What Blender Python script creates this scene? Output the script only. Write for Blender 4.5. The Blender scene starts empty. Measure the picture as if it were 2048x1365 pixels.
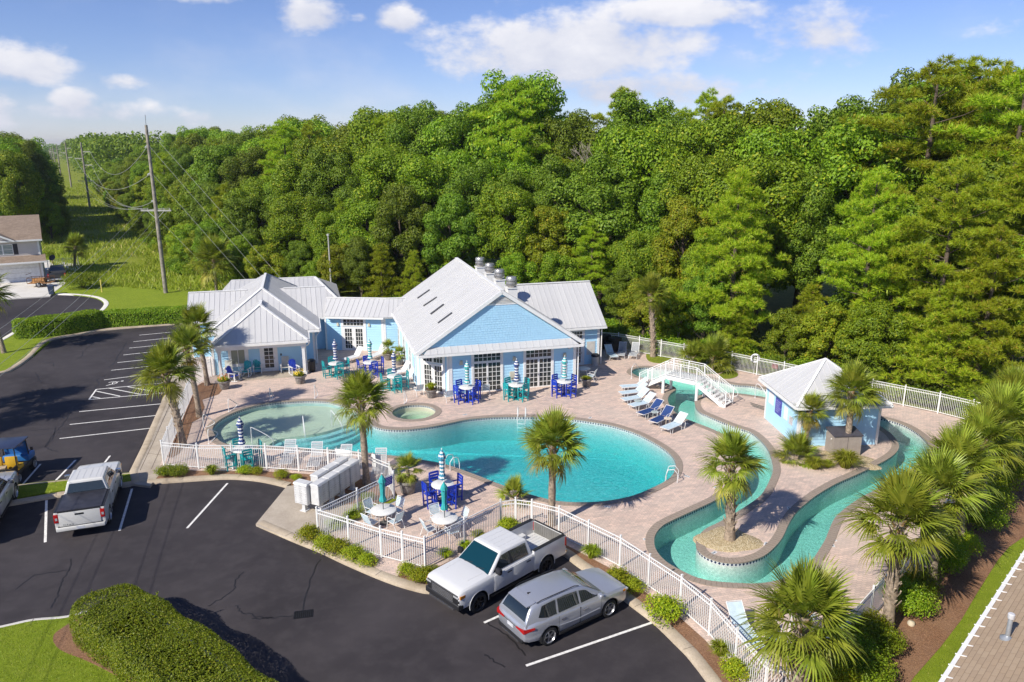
import bpy, bmesh, math, random
from mathutils import Vector, Matrix, noise
from mathutils.geometry import tessellate_polygon

R = math.radians
rnd = random.Random(7)
SC = bpy.context.scene
COL = SC.collection

# ------------------------------------------------------------------ camera
CAM_H, FPX, HORIZON = 17.2, 1500.0, 290.0
PITCH = math.atan((682.5 - HORIZON) / FPX)
cam = bpy.data.cameras.new("camera")
cam.sensor_width = 36.0
cam.lens = FPX / 2048.0 * 36.0
cam.clip_start = 0.1
cam.clip_end = 9000.0
cam_ob = bpy.data.objects.new("camera", cam)
cam_ob.location = (0, 0, CAM_H)
cam_ob.rotation_euler = (math.pi / 2 - PITCH, 0, 0)
COL.objects.link(cam_ob)
SC.camera = cam_ob

# ------------------------------------------------------------------ sun and sky
SUN_ELEV = R(39)
SUN_TO = Vector((-math.cos(SUN_ELEV) * math.cos(R(45)), -math.cos(SUN_ELEV) * math.sin(R(45)), math.sin(SUN_ELEV)))
sun = bpy.data.lights.new("sun", 'SUN')
sun.energy = 4.4
sun.angle = R(0.53)
sun.color = (1.0, 0.94, 0.84)
sun_ob = bpy.data.objects.new("sun", sun)
sun_ob.rotation_euler = SUN_TO.to_track_quat('Z', 'Y').to_euler()
sun_ob.location = SUN_TO * 100
COL.objects.link(sun_ob)

world = bpy.data.worlds.new("World")
SC.world = world
world.use_nodes = True
wn, wl = world.node_tree.nodes, world.node_tree.links
wn.clear()
def wnode(t, **k):
    n = wn.new(t)
    for a, b in k.items():
        setattr(n, a, b)
    return n
def wmath(op, a, b=None, c=None, clamp=False):
    n = wnode('ShaderNodeMath', operation=op, use_clamp=clamp)
    for i, v in enumerate((a, b, c)):
        if v is None:
            continue
        if isinstance(v, (int, float)):
            n.inputs[i].default_value = v
        else:
            wl.new(v, n.inputs[i])
    return n.outputs[0]
sky = wnode('ShaderNodeTexSky', sky_type='NISHITA')
sky.sun_disc = False
sky.sun_elevation = SUN_ELEV
sky.sun_rotation = math.atan2(SUN_TO.x, SUN_TO.y)
sky.altitude = 10
sky.air_density = 0.9
sky.dust_density = 0.0
sky.ozone_density = 2.0
wtc = wnode('ShaderNodeTexCoord')
wsep = wnode('ShaderNodeSeparateXYZ')
wl.new(wtc.outputs['Generated'], wsep.inputs[0])
az = wmath('ARCTAN2', wsep.outputs[0], wsep.outputs[1])
el = wmath('ARCSINE', wsep.outputs[2])
# noise in (azimuth, elevation): cumulus are wider than tall, so squash
comb = wnode('ShaderNodeCombineXYZ')
wl.new(az, comb.inputs[0]); wl.new(wmath('MULTIPLY', el, 1.7), comb.inputs[1])
def wnoise(scale, det, rough):
    n = wnode('ShaderNodeTexNoise')
    n.inputs['Scale'].default_value = scale
    n.inputs['Detail'].default_value = det
    n.inputs['Roughness'].default_value = rough
    wl.new(comb.outputs[0], n.inputs['Vector'])
    return n.outputs['Fac']
cn = wnoise(16.0, 9, 0.58)
cbig = wnoise(4.2, 3, 0.5)
def azel(px, py):
    u, v = (px - 1024) / FPX, (py - 682.5) / FPX
    d = Vector((u, math.cos(PITCH) - v * math.sin(PITCH), -math.sin(PITCH) - v * math.cos(PITCH))).normalized()
    return math.atan2(d.x, d.y), math.asin(d.z)
# (centre as seen in the photograph, half width, half height in pixels, strength); the directions are world directions
CLOUDS = [(1150, 100, 250, 66, 1.0), (1340, 25, 170, 30, .95), (1640, 60, 110, 50, .75), (1270, 175, 260, 42, .70),
          (40, 128, 88, 38, .85), (800, 36, 44, 26, .95), (628, 26, 58, 30, .95), (150, 200, 42, 20, .9), (210, 222, 165, 22, .62),
          (240, 162, 66, 20, .55), (-10, 215, 42, 46, .7), (60, 258, 120, 18, .35), (410, -6, 70, 12, .6), (720, 36, 26, 14, .5),
          (380, 232, 90, 18, .5), (-500, 60, 220, 60, .9), (2600, 40, 260, 70, .9), (3300, 150, 300, 50, .7), (600, -400, 300, 90, .9), (1900, -600, 340, 110, .9)]
dens, shade = None, None
for (px, py, rx, ry, s) in CLOUDS:
    a0, e0 = azel(px, py)
    da = wmath('MULTIPLY', wmath('SUBTRACT', az, a0), FPX / rx)
    de = wmath('MULTIPLY', wmath('SUBTRACT', el, e0), FPX / ry)
    # flatter underside: stretch the lower half
    r2 = wmath('ADD', wmath('MULTIPLY', da, da), wmath('MULTIPLY', de, de))
    g = wmath('MULTIPLY', wmath('POWER', 2.718, wmath('MULTIPLY', r2, -0.75)), s)
    dens = g if dens is None else wmath('MAXIMUM', dens, g)
    sh = wmath('MULTIPLY', g, de)
    shade = sh if shade is None else wmath('ADD', shade, sh)
raw = wmath('ADD', wmath('MULTIPLY', dens, 0.80), wmath('MULTIPLY', wmath('SUBTRACT', cn, 0.5), 1.15))
mr = wnode('ShaderNodeMapRange', interpolation_type='SMOOTHSTEP')
wl.new(raw, mr.inputs['Value'])
mr.inputs['From Min'].default_value = 0.24
mr.inputs['From Max'].default_value = 0.62
thin = wnode('ShaderNodeMapRange', interpolation_type='SMOOTHSTEP')
wl.new(wmath('ADD', cbig, wmath('MULTIPLY', wmath('SUBTRACT', cn, 0.5), 0.35)), thin.inputs['Value'])
thin.inputs['From Min'].default_value = 0.46
thin.inputs['From Max'].default_value = 0.80
lowv = wnode('ShaderNodeMapRange', interpolation_type='SMOOTHSTEP')     # thin veil near the horizon only
wl.new(el, lowv.inputs['Value'])
lowv.inputs['From Min'].default_value = 0.30; lowv.inputs['From Max'].default_value = 0.02
veil = wmath('MULTIPLY', wmath('MULTIPLY', thin.outputs[0], lowv.outputs[0]), 0.34)
cover = wmath('MAXIMUM', mr.outputs[0], veil)
above = wnode('ShaderNodeMapRange')
wl.new(el, above.inputs['Value']); above.inputs['From Min'].default_value = 0.0; above.inputs['From Max'].default_value = 0.02
cover = wmath('MULTIPLY', wmath('MULTIPLY', cover, above.outputs[0]), 0.94)
ccol = wnode('ShaderNodeValToRGB')
wl.new(wmath('ADD', wmath('ADD', wmath('MULTIPLY', shade, 0.42), 0.40), wmath('MULTIPLY', wmath('SUBTRACT', cn, 0.5), 1.0)), ccol.inputs[0])
ccol.color_ramp.elements[0].position = 0.0; ccol.color_ramp.elements[0].color = (4.3, 4.6, 5.7, 1)
ccol.color_ramp.elements[1].position = 0.75; ccol.color_ramp.elements[1].color = (7.4, 7.3, 7.5, 1)
wmix = wnode('ShaderNodeMix', data_type='RGBA')
tint = wnode('ShaderNodeMix', data_type='RGBA', blend_type='MULTIPLY')     # white balance of the whole sky
tint.inputs[0].default_value = 1.0; wl.new(sky.outputs[0], tint.inputs[6]); tint.inputs[7].default_value = (.66, .69, .95, 1)
wl.new(cover, wmix.inputs[0]); wl.new(tint.outputs[2], wmix.inputs[6]); wl.new(ccol.outputs[0], wmix.inputs[7])
wbg = wnode('ShaderNodeBackground')
wbg.inputs['Strength'].default_value = 0.10
wl.new(wmix.outputs[2], wbg.inputs['Color'])
wout = wnode('ShaderNodeOutputWorld')
wl.new(wbg.outputs[0], wout.inputs['Surface'])

vs = SC.view_settings
vs.view_transform = 'Standard'; vs.look = 'None'; vs.gamma = 1.0; vs.exposure = 0.42
vs.use_curve_mapping = False
SC.render.engine = 'CYCLES'
SC.cycles.use_denoising = True
SC.cycles.use_adaptive_sampling = True
SC.cycles.adaptive_threshold = 0.02
SC.cycles.max_bounces = 6
SC.cycles.transparent_max_bounces = 10
SC.cycles.caustics_reflective = False
SC.cycles.caustics_refractive = False

# ------------------------------------------------------------------ pixel -> place helpers
CP, SP = math.cos(PITCH), math.sin(PITCH)
def G(px, py, z=0.0):
    """ground (or height z) point under a pixel of the 2048-wide photograph"""
    u, v = (px - 1024) / FPX, (py - 682.5) / FPX
    d = Vector((u, CP - v * SP, -SP - v * CP))
    t = (CAM_H - z) / -d.z
    return Vector((d.x * t, d.y * t, z))
ANG = R(15.5)
CA, SA = math.cos(ANG), math.sin(ANG)
def UV(u, v, z=0.0):
    """site frame (u along the building fronts, v away from the camera) -> world"""
    return Vector((u * CA - v * SA, u * SA + v * CA, z))
DECK = 0.13

# ------------------------------------------------------------------ materials
MATS = {}
class NT:
    def __init__(s, name):
        s.m = bpy.data.materials.new(name); s.m.use_nodes = True
        s.n, s.l = s.m.node_tree.nodes, s.m.node_tree.links
        s.b = s.n['Principled BSDF']; s.out = s.n['Material Output']
    def node(s, t, ins=None, **k):
        n = s.n.new(t)
        for a, b in k.items():
            setattr(n, a, b)
        for a, b in (ins or {}).items():
            if hasattr(b, 'is_linked'):
                s.l.new(b, n.inputs[a])
            else:
                n.inputs[a].default_value = b
        return n
    def coord(s, rot=0.0, kind='Object', loc=(0, 0, 0)):
        tc = s.node('ShaderNodeTexCoord')
        mp = s.node('ShaderNodeMapping', {'Vector': tc.outputs[kind], 'Rotation': (0, 0, rot), 'Location': loc})
        return mp.outputs[0]
    def noise(s, scale, det=4, rough=.55, vec=None, dist=0.0):
        i = {'Scale': scale, 'Detail': det, 'Roughness': rough, 'Distortion': dist}
        if vec is not None:
            i['Vector'] = vec
        return s.node('ShaderNodeTexNoise', i).outputs['Fac']
    def ramp(s, fac, stops):
        n = s.node('ShaderNodeValToRGB', {'Fac': fac})
        cr = n.color_ramp
        while len(cr.elements) < len(stops):
            cr.elements.new(0.5)
        for e, (p, c) in zip(cr.elements, stops):
            e.position = p; e.color = (*c, 1) if len(c) == 3 else c
        return n.outputs[0]
    def mix(s, fac, a, b, mode='MIX'):
        n = s.node('ShaderNodeMix', data_type='RGBA', blend_type=mode)
        for i, v in ((0, fac), (6, a), (7, b)):
            if hasattr(v, 'is_linked'):
                s.l.new(v, n.inputs[i])
            elif isinstance(v, (int, float)):
                n.inputs[i].default_value = v
            else:
                n.inputs[i].default_value = (*v, 1)
        return n.outputs[2]
    def math(s, op, a, b=0.0, clamp=False):
        n = s.node('ShaderNodeMath', operation=op, use_clamp=clamp)
        for i, v in enumerate((a, b)):
            if hasattr(v, 'is_linked'):
                s.l.new(v, n.inputs[i])
            else:
                n.inputs[i].default_value = v
        return n.outputs[0]
    def col(s, c):
        if hasattr(c, 'is_linked'):
            s.l.new(c, s.b.inputs['Base Color'])
        else:
            s.b.inputs['Base Color'].default_value = (*c, 1)
    def bump(s, h, strength=.3, dist=.02):
        n = s.node('ShaderNodeBump', {'Height': h, 'Strength': strength, 'Distance': dist})
        s.l.new(n.outputs[0], s.b.inputs['Normal'])
    def set(s, **k):
        for a, b in k.items():
            i = s.b.inputs[a.replace('_', ' ')]
            if hasattr(b, 'is_linked'):
                s.l.new(b, i)
            else:
                i.default_value = b
        return s

def plain(name, c, rough=.5, metal=0.0, vary=.06, scale=3.0, **k):
    """solid colour with a little dirt so that no surface is perfectly even"""
    if name in MATS:
        return MATS[name]
    t = NT(name)
    nz = t.noise(scale, 5, .6, t.coord())
    d = tuple(x * (1 - vary * 2.2) for x in c); l = tuple(min(1, x * (1 + vary)) for x in c)
    t.col(t.ramp(nz, [(.3, d), (.62, l)]))
    t.set(Roughness=rough, Metallic=metal)
    for a, b in k.items():
        t.b.inputs[a.replace('_', ' ')].default_value = b
    MATS[name] = t.m
    return t.m

def leafmat(name, dark, light, tip=None, trans=.35, rough=.5):
    t = NT(name)
    g = t.node('ShaderNodeNewGeometry'); oi = t.node('ShaderNodeObjectInfo')
    c = t.mix(g.outputs['Random Per Island'], dark, light)
    if tip:
        f = t.math('GREATER_THAN', g.outputs['Random Per Island'], .93)
        c = t.mix(f, c, tip)
    h = t.node('ShaderNodeHueSaturation', {'Color': c, 'Hue': t.math('ADD', t.math('MULTIPLY', oi.outputs['Random'], .035), .485),
                                           'Value': t.math('ADD', t.math('MULTIPLY', oi.outputs['Random'], .5), .75)})
    t.col(h.outputs[0])
    t.set(Roughness=rough)
    t.b.inputs['Specular IOR Level'].default_value = .35
    tr = t.node('ShaderNodeBsdfTranslucent', {'Color': h.outputs[0]})
    ms = t.node('ShaderNodeMixShader', {0: trans, 1: t.b.outputs[0], 2: tr.outputs[0]})
    t.l.new(ms.outputs[0], t.out.inputs[0])
    MATS[name] = t.m
    return t.m

# ------------------------------------------------------------------ mesh builder
class MB:
    def __init__(s, M=None):
        s.v, s.f, s.mi, s.M = [], [], [], M or Matrix()
        s.cur = 0
    def add(s, vs, fs):
        o = len(s.v)
        s.v += [tuple(s.M @ Vector(p)) for p in vs]
        s.f += [tuple(o + i for i in f) for f in fs]
        s.mi += [s.cur] * len(fs)
        return s
    def box(s, c, d, rz=0.0, top=None, rot=None):
        """centre, full sizes; top=(sx,sy) scales the upper face"""
        x, y, z = (q / 2 for q in d)
        tx, ty = top or (1, 1)
        p = [(-x, -y, -z), (x, -y, -z), (x, y, -z), (-x, y, -z), (-x * tx, -y * ty, z), (x * tx, -y * ty, z), (x * tx, y * ty, z), (-x * tx, y * ty, z)]
        m = Matrix.Translation(c) @ (rot if rot is not None else Matrix.Rotation(rz, 4, 'Z'))
        return s.add([m @ Vector(q) for q in p], [(0, 3, 2, 1), (4, 5, 6, 7), (0, 1, 5, 4), (1, 2, 6, 5), (2, 3, 7, 6), (3, 0, 4, 7)])
    def b2(s, lo, hi):
        return s.box([(a + b) / 2 for a, b in zip(lo, hi)], [b - a for a, b in zip(lo, hi)])
    def tube(s, pts, r, n=6, caps=True):
        pts = [Vector(p) for p in pts]
        rs = r if isinstance(r, (list, tuple)) else [r] * len(pts)
        vs, fs = [], []
        for i, p in enumerate(pts):
            t = (pts[min(i + 1, len(pts) - 1)] - pts[max(i - 1, 0)]).normalized()
            a = t.orthogonal().normalized() if i == 0 else (a - t * a.dot(t)).normalized()
            b = t.cross(a)
            for k in range(n):
                q = 2 * math.pi * k / n
                vs.append(p + (a * math.cos(q) + b * math.sin(q)) * rs[i])
        for i in range(len(pts) - 1):
            for k in range(n):
                fs.append((i * n + k, i * n + (k + 1) % n, (i + 1) * n + (k + 1) % n, (i + 1) * n + k))
        if caps:
            fs.append(tuple(range(n - 1, -1, -1))); fs.append(tuple(range((len(pts) - 1) * n, len(pts) * n)))
        return s.add(vs, fs)
    def lathe(s, prof, n=16, c=(0, 0, 0), lobes=0, amp=0.0, axis='Z'):
        vs, fs = [], []
        for (r, z) in prof:
            for k in range(n):
                q = 2 * math.pi * k / n
                rr = r * (1 + amp * math.cos(lobes * q))
                p = (rr * math.cos(q), rr * math.sin(q), z)
                if axis == 'Y':
                    p = (p[0], p[2], p[1])
                vs.append((p[0] + c[0], p[1] + c[1], p[2] + c[2]))
        for i in range(len(prof) - 1):
            for k in range(n):
                f = (i * n + k, i * n + (k + 1) % n, (i + 1) * n + (k + 1) % n, (i + 1) * n + k)
                fs.append(f if axis == 'Z' else f[::-1])
        return s.add(vs, fs)
    def disc(s, c, r, z=0.0, n=20, up=True):
        vs = [(c[0] + r * math.cos(2 * math.pi * k / n), c[1] + r * math.sin(2 * math.pi * k / n), z) for k in range(n)]
        return s.add(vs, [tuple(range(n)) if up else tuple(range(n - 1, -1, -1))])
    def prism(s, poly, z0, z1, cap=True, bottom=False):
        """polygon (xy list) extruded; concave allowed"""
        n = len(poly)
        area = sum(poly[i][0] * poly[(i + 1) % n][1] - poly[(i + 1) % n][0] * poly[i][1] for i in range(n))
        if area < 0:
            poly = poly[::-1]
        vs = [(p[0], p[1], z0) for p in poly] + [(p[0], p[1], z1) for p in poly]
        fs = [(i, (i + 1) % n, n + (i + 1) % n, n + i) for i in range(n)]
        if cap or bottom:
            tris = tessellate_polygon([[Vector((p[0], p[1], 0)) for p in poly]])
            for t in tris:
                a, b, c = (Vector((poly[i][0], poly[i][1])) for i in t)
                cr = (b - a).cross(c - a)
                t = tuple(t) if cr > 0 else tuple(t)[::-1]
                if cap:
                    fs.append(tuple(n + i for i in t))
                if bottom:
                    fs.append(t[::-1])
        return s.add(vs, fs)
    def slab(s, pts, th):
        """planar 3d polygon given thickness along its normal (downwards)"""
        pts = [Vector(p) for p in pts]
        nrm = Vector((0, 0, 0))
        for i in range(len(pts)):
            nrm += pts[i].cross(pts[(i + 1) % len(pts)])
        nrm.normalize()
        n = len(pts)
        vs = pts + [p - nrm * th for p in pts]
        return s.add(vs, [tuple(range(n)), tuple(range(2 * n - 1, n - 1, -1))] + [((i + 1) % n, i, n + i, n + (i + 1) % n) for i in range(n)])
    def mesh(s, name, mats, smooth=None):
        me = bpy.data.meshes.new(name)
        me.from_pydata(s.v, [], s.f)
        for m in (mats if isinstance(mats, (list, tuple)) else [mats]):
            me.materials.append(m)
        if any(s.mi):
            me.polygons.foreach_set('material_index', s.mi)
        if smooth:
            me.polygons.foreach_set('use_smooth', [True] * len(me.polygons))
            if smooth < 180:
                me.set_sharp_from_angle(angle=R(smooth))
        me.update()
        return me
    def build(s, name, mats, parent=None, smooth=None, **k):
        return ob(name, s.mesh(name, mats, smooth), parent, **k)

def ob(name, me, parent=None, loc=None, rz=None, label=None, cat=None, group=None, kind=None, rot=None, scale=None):
    o = bpy.data.objects.new(name, me)
    COL.objects.link(o)
    o.parent = parent
    if parent is not None:
        CHILD.setdefault(parent.name, []).append(o)
    if loc is not None:
        o.location = loc
    if rz is not None:
        o.rotation_euler = (0, 0, rz)
    if rot is not None:
        o.rotation_euler = rot
    if scale is not None:
        o.scale = (scale,) * 3 if isinstance(scale, (int, float)) else scale
    for a, b in (('label', label), ('category', cat), ('group', group), ('kind', kind)):
        if b:
            o[a] = b
    return o
def thing(name, label, cat, loc=(0, 0, 0), rz=0.0, group=None, scale=None):
    return ob(name, None, None, loc, rz, label, cat, group, scale=scale)
def dup(root, loc, rz=0.0, label=None, group=None, scale=None):
    """a copy of a thing with copies of its parts and sub-parts"""
    r = root.copy(); COL.objects.link(r)
    r.location = loc; r.rotation_euler = (0, 0, rz)
    if scale is not None:
        r.scale = (scale,) * 3 if isinstance(scale, (int, float)) else scale
    if label:
        r['label'] = label
    if group:
        r['group'] = group
    for ch in KIDS(root):
        c = ch.copy(); COL.objects.link(c); c.parent = r
        for g in KIDS(ch):
            d = g.copy(); COL.objects.link(d); d.parent = c
    return r
CHILD = {}
def KIDS(o):
    return CHILD.get(o.name, [])
def curve(pts, n=6, closed=True):
    """Catmull-Rom through 2d points"""
    out = []
    m = len(pts)
    for i in range(m if closed else m - 1):
        g = lambda j: Vector(pts[j % m][:2]) if closed else Vector(pts[max(0, min(m - 1, j))][:2])
        p0, p1, p2, p3 = g(i - 1), g(i), g(i + 1), g(i + 2)
        for k in range(n):
            t = k / n
            out.append(.5 * ((2 * p1) + (p2 - p0) * t + (2 * p0 - 5 * p1 + 4 * p2 - p3) * t * t + (3 * p1 - p0 - 3 * p2 + p3) * t ** 3))
    if not closed:
        out.append(Vector(pts[-1][:2]))
    return out
def pxs(pts, z=0.0):
    return [G(x, y, z).xy for x, y in pts]
def offset(poly, d):
    """offset a closed outline outwards by d"""
    n = len(poly)
    area = sum(poly[i][0] * poly[(i + 1) % n][1] - poly[(i + 1) % n][0] * poly[i][1] for i in range(n))
    sg = 1 if area > 0 else -1
    out = []
    for i in range(n):
        t = (Vector(poly[(i + 1) % n]) - Vector(poly[i - 1])).normalized()
        out.append(Vector(poly[i]) + Vector((t.y, -t.x)) * d * sg)
    return out
def sheet(name, outer, holes, z, mat, **k):
    """flat sheet with holes"""
    loops = [outer] + list(holes)
    flat = [p for l in loops for p in l]
    tris = tessellate_polygon([[Vector((p[0], p[1], 0)) for p in l] for l in loops])
    fs = []
    for t in tris:
        a, b, c = (Vector(flat[i][:2]) for i in t)
        cr = (b - a).cross(c - a)
        if abs(cr) < 1e-9:
            continue
        fs.append(tuple(t) if cr > 0 else tuple(t)[::-1])
    mb = MB(); mb.add([(p[0], p[1], z) for p in flat], fs)
    return mb.build(name, mat, **k)
def ribbon(mb, pts, w, z):
    """flat strip along a 2d polyline"""
    pts = [Vector(p[:2]) for p in pts]
    vs, fs = [], []
    for i, p in enumerate(pts):
        t = (pts[min(i + 1, len(pts) - 1)] - pts[max(i - 1, 0)]).normalized()
        nn = Vector((-t.y, t.x)) * w / 2
        a, b = p - nn, p + nn
        vs += [(a.x, a.y, z), (b.x, b.y, z)]
    for i in range(len(pts) - 1):
        fs.append((2 * i, 2 * i + 2, 2 * i + 3, 2 * i + 1))
    mb.add(vs, fs)
def sweep(mb, pts, prof, closed=False):
    """profile [(offset to the left, z)] swept along a 2d polyline"""
    pts = [Vector(p[:2]) for p in pts]
    n, m = len(pts), len(prof)
    vs, fs = [], []
    for i, p in enumerate(pts):
        if closed:
            t = (pts[(i + 1) % n] - pts[i - 1]).normalized()
        else:
            t = (pts[min(i + 1, n - 1)] - pts[max(i - 1, 0)]).normalized()
        nn = Vector((-t.y, t.x))
        for (o, z) in prof:
            q = p + nn * o
            vs.append((q.x, q.y, z))
    for i in range(n if closed else n - 1):
        j = (i + 1) % n
        for k in range(m - 1):
            fs.append((i * m + k, j * m + k, j * m + k + 1, i * m + k + 1)[::-1])
    if not closed:
        fs.append(tuple(range(m))); fs.append(tuple(range((n - 1) * m + m - 1, (n - 1) * m - 1, -1)))
    mb.add(vs, fs)

# ================================================================== SETTING
# ---- materials of the ground
def mk_asphalt():
    t = NT('asphalt'); v = t.coord()
    fine = t.noise(60, 3, .7, v); mid = t.noise(1.3, 5, .6, v); big = t.noise(.16, 4, .55, v, .6)
    c = t.mix(t.ramp(big, [(.3, (0, 0, 0)), (.7, (1, 1, 1))]), (.028, .024, .027), (.062, .054, .057))
    c = t.mix(t.ramp(mid, [(.45, (0, 0, 0)), (.75, (.5, .5, .5))]), c, (.080, .070, .072))
    c = t.mix(t.ramp(t.noise(5.5, 6, .7, v, 1.2), [(.66, (0, 0, 0)), (.80, (.45, .45, .45))]), c, (.12, .10, .095))
    c = t.mix(.5, c, t.ramp(fine, [(.25, (.35, .35, .35)), (.7, (1.25, 1.25, 1.25))]), 'MULTIPLY')
    t.col(c); t.set(Roughness=.82); t.b.inputs['Specular IOR Level'].default_value = .3
    t.bump(fine, .35, .006)
    MATS['asphalt'] = t.m
mk_asphalt()
def mk_concrete(name, c0, c1):
    t = NT(name); v = t.coord()
    c = t.mix(t.ramp(t.noise(.7, 6, .65, v), [(.3, (0, 0, 0)), (.7, (1, 1, 1))]), c0, c1)
    c = t.mix(t.ramp(t.noise(14, 4, .7, v), [(.45, (0, 0, 0)), (.8, (.5, .5, .5))]), c, tuple(x * .62 for x in c0))
    t.col(c); t.set(Roughness=.9); t.bump(t.noise(90, 2, .6, v), .2, .004)
    MATS[name] = t.m
mk_concrete('concrete', (.36, .30, .235), (.52, .45, .36))
mk_concrete('kerb', (.34, .27, .19), (.55, .46, .345))
mk_concrete('kerb_white', (.60, .57, .51), (.74, .71, .65))
def mk_grass(name, a, b, c, dry=(.30, .25, .10)):
    t = NT(name); v = t.coord()
    k = t.mix(t.ramp(t.noise(.35, 5, .6, v, .5), [(.3, (0, 0, 0)), (.7, (1, 1, 1))]), a, b)
    k = t.mix(t.ramp(t.noise(2.3, 5, .65, v), [(.45, (0, 0, 0)), (.72, (1, 1, 1))]), k, c)
    k = t.mix(t.ramp(t.noise(1.1, 6, .7, v, 1.0), [(.62, (0, 0, 0)), (.78, (.75, .75, .75))]), k, dry)
    k = t.mix(.75, k, t.ramp(t.noise(48, 3, .75, v), [(.3, (.35, .4, .3)), (.7, (1.35, 1.35, 1.3))]), 'MULTIPLY')
    t.col(k); t.set(Roughness=.85); t.b.inputs['Specular IOR Level'].default_value = .15
    t.bump(t.noise(38, 4, .8, v), .9, .05)
    MATS[name] = t.m
mk_grass('lawn', (.20, .27, .018), (.26, .33, .025), (.29, .35, .035), (.38, .33, .12))
mk_grass('meadow', (.17, .22, .02), (.24, .28, .028), (.31, .32, .045), (.38, .32, .13))
def mk_mulch():
    t = NT('mulch'); v = t.coord()
    vo = t.node('ShaderNodeTexVoronoi', {'Vector': t.node('ShaderNodeMapping', {'Vector': v, 'Rotation': (0, 0, .6), 'Scale': (1, 2.4, 1)}).outputs[0], 'Scale': 26.0, 'Randomness': 1.0})
    c = t.ramp(vo.outputs['Color'], [(.1, (.13, .058, .028)), (.5, (.26, .125, .062)), (.9, (.42, .23, .125))])
    c = t.mix(t.ramp(t.noise(.8, 5, .6, v), [(.35, (0, 0, 0)), (.7, (.6, .6, .6))]), c, (.32, .19, .11))
    t.col(c); t.set(Roughness=.95); t.bump(vo.outputs['Distance'], .8, .03)
    MATS['mulch'] = t.m
mk_mulch()
def mk_pavers():
    t = NT('pavers'); v = t.coord(-ANG)
    br = t.node('ShaderNodeTexBrick', {'Vector': v, 'Color1': (.72, .54, .44, 1), 'Color2': (.53, .40, .335, 1), 'Mortar': (.38, .31, .26, 1), 'Scale': 1.0,
                                       'Mortar Size': .011, 'Mortar Smooth': .3, 'Bias': -.15, 'Brick Width': .24, 'Row Height': .125}, offset=.5)
    br2 = t.node('ShaderNodeTexBrick', {'Vector': v, 'Color1': (1.14, 1.08, 1.06, 1), 'Color2': (.74, .76, .79, 1), 'Mortar': (1, 1, 1, 1), 'Scale': 1.0,
                                        'Mortar Size': .0, 'Bias': .1, 'Brick Width': .48, 'Row Height': .25}, offset=.35)
    c = t.mix(.75, br.outputs[0], br2.outputs[0], 'MULTIPLY')
    c = t.mix(t.ramp(t.noise(.22, 5, .62, v, .4), [(.32, (0, 0, 0)), (.72, (.55, .55, .55))]), c, (.66, .54, .45))
    c = t.mix(t.ramp(t.noise(1.6, 6, .7, v, .8), [(.58, (0, 0, 0)), (.8, (.4, .4, .4))]), c, (.30, .235, .19))
    t.col(c); t.set(Roughness=.85); t.bump(br.outputs['Fac'], -.5, .006)
    MATS['pavers'] = t.m
mk_pavers()
def mk_coping():
    t = NT('coping'); v = t.coord()
    c = t.mix(t.noise(9, 4, .6, v), (.235, .185, .145), (.40, .33, .27))
    t.col(c); t.set(Roughness=.8); MATS['coping'] = t.m
mk_coping()
def mk_plaster(name, c0, c1):
    t = NT(name); v = t.coord()
    vo = t.node('ShaderNodeTexVoronoi', {'Vector': v, 'Scale': 6.0, 'Randomness': 1.0}, feature='SMOOTH_F1')
    c = t.mix(t.ramp(t.noise(8, 4, .72, v, 1.2), [(.42, (0, 0, 0)), (.62, (1, 1, 1))]), c0, c1)  # pebble speckle; its contrast also stands in for rippling light on the floor
    c = t.mix(.35, c, t.ramp(t.noise(.5, 4, .5, v), [(.3, (.8, .84, .84)), (.7, (1.08, 1.05, 1.02))]), 'MULTIPLY')
    t.col(c); t.set(Roughness=.7); MATS[name] = t.m
mk_plaster('pool_plaster_ripple_light', (.33, .46, .47), (.72, .76, .74))  # strong contrast paints water sparkle into the floor colour
mk_plaster('wall_plaster', (.30, .44, .44), (.46, .58, .57))
mk_plaster('shelf_plaster', (.66, .55, .40), (.76, .65, .49))
mk_plaster('river_plaster', (.50, .58, .52), (.76, .81, .75))
def mk_water(name, absorb, dens):
    t = NT(name); v = t.coord()
    t.n.remove(t.b)
    bp = t.node('ShaderNodeBump', {'Height': t.noise(4.5, 5, .66, v, .8), 'Strength': .8, 'Distance': .08})
    lw = t.node('ShaderNodeLayerWeight', {'Blend': .5, 'Normal': bp.outputs[0]})
    fr = t.node('ShaderNodeMath', {0: t.math('MULTIPLY', t.math('POWER', lw.outputs['Facing'], 5.0), .98), 1: .02}, operation='ADD')
    gl = t.node('ShaderNodeBsdfGlossy', {'Roughness': .03, 'Normal': bp.outputs[0], 'Color': (1, 1, 1, 1)})
    tr = t.node('ShaderNodeBsdfTransparent', {'Color': (1, 1, 1, 1)})
    ms = t.node('ShaderNodeMixShader', {0: fr.outputs[0], 1: tr.outputs[0], 2: gl.outputs[0]})
    t.l.new(ms.outputs[0], t.out.inputs['Surface'])
    va = t.node('ShaderNodeVolumeAbsorption', {'Color': (*absorb, 1), 'Density': dens})
    t.l.new(va.outputs[0], t.out.inputs['Volume'])
    MATS[name] = t.m
mk_water('pool_water', (.50, .955, .962), 1.0)
mk_water('river_water', (.66, .945, .925), 1.0)
mk_water('spa_water', (.60, .90, .86), 1.0)
white_paint = plain('white_paint', (.80, .79, .76), .45, vary=.04)
plain('line_paint', (.76, .74, .70), .8, vary=.12, scale=7)
plain('tar', (.012, .011, .012), .6, vary=.2)
plain('tile_white', (.72, .73, .72), .25)
plain('tile_blue', (.02, .035, .09), .2)

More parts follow.
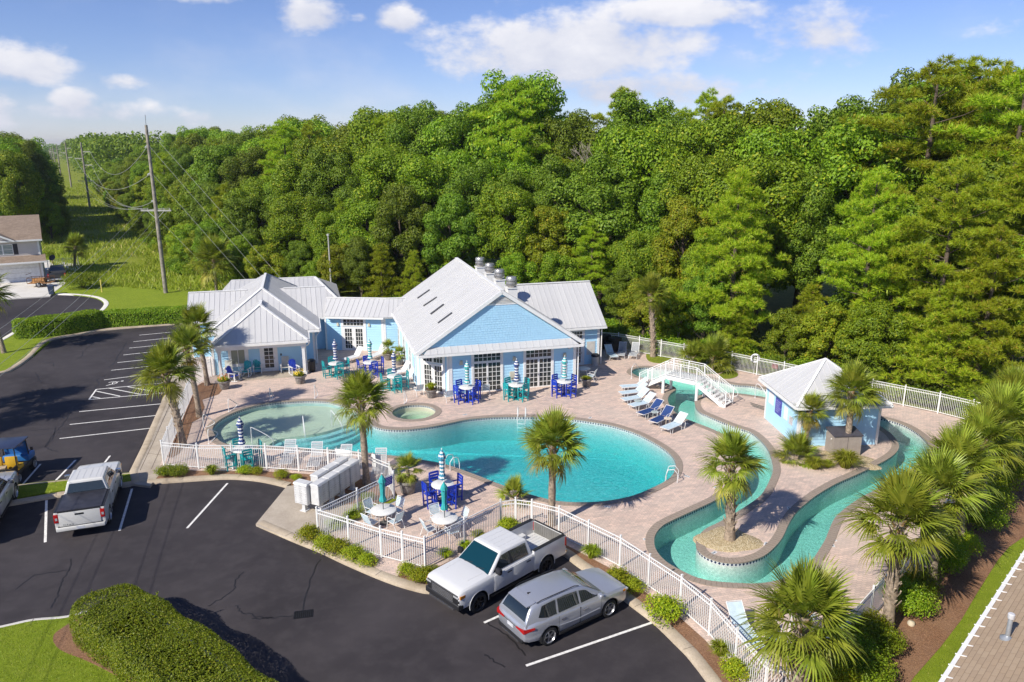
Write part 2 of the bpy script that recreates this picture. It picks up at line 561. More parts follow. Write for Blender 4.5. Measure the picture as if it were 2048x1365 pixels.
# ---- fence nodes (used for the deck outline too)
FH = 1.45
FB = lambda x, y: G(x, y, DECK).xy
FT = lambda x, y: G(x, y, DECK + FH).xy
fA, fA1, fA2 = FB(328, 932), FB(392, 772), FB(424, 753)
fB, fB0 = FB(789, 998), FT(778, 926)
fC, fD = FB(637, 1075), FB(851, 1138)
fE, fE2, fE3 = FT(1001, 1001), FT(1031, 997), FT(1064, 1001)
fF = [FT(1119, 1014), FT(1242, 1073), FT(1364, 1152), FT(1423, 1200)]
fK, fK2 = FT(1535, 1324), FT(1600, 1338)
fR = [FT(1748, 1174), FT(1839, 1078)]
fL = FB(2012, 862)
fM = [FB(1875, 827), FB(1462, 740)]
fN = FB(1236, 699)
F2pts = [fA, FB(398, 938), FB(534, 939), FB(598, 943), FB(658, 948), FB(720, 953), fB0, fB]

# ---- pools (outline pixels at the coping)
MAINP = [(425, 864), (425, 855), (433, 845), (450, 834), (472, 824), (495, 816), (525, 809), (554, 805), (583, 803), (612, 801.5), (642, 802), (664, 804.5), (690, 812),
         (715, 825), (732, 840), (750, 853), (775, 858.5), (800, 859.5), (824, 858.5), (868, 853), (903, 846), (932, 840), (970, 835.7), (1008, 834), (1052, 834), (1095, 835), (1131, 837),
         (1161, 840.6), (1190, 845), (1219, 850), (1249, 858.5), (1278, 869), (1307, 884), (1328, 897), (1345, 912), (1352, 926.5), (1351, 941), (1342, 956),
         (1325, 967.5), (1301, 979), (1272, 991), (1237, 999.7), (1190, 1005.6), (1146, 1006), (1117, 1004), (1087, 998), (1058, 990), (1029, 982), (1008, 973),
         (985, 964.6), (956, 953), (926, 942), (897, 932), (868, 925), (824, 918), (780, 912), (759, 910), (718, 905), (677, 901.4), (626, 899), (585, 896), (550, 894),
         (500, 893), (460, 891), (437, 882)]
RIVO = [(1262, 745), (1274, 737), (1300, 735), (1350, 742), (1400, 752), (1440, 762), (1470, 769.5), (1504, 772), (1536, 780), (1590, 790), (1650, 806), (1710, 822), (1758, 835),
        (1785, 841.6), (1814, 852.7), (1837, 867), (1852, 881), (1860, 893), (1856, 908), (1830, 934), (1770, 972), (1725, 995), (1693, 1017), (1671, 1037), (1658, 1065), (1652, 1080),
        (1637, 1105), (1620, 1129), (1592, 1150), (1555, 1163), (1515, 1169), (1476, 1168), (1445, 1166), (1414, 1162), (1383, 1153), (1342, 1132), (1322, 1116), (1310, 1099), (1307, 1083),
        (1310, 1069), (1322, 1054), (1342, 1042), (1383, 1023), (1424, 1004), (1445, 991), (1478, 970), (1493, 948), (1494, 925), (1482, 902), (1462, 880), (1433, 863), (1399, 849.5),
        (1370, 838), (1351, 827), (1338, 811), (1335, 798), (1341, 787), (1352, 779), (1340, 771), (1310, 761), (1280, 755)]
RIVI = [(1401, 790.5), (1430, 786), (1468, 787), (1509, 792), (1536, 797), (1590, 808), (1650, 823), (1710, 838), (1756, 851.6), (1768, 859), (1781, 868), (1792, 881), (1797, 893), (1792, 905),
        (1774, 919), (1740, 936.5), (1707, 952), (1673, 967), (1640, 986), (1619, 1001), (1593, 1023.6), (1577, 1047), (1564, 1075), (1548, 1095), (1527, 1112), (1496, 1123), (1465, 1126),
        (1435, 1122), (1410, 1112), (1396, 1099), (1393, 1085), (1400, 1071), (1414, 1058), (1435, 1048), (1476, 1025), (1517, 997), (1531, 980), (1541, 960), (1547, 942), (1545, 922),
        (1537, 899), (1521, 879), (1500, 863), (1475, 855), (1446, 844), (1418, 832), (1399, 823), (1391, 811), (1391, 801)]
mainP = curve(pxs(MAINP, DECK), 3)
rivO = curve(pxs(RIVO, DECK), 3)
rivI = curve(pxs(RIVI, DECK), 3)
SPA_C, SPA_R = G(828, 824.5, DECK).xy, 1.45
spaP = [Vector((SPA_C.x + SPA_R * math.cos(2 * math.pi * k / 40), SPA_C.y + SPA_R * math.sin(2 * math.pi * k / 40))) for k in range(40)]

def dedge(pts, d):
    return pts
deck_out = [FB(318, 936)] + [p + Vector((0, -.25)) for p in F2pts[1:6]] + [fB0 + Vector((.3, -.2)), fB + Vector((.25, .0)), fC + Vector((-.2, -.1)), fD + Vector((.0, -.35)),
            fE + Vector((.15, -.35)), fE2 + Vector((0, -.3)), fE3 + Vector((-.1, -.3))] + [p + Vector((-.2, -.25)) for p in fF] + [fK + Vector((-.1, -.3)), fK2 + Vector((.1, -.3))] + \
           [p + Vector((.25, -.2)) for p in fR] + [fL + Vector((.4, 0))] + [p + Vector((.2, .25)) for p in fM] + [fN + Vector((.1, .4)), UV(22.6, 63).xy, UV(3.4, 80.5).xy, UV(-8.8, 80.5).xy, UV(-10, 68).xy, UV(-9.2, 61).xy, fA1 + Vector((-.4, .5))]
deck = sheet('pool_deck', deck_out, [mainP, rivO, spaP], DECK, MATS['pavers'], kind='structure')
sheet('island_deck', rivI, [], DECK, MATS['pavers'], kind='structure')
mb = MB(); sweep(mb, deck_out + [deck_out[0]], [(0, -.1), (0, DECK)]); sweep(mb, deck_out + [deck_out[0]], [(0, DECK), (0, -.1)])
mb.build('deck_edge', MATS['kerb'], kind='structure')

# ---- terrain with a hole under the pools
inner_hole = offset(deck_out, -.6)
BIG = 5000
sheet('ground', [(-BIG, -300), (BIG, -300), (BIG, BIG), (-BIG, BIG)], [inner_hole], -.03, MATS['meadow'], kind='structure')

# ---- pool shells
def wall_ring(poly, z0, z1, mat, name, parent):
    m = MB(); n = len(poly)
    vs = [(p.x, p.y, z0) for p in poly] + [(p.x, p.y, z1) for p in poly]
    fs = [(i, (i + 1) % n, n + (i + 1) % n, n + i) for i in range(n)]
    m.add(vs, fs)
    return m.build(name, mat, parent, smooth=60)
def tiles(poly, zc, name, inward, parent):
    """waterline tiles: white squares with a dark diamond"""
    m = MB()
    pts = [Vector(p) for p in poly] + [Vector(poly[0])]
    acc, L = [0.0], 0.0
    for i in range(len(pts) - 1):
        L += (pts[i + 1] - pts[i]).length; acc.append(L)
    n = int(L / .17); j = 0
    area = sum(poly[i][0] * poly[(i + 1) % len(poly)][1] - poly[(i + 1) % len(poly)][0] * poly[i][1] for i in range(len(poly)))
    sg = (1 if area > 0 else -1) * inward
    def at(s):
        nonlocal j
        while j < len(acc) - 2 and acc[j + 1] < s:
            j += 1
        t = (s - acc[j]) / max(1e-6, acc[j + 1] - acc[j])
        d = (pts[j + 1] - pts[j]).normalized()
        return pts[j].lerp(pts[j + 1], t), d
    for i in range(n):
        (a, d), (b, _) = at(i * L / n + .006), at((i + 1) * L / n - .006)
        nn = Vector((-d.y, d.x)) * sg
        o1, o2 = nn * .010, nn * .014
        z0, z1 = zc - .08, zc + .08
        m.cur = 0
        m.add([(a.x + o1.x, a.y + o1.y, z0), (b.x + o1.x, b.y + o1.y, z0), (b.x + o1.x, b.y + o1.y, z1), (a.x + o1.x, a.y + o1.y, z1)], [(0, 1, 2, 3)])
        c = (a + b) / 2
        m.cur = 1
        h = (b - a) * .42
        m.add([(c.x - h.x + o2.x, c.y - h.y + o2.y, zc), (c.x + o2.x, c.y + o2.y, zc - .066), (c.x + h.x + o2.x, c.y + h.y + o2.y, zc), (c.x + o2.x, c.y + o2.y, zc + .066)], [(0, 1, 2, 3)])
    return m.build(name, [MATS['tile_white'], MATS['tile_blue']], parent, kind='stuff')
def coping(poly, name, parent, side=1, w=.36):
    m = MB()
    out = offset(poly, w * side); inn = offset(poly, -.03 * side)
    n = len(poly)
    for q0, q1, z0, z1 in ((inn, out, DECK + .025, DECK + .025), (inn, inn, DECK - .03, DECK + .025), (out, out, DECK - .005, DECK + .025)):
        vs = [(p.x, p.y, z0) for p in q0] + [(p.x, p.y, z1) for p in q1]
        m.add(vs, [(i, (i + 1) % n, n + (i + 1) % n, n + i) for i in range(n)])
    bm = bmesh.new(); me = m.mesh(name, MATS['coping']); bm.from_mesh(me); bmesh.ops.recalc_face_normals(bm, faces=bm.faces)
    bm.to_mesh(me); bm.free()
    # brick joints: one dark slit every 0.2 m
    o = ob(name, me, parent)
    pts = [Vector(p) for p in poly]; j = MB(); acc = 0.0
    for i in range(n):
        a, b = pts[i], pts[(i + 1) % n]; d = b - a; l = d.length
        nn = (out[i] - inn[i]).normalized(); s = .2 - acc
        while s < l:
            p = a + d * (s / l); e = p + nn * w; td = d.normalized() * .006
            j.add([(p.x - td.x, p.y - td.y, DECK + .028), (p.x + td.x, p.y + td.y, DECK + .028), (e.x + td.x, e.y + td.y, DECK + .028), (e.x - td.x, e.y - td.y, DECK + .028)], [(0, 1, 2, 3)])
            s += .2
        acc = (acc + l) % .2
    j.build('joint_lines', plain('joint', (.13, .10, .08), .9), o, kind='stuff')
    return o
WZ = -.035
pool = ob('swimming_pool', None, None, kind='structure')
coping(mainP, 'coping', pool); tiles(mainP, .03, 'waterline_tile', 1, pool)
wall_ring(mainP, -2.1, DECK, MATS['wall_plaster'], 'pool_wall', pool)
fl = MB()
lo, hi = min(p.x for p in mainP), max(p.x for p in mainP)
flo = offset(mainP, .05)
tr = tessellate_polygon([[Vector((p.x, p.y, 0)) for p in flo]])
fl.add([(p.x, p.y, -1.0 - .85 * max(0.0, min(1.0, (p.x - lo - 6) / (hi - lo - 8)))) for p in flo], [t if (flo[t[1]] - flo[t[0]]).cross(flo[t[2]] - flo[t[0]]) > 0 else t[::-1] for t in tr])
fl.build('pool_floor', MATS['pool_plaster_ripple_light'], pool)
# wading shelf and steps
SH0 = [(505, 897), (523, 889), (544, 873), (565, 865.5), (606, 860), (647, 853), (677, 844), (702, 836), (722, 822)]
SH1 = [(545, 897), (560, 891), (576, 882), (597, 875), (628, 870.5), (660, 866), (682, 860), (704, 851), (728, 836)]
north = [(735, 826), (722, 808), (690, 800), (650, 793), (600, 792), (550, 795), (500, 806), (450, 824), (420, 840), (412, 860), (420, 885), (450, 900), (480, 903)]
for k, (f, z) in enumerate(((0, -.26), (.34, -.44), (.67, -.62), (1.0, -.80))):
    e = curve([G(a[0] + (b[0] - a[0]) * f, a[1] + (b[1] - a[1]) * f, DECK).xy for a, b in zip(SH0, SH1)], 4, False)
    m = MB(); m.prism(e + pxs(north, DECK), -2.0, z)
    m.build('wading_shelf' if k == 0 else 'pool_step', MATS['shelf_plaster' if k == 0 else 'pool_plaster_ripple_light'], pool)
def water(poly, name, mat, zb):
    m = MB(); m.prism([tuple(p) for p in offset(poly, .02)], zb, WZ, True, True)
    return m.build(name, MATS[mat], None, kind='structure')
water(mainP, 'pool_water', 'pool_water', -2.3)

river = ob('lazy_river', None, None, kind='structure')
coping(rivO, 'coping', river); coping(rivI, 'coping', river, -1)
tiles(rivO, .03, 'waterline_tile', 1, river); tiles(rivI, .03, 'waterline_tile', -1, river)
wall_ring(rivO, -1.3, DECK, MATS['river_plaster'], 'river_wall', river); wall_ring(rivI, -1.3, DECK, MATS['river_plaster'], 'river_wall', river)
sheet('river_floor', offset(rivO, .05), [offset(rivI, -.05)], -1.0, MATS['river_plaster'], parent=river)
loops = [offset(rivO, .02), offset(rivI, -.02)]
flat = [p for l in loops for p in l]; n0, n1 = len(loops[0]), len(loops[1])
tr = tessellate_polygon([[Vector((p.x, p.y, 0)) for p in l] for l in loops])
tr = [tuple(t) if (flat[t[1]] - flat[t[0]]).cross(flat[t[2]] - flat[t[0]]) > 0 else tuple(t)[::-1] for t in tr]
m = MB(); nn_ = n0 + n1
m.add([(p.x, p.y, -1.2) for p in flat] + [(p.x, p.y, WZ) for p in flat], [tuple(nn_ + i for i in t) for t in tr] + [t[::-1] for t in tr] +
      [(i, (i + 1) % n0, nn_ + (i + 1) % n0, nn_ + i) for i in range(n0)] + [(n0 + i, n0 + (i + 1) % n1, nn_ + n0 + (i + 1) % n1, nn_ + n0 + i) for i in range(n1)])
me = m.mesh('river_water', MATS['river_water']); bm = bmesh.new(); bm.from_mesh(me); bmesh.ops.recalc_face_normals(bm, faces=bm.faces); bm.to_mesh(me); bm.free()
ob('river_water', me, kind='structure')

spa = ob('round_spa', None, None, kind='structure')
coping(spaP, 'coping', spa); tiles(spaP, .03, 'waterline_tile', 1, spa)
wall_ring(spaP, -1.0, DECK, MATS['shelf_plaster'], 'spa_wall', spa)
sheet('spa_floor', offset(spaP, .03), [], -.75, MATS['shelf_plaster'], parent=spa)
m = MB(); m.lathe([(SPA_R, -.75), (SPA_R, -.38), (SPA_R - .45, -.38), (SPA_R - .45, -.75)], 40, (SPA_C.x, SPA_C.y, 0)); m.build('spa_bench', MATS['shelf_plaster'], spa)
water(spaP, 'spa_water', 'spa_water', -.9)
# gravel ring round the island palm, small depth plates on the deck
t = NT('gravel'); v = t.coord(); vo = t.node('ShaderNodeTexVoronoi', {'Vector': v, 'Scale': 22.0})
t.col(t.ramp(vo.outputs['Color'], [(.1, (.36, .27, .14)), (.5, (.55, .43, .25)), (.9, (.72, .62, .42))])); t.set(Roughness=.9); t.bump(vo.outputs['Distance'], 1.0, .04); MATS['gravel'] = t.m
ISL = G(1459, 1078, DECK)
def blob(c, rx, ry, rot=0.0, n=28, amp=.08, seed=1):
    q = random.Random(seed); ph = [q.uniform(0, 6.28) for _ in range(3)]
    return [Vector((c[0], c[1])) + Matrix.Rotation(rot, 2) @ Vector((rx * (1 + amp * sum(math.sin((i + 2) * a + ph[i]) for i in range(3))) * math.cos(a), ry * (1 + amp * sum(math.sin((i + 2) * a + ph[i]) for i in range(3))) * math.sin(a)))
            for a in [2 * math.pi * k / n for k in range(n)]]
def mound(name, poly, z, h, mat, **k):
    """low heap: outline, a shoulder ring and a centre"""
    m = MB(); n = len(poly); c = sum((Vector(p) for p in poly), Vector((0, 0))) / n
    rings = [(1.0, z - .03), (.93, z + h * .55), (.55, z + h * .95), (.15, z + h)]
    vs = []
    for s, zz in rings:
        vs += [(c.x + (p[0] - c.x) * s, c.y + (p[1] - c.y) * s, zz) for p in poly]
    vs.append((c.x, c.y, z + h))
    fs = [(r * n + i, r * n + (i + 1) % n, (r + 1) * n + (i + 1) % n, (r + 1) * n + i) for r in range(3) for i in range(n)]
    fs += [(3 * n + i, 3 * n + (i + 1) % n, 4 * n) for i in range(n)]
    m.add(vs, fs)
    return m.build(name, mat, smooth=180, **k)
mound('gravel_bed', blob((ISL.x - .1, ISL.y - .1), 1.35, 1.2, seed=3), DECK, .05, MATS['gravel'], kind='structure')
mound('gravel_bed', blob((18.2, 39.2), 2.6, 1.0, -.35, seed=5), DECK, .04, MATS['gravel'], kind='structure')

# ---- parking lot
KERB1 = [(262, 973), (290, 971), (330, 968), (400, 963), (460, 960), (520, 965), (573, 977)]
KERB2 = [(512, 1053), (590, 1087), (640, 1107), (690, 1131), (770, 1165), (830, 1184), (866, 1189), (930, 1182), (1000, 1152), (1050, 1122), (1085, 1104), (1121, 1110), (1152, 1133), (1200, 1166),
         (1256, 1210), (1303, 1246), (1326, 1267), (1347, 1288), (1371, 1312), (1388, 1333), (1404, 1354), (1425, 1385), (1450, 1440), (1480, 1540)]
WALKL = [(358, 640), (349, 680), (332, 785), (284, 895), (258, 948), (262, 973)]
PKN = [(-500, 900), (-160, 790), (0, 750), (27, 741), (62, 717), (100, 683), (160, 671), (190, 664), (230, 660), (290, 655), (349, 650.5), (380, 648)]
k1, k2, wl_, pkn = (pxs(a) for a in (KERB1, KERB2, WALKL, PKN))
k1, k2 = curve(k1, 4, False), curve(k2, 4, False)
lot = [Vector((-75, 30))] + [p + Vector((0, .4)) for p in pkn] + [p + Vector((.35, 0)) for p in wl_[1:]] + [p + Vector((.12, .3)) for p in k1] + [p + Vector((.15, .25)) for p in k2] + [Vector((9, 4)), Vector((-75, 4))]
sheet('parking_lot', lot, [], 0.0, MATS['asphalt'], kind='structure')
KP = [(0.0, -.01), (.02, .10), (.06, .135), (.42, .14), (.45, .12)]       # kerb profile, offset to the left of travel
def kerb(pts, name='kerb', mat='kerb', flip=False, prof=KP):
    m = MB(); sweep(m, pts, [(o * (-1 if flip else 1), z) for o, z in prof])
    # expansion joints
    me = m.mesh(name, MATS[mat], 50); bm = bmesh.new(); bm.from_mesh(me); bmesh.ops.recalc_face_normals(bm, faces=bm.faces); bm.to_mesh(me); bm.free()
    o = ob(name, me, kind='structure')
    j = MB(); acc = 0
    pts = [Vector(p[:2]) for p in pts]
    for i in range(len(pts) - 1):
        acc += (pts[i + 1] - pts[i]).length
        if acc > 2.6:
            acc = 0
            t_ = (pts[i + 1] - pts[i]).normalized(); nn = Vector((-t_.y, t_.x)) * (-1 if flip else 1)
            a, b = pts[i] + nn * .0, pts[i] + nn * .44; t_ *= .008
            j.add([(a.x - t_.x, a.y - t_.y, .142), (a.x + t_.x, a.y + t_.y, .142), (b.x + t_.x, b.y + t_.y, .145), (b.x - t_.x, b.y - t_.y, .145)], [(0, 1, 2, 3)])
    if j.v:
        j.build('expansion_joint', MATS['joint'], o, kind='stuff')
    return o
kerb(k1); kerb(k2)
kerb(curve(pxs(PKN[:-1]), 4, False)); kerb(wl_[1:], flip=False)
# raised beds between kerb and fence
def bed(name, poly, mat, z=.115, zb=-.03, **k):
    m = MB(); m.prism([tuple(p) for p in poly], zb, z); return m.build(name, MATS[mat], None, kind='structure', **k)
bed('mulch_bed', [p + Vector((0, .3)) for p in k1[2:]] + [fB0, F2pts[5] + Vector((0, .2)), F2pts[4] + Vector((0, .2)), F2pts[3] + Vector((0, .2)), F2pts[2] + Vector((0, .2)), F2pts[1] + Vector((0, .2)), fA + Vector((-.3, .1))], 'mulch', .12)
k2i = [p + Vector((.2, .3)) for p in k2]
bed('mulch_bed', k2i[8:] + [Vector((12, 14)), G(1680, 1420).xy, fK2 + Vector((0, .2)), fK + Vector((.1, .2))] + [p + Vector((.2, .2)) for p in fF[::-1]] + [fE3 + Vector((0, .3)), fE2 + Vector((0, .3)), fE + Vector((-.1, .3)), fD + Vector((0, .3)), fC + Vector((.1, .3))], 'mulch', .12)
bed('mailbox_pad', [p for p in pxs([(574, 977), (512, 1053), (595, 1088), (628, 1084), (640, 1066), (700, 1035), (745, 990), (690, 968), (620, 972)])], 'concrete', .126)
bed('mulch_bed', pxs([(690, 985), (650, 1003), (690, 1010), (770, 1000), (792, 985), (770, 968), (720, 962), (690, 966)], .13), 'mulch', .134)
bed('entrance_walk', pxs([(764, 1113), (806, 1126), (793, 1160), (741, 1144)], .13), 'pavers', .134)
# sidewalk along the left fence
bed('sidewalk', [p + Vector((.2, 0)) for p in wl_] + [FB(300, 972), FB(318, 950), FB(326, 930), FB(392, 770), FB(402, 745), FB(400, 690), FB(385, 640)], 'concrete', .128)
m = MB()
for f in (.35, .7):
    ribbon(m, [a.lerp(b, f) for a, b in zip([wl_[2], wl_[3], wl_[4]], [FB(388, 782), FB(352, 866), FB(322, 936)])], .03, .1325)
for a, b in (((300, 862), (352, 868)), ((318, 822), (371, 825)), ((334, 782), (386, 785)), ((280, 905), (335, 912)), ((345, 740), (396, 745))):
    ribbon(m, [G(*a, .13).xy, G(*b, .13).xy], .025, .1330)
m.build('sidewalk_joint', MATS['joint'], kind='structure')
bed('mulch_bed', pxs([(345, 915), (358, 908), (372, 886), (384, 845), (400, 836), (409, 815), (404, 800), (437, 789), (446, 778), (440, 768), (404, 766), (392, 775), (360, 850), (334, 915)], .14), 'mulch', .15, .05)
bed('porch_floor', [UV(-6.9, 56.9).xy, UV(-.5, 56.9).xy, UV(-.4, 60).xy, UV(-7.2, 60).xy], 'concrete', .15, .05)
# planting bed against the fence by the bridge
for pl in ([(1292, 712), (1300, 705), (1330, 708), (1342, 718), (1330, 727), (1300, 724)], [(1437, 752), (1450, 745), (1470, 744), (1476, 752), (1460, 758), (1442, 757)], [(1360, 735), (1385, 720), (1440, 722), (1452, 738), (1430, 748), (1380, 746)]):
    bed('grass_bed', curve(pxs(pl, DECK), 4), 'meadow', DECK + .03, .05)

# stripes
STL = [(278.5, 670.9), (266.6, 684), (258.3, 696.8), (246.6, 710.5), (234.9, 725.7), (222.5, 741.1), (208, 760.3), (193, 779.2), (178.1, 799.6), (158.2, 823.8), (139.5, 849.5), (119.1, 877.6)]
STR = [(362, 663), (350, 675), (346, 688), (343, 700), (341, 714.5), (337, 729), (334, 744), (331, 766), (331.5, 786), (324, 808), (312, 831.5), (300.5, 857)]
def stripe(a, b, w=.11):
    m = MB(); ribbon(m, [G(*a).xy, G(*b).xy], w, .004); return m.build('parking_stripe', MATS['line_paint'], kind='structure')
for a, b in zip(STL, STR):
    stripe(a, b)
for a, b in (((93, 1001), (90.5, 1085)), ((264, 978), (239, 1062)), ((81, 928.6), (44, 971)), ((151, 920.7), (112, 961)), ((220, 912), (192, 948)), ((455, 967), (374, 1057)), ((968, 1246), (1150, 1165)), ((1052, 1332), (1303, 1246))):
    stripe(a, b)
m = MB()
for a, b in (((193, 779.2), (178.1, 799.6)), ((193, 783), (240, 793)), ((218, 777), (280, 789)), ((255, 774), (318, 785.5)), ((292, 771), (330, 777)), ((185, 794), (200, 797))):
    ribbon(m, [G(*a).xy, G(*b).xy], .11, .008)
m.build('access_aisle_hatching', MATS['line_paint'], kind='structure')
# wheelchair symbol painted on the asphalt
m = MB(); c = G(217, 768).xy; d = (G(234, 765).xy - c).normalized(); nn = Vector((-d.y, d.x))
P2 = lambda x, y: c + d * x + nn * y
ribbon(m, [P2(.25 + .33 * math.cos(a), .33 * math.sin(a)) for a in [i * .35 - 2.4 for i in range(14)]], .09, .006)
ribbon(m, [P2(.75, .05), P2(.3, .08), P2(.2, -.3), P2(-.25, -.42)], .09, .010); m.disc(tuple(P2(.95, .06)), .11, .006, 12)
m.build('wheelchair_symbol', MATS['line_paint'], kind='structure')
# sealed cracks
CR = [[(254, 686), (238, 709), (228, 727), (217, 734)], [(199, 680), (180, 692), (166, 704), (165, 712), (153, 719)], [(213, 749), (205, 756), (193, 759), (199, 767), (189, 779)],
      [(177, 800), (160, 806), (147, 814), (142, 824), (120, 841)], [(138, 825), (134, 836), (120, 856), (107, 869), (104, 880), (91, 893)], [(55, 901), (91, 893), (109, 865), (111, 855)], [(91, 893), (98, 899), (116, 904)],
      [(0, 815), (60, 806), (110, 790), (177, 782)], [(20, 868), (60, 862), (110, 858)], [(75, 724), (106, 726), (107, 733)], [(70, 745), (74, 752), (82, 765)], [(112, 866), (155, 861)], [(68, 871), (105, 866)],
      [(141, 1120), (138, 1140), (122, 1167), (118, 1187), (102, 1217)], [(485, 1145), (469, 1164), (470, 1178), (445, 1196), (416, 1213)], [(472, 1211), (480, 1223), (503, 1230), (527, 1238), (586, 1232)], [(503, 1238), (527, 1238), (545, 1236)],
      [(974, 1246), (1000, 1262), (1034, 1288), (1051, 1312)], [(967, 1310), (985, 1320), (1010, 1335)], [(640, 1120), (620, 1160), (606, 1222)], [(30, 1180), (70, 1150), (140, 1140)]]
m = MB(); q = random.Random(4)
for c_ in CR:
    pts = []
    for a, b in zip(c_, c_[1:]):
        for k in range(5):
            t_ = k / 5
            pts.append(G(a[0] + (b[0] - a[0]) * t_, a[1] + (b[1] - a[1]) * t_).xy + Vector((q.uniform(-.05, .05), q.uniform(-.07, .07))))
    pts.append(G(*c_[-1]).xy)
    ribbon(m, pts, .055, .003)
m.build('sealed_crack', MATS['tar'], kind='structure')
# storm drain: frame and bars
dr = thing('storm_drain_grate', 'black slotted storm drain grate set in the asphalt before the long hedge', 'drain grate', (*G(607, 1229).xy, 0), R(12), scale=.78)
blk = plain('cast_iron', (.02, .02, .022), .55, .6)
m = MB()
for x in (-.43, .43):
    m.box((x, 0, .008), (.05, .62, .016))
for y in (-.29, .29):
    m.box((0, y, .008), (.81, .04, .016))
m.build('frame', blk, dr)
m = MB(); m.box((0, 0, .0025), (.8, .52, .003)); m.build('opening', plain('void_black', (.004, .004, .004), .9), dr)
for k in range(8):
    m = MB(); m.box((-.33 + k * .095, 0, .009), (.05, .54, .010)); m.build('bar', blk, dr)

# ---- lawns, road and driveway on the left
bed('lawn_island', [G(-500, 1420).xy, G(-200, 1300).xy, G(0, 1258).xy, G(70, 1243).xy, G(135, 1237).xy, Vector((-15.7, 25.15)), Vector((-14.5, 25.1)), Vector((-13.45, 24.65)), Vector((-11.7, 23.4)), Vector((-9.3, 21.5)), Vector((-6.5, 19.1)), Vector((-3.5, 16.3)), Vector((-1.5, 14.2)), Vector((-20, 6))], 'lawn', .12)
kerb(curve([G(-500, 1420).xy, G(-200, 1300).xy, G(0, 1257).xy, G(70, 1242).xy, G(135, 1236).xy, Vector((-15.7, 25.2)), Vector((-14.5, 25.15)), Vector((-13.4, 24.7)), Vector((-11.65, 23.45)), Vector((-9.25, 21.55)), Vector((-6.45, 19.15)), Vector((-3.45, 16.35)), Vector((-1.5, 14.3))], 4, False), mat='kerb_white', flip=True, prof=[(0, -.01), (.02, .10), (.05, .13), (.17, .13), (.19, .1)])
bed('mulch_bed', curve(pxs([(122, 1258), (106, 1276), (120, 1300), (180, 1325), (250, 1362), (340, 1420), (500, 1440), (480, 1330), (360, 1240), (260, 1212), (180, 1226)], .12), 3), 'mulch', .128)
bed('median_lawn', pxs([(-300, 1020), (16, 976), (114, 965), (218, 953), (268, 948.5), (266, 966), (216, 972), (112, 987), (16, 1003), (-300, 1055)]), 'lawn', .12)
kerb(pxs([(-300, 1024), (16, 976), (114, 965.5), (218, 953.5), (266, 949)]), flip=True, prof=[(0, -.01), (.02, .10), (.05, .135), (.16, .135), (.18, .1)])
kerb(pxs([(-300, 1072), (16, 1014), (112, 997), (216, 981), (262, 974)]))
CUL = [(-300, 610), (0, 597), (60, 592.5), (110, 590.5), (150, 592), (188, 597), (206, 606), (204, 617), (185, 630), (130, 645), (75, 653), (36, 662), (12, 674), (0, 681), (-60, 710), (-300, 800)]
cul = curve(pxs(CUL), 4, False)
sheet('road', cul, [], 0.0, MATS['asphalt'], kind='structure')
kerb(curve(pxs(CUL[3:]), 4, False), mat='kerb_white', flip=False, prof=[(0, -.01), (.02, .09), (.06, .12), (.5, .13), (.52, .1)])
far_l = [G(-300, 792).xy] + cul[::-1][4:-14]
bed('lawn', [p + Vector((-.15, .4)) for p in pkn[1:]] + [UV(-9.5, 66).xy, UV(-9.5, 80).xy, G(480, 592).xy, G(400, 552).xy, G(270, 545).xy, G(180, 528).xy, G(150, 500).xy, G(105, 500).xy, G(60, 540).xy] + cul[4 * 3:4 * 15 - 2], 'lawn', .10)
bed('driveway', pxs([(-160, 606), (0, 599), (100, 592.5), (104, 588), (150, 553), (160, 530), (100, 520), (0, 540), (-160, 550)], .12), 'kerb_white', .125)
# right side: mulch band, grass strip, lawn by the house
mulch_edge = [(2160, 1000), (2048, 1078), (2018, 1098), (1995, 1125), (1953, 1192), (1922, 1245), (1880, 1300), (1828, 1359), (1770, 1450)]
bed('lawn_strip', pxs(mulch_edge) + [G(1850, 1560).xy, G(2100, 1500).xy, G(2500, 1150).xy, G(2300, 950).xy], 'lawn', .10)
bed('mulch_bed', [p + Vector((-.2, .1)) for p in [fK2] + fR + [fL]] + [fL + Vector((4, -1))] + pxs(mulch_edge), 'mulch', .118)

for k in range(3):
    a, b = G(1500 + 2 * k, 806 + 3.0 * k, DECK).xy, G(1540, 818 + 3.0 * k, DECK).xy
    m = MB(); ribbon(m, [a, b], .16, DECK + .008); m.build('river_step', plain('step_dark', (.17, .16, .14), .8), kind='structure')

# ================================================================== BUILDINGS
def mk_siding(name, c):
    t = NT(name); v = t.coord()
    k = t.mix(t.noise(1.2, 5, .6, v), tuple(x * .90 for x in c), tuple(min(1, x * 1.06) for x in c))
    k = t.mix(t.ramp(t.noise(9, 5, .7, v), [(.55, (0, 0, 0)), (.85, (.25, .25, .25))]), k, tuple(x * .8 for x in c))
    t.col(k); t.set(Roughness=.55); MATS[name] = t.m; return t.m
BLUE = mk_siding('blue_siding', (.42, .69, .88))
BEIGE = mk_siding('beige_siding', (.66, .59, .53))
def mk_roofmetal():
    t = NT('metal_roof'); v = t.coord()
    g = t.node('ShaderNodeObjectInfo')
    k = t.mix(t.noise(.5, 5, .6, v), (.53, .525, .52), (.63, .625, .615))
    k = t.mix(t.math('MULTIPLY', g.outputs['Random'], .35), k, (.47, .47, .475))
    k = t.mix(t.ramp(t.noise(3.5, 6, .75, v, .6), [(.62, (0, 0, 0)), (.85, (.35, .35, .35))]), k, (.47, .45, .42))
    t.col(k); t.set(Roughness=.42, Metallic=.05); MATS['metal_roof'] = t.m; return t.m
ROOFM = mk_roofmetal()
plain('seam_shadow', (.30, .30, .31), .5)
TRIM = plain('trim_white', (.80, .795, .775), .5, vary=.03)
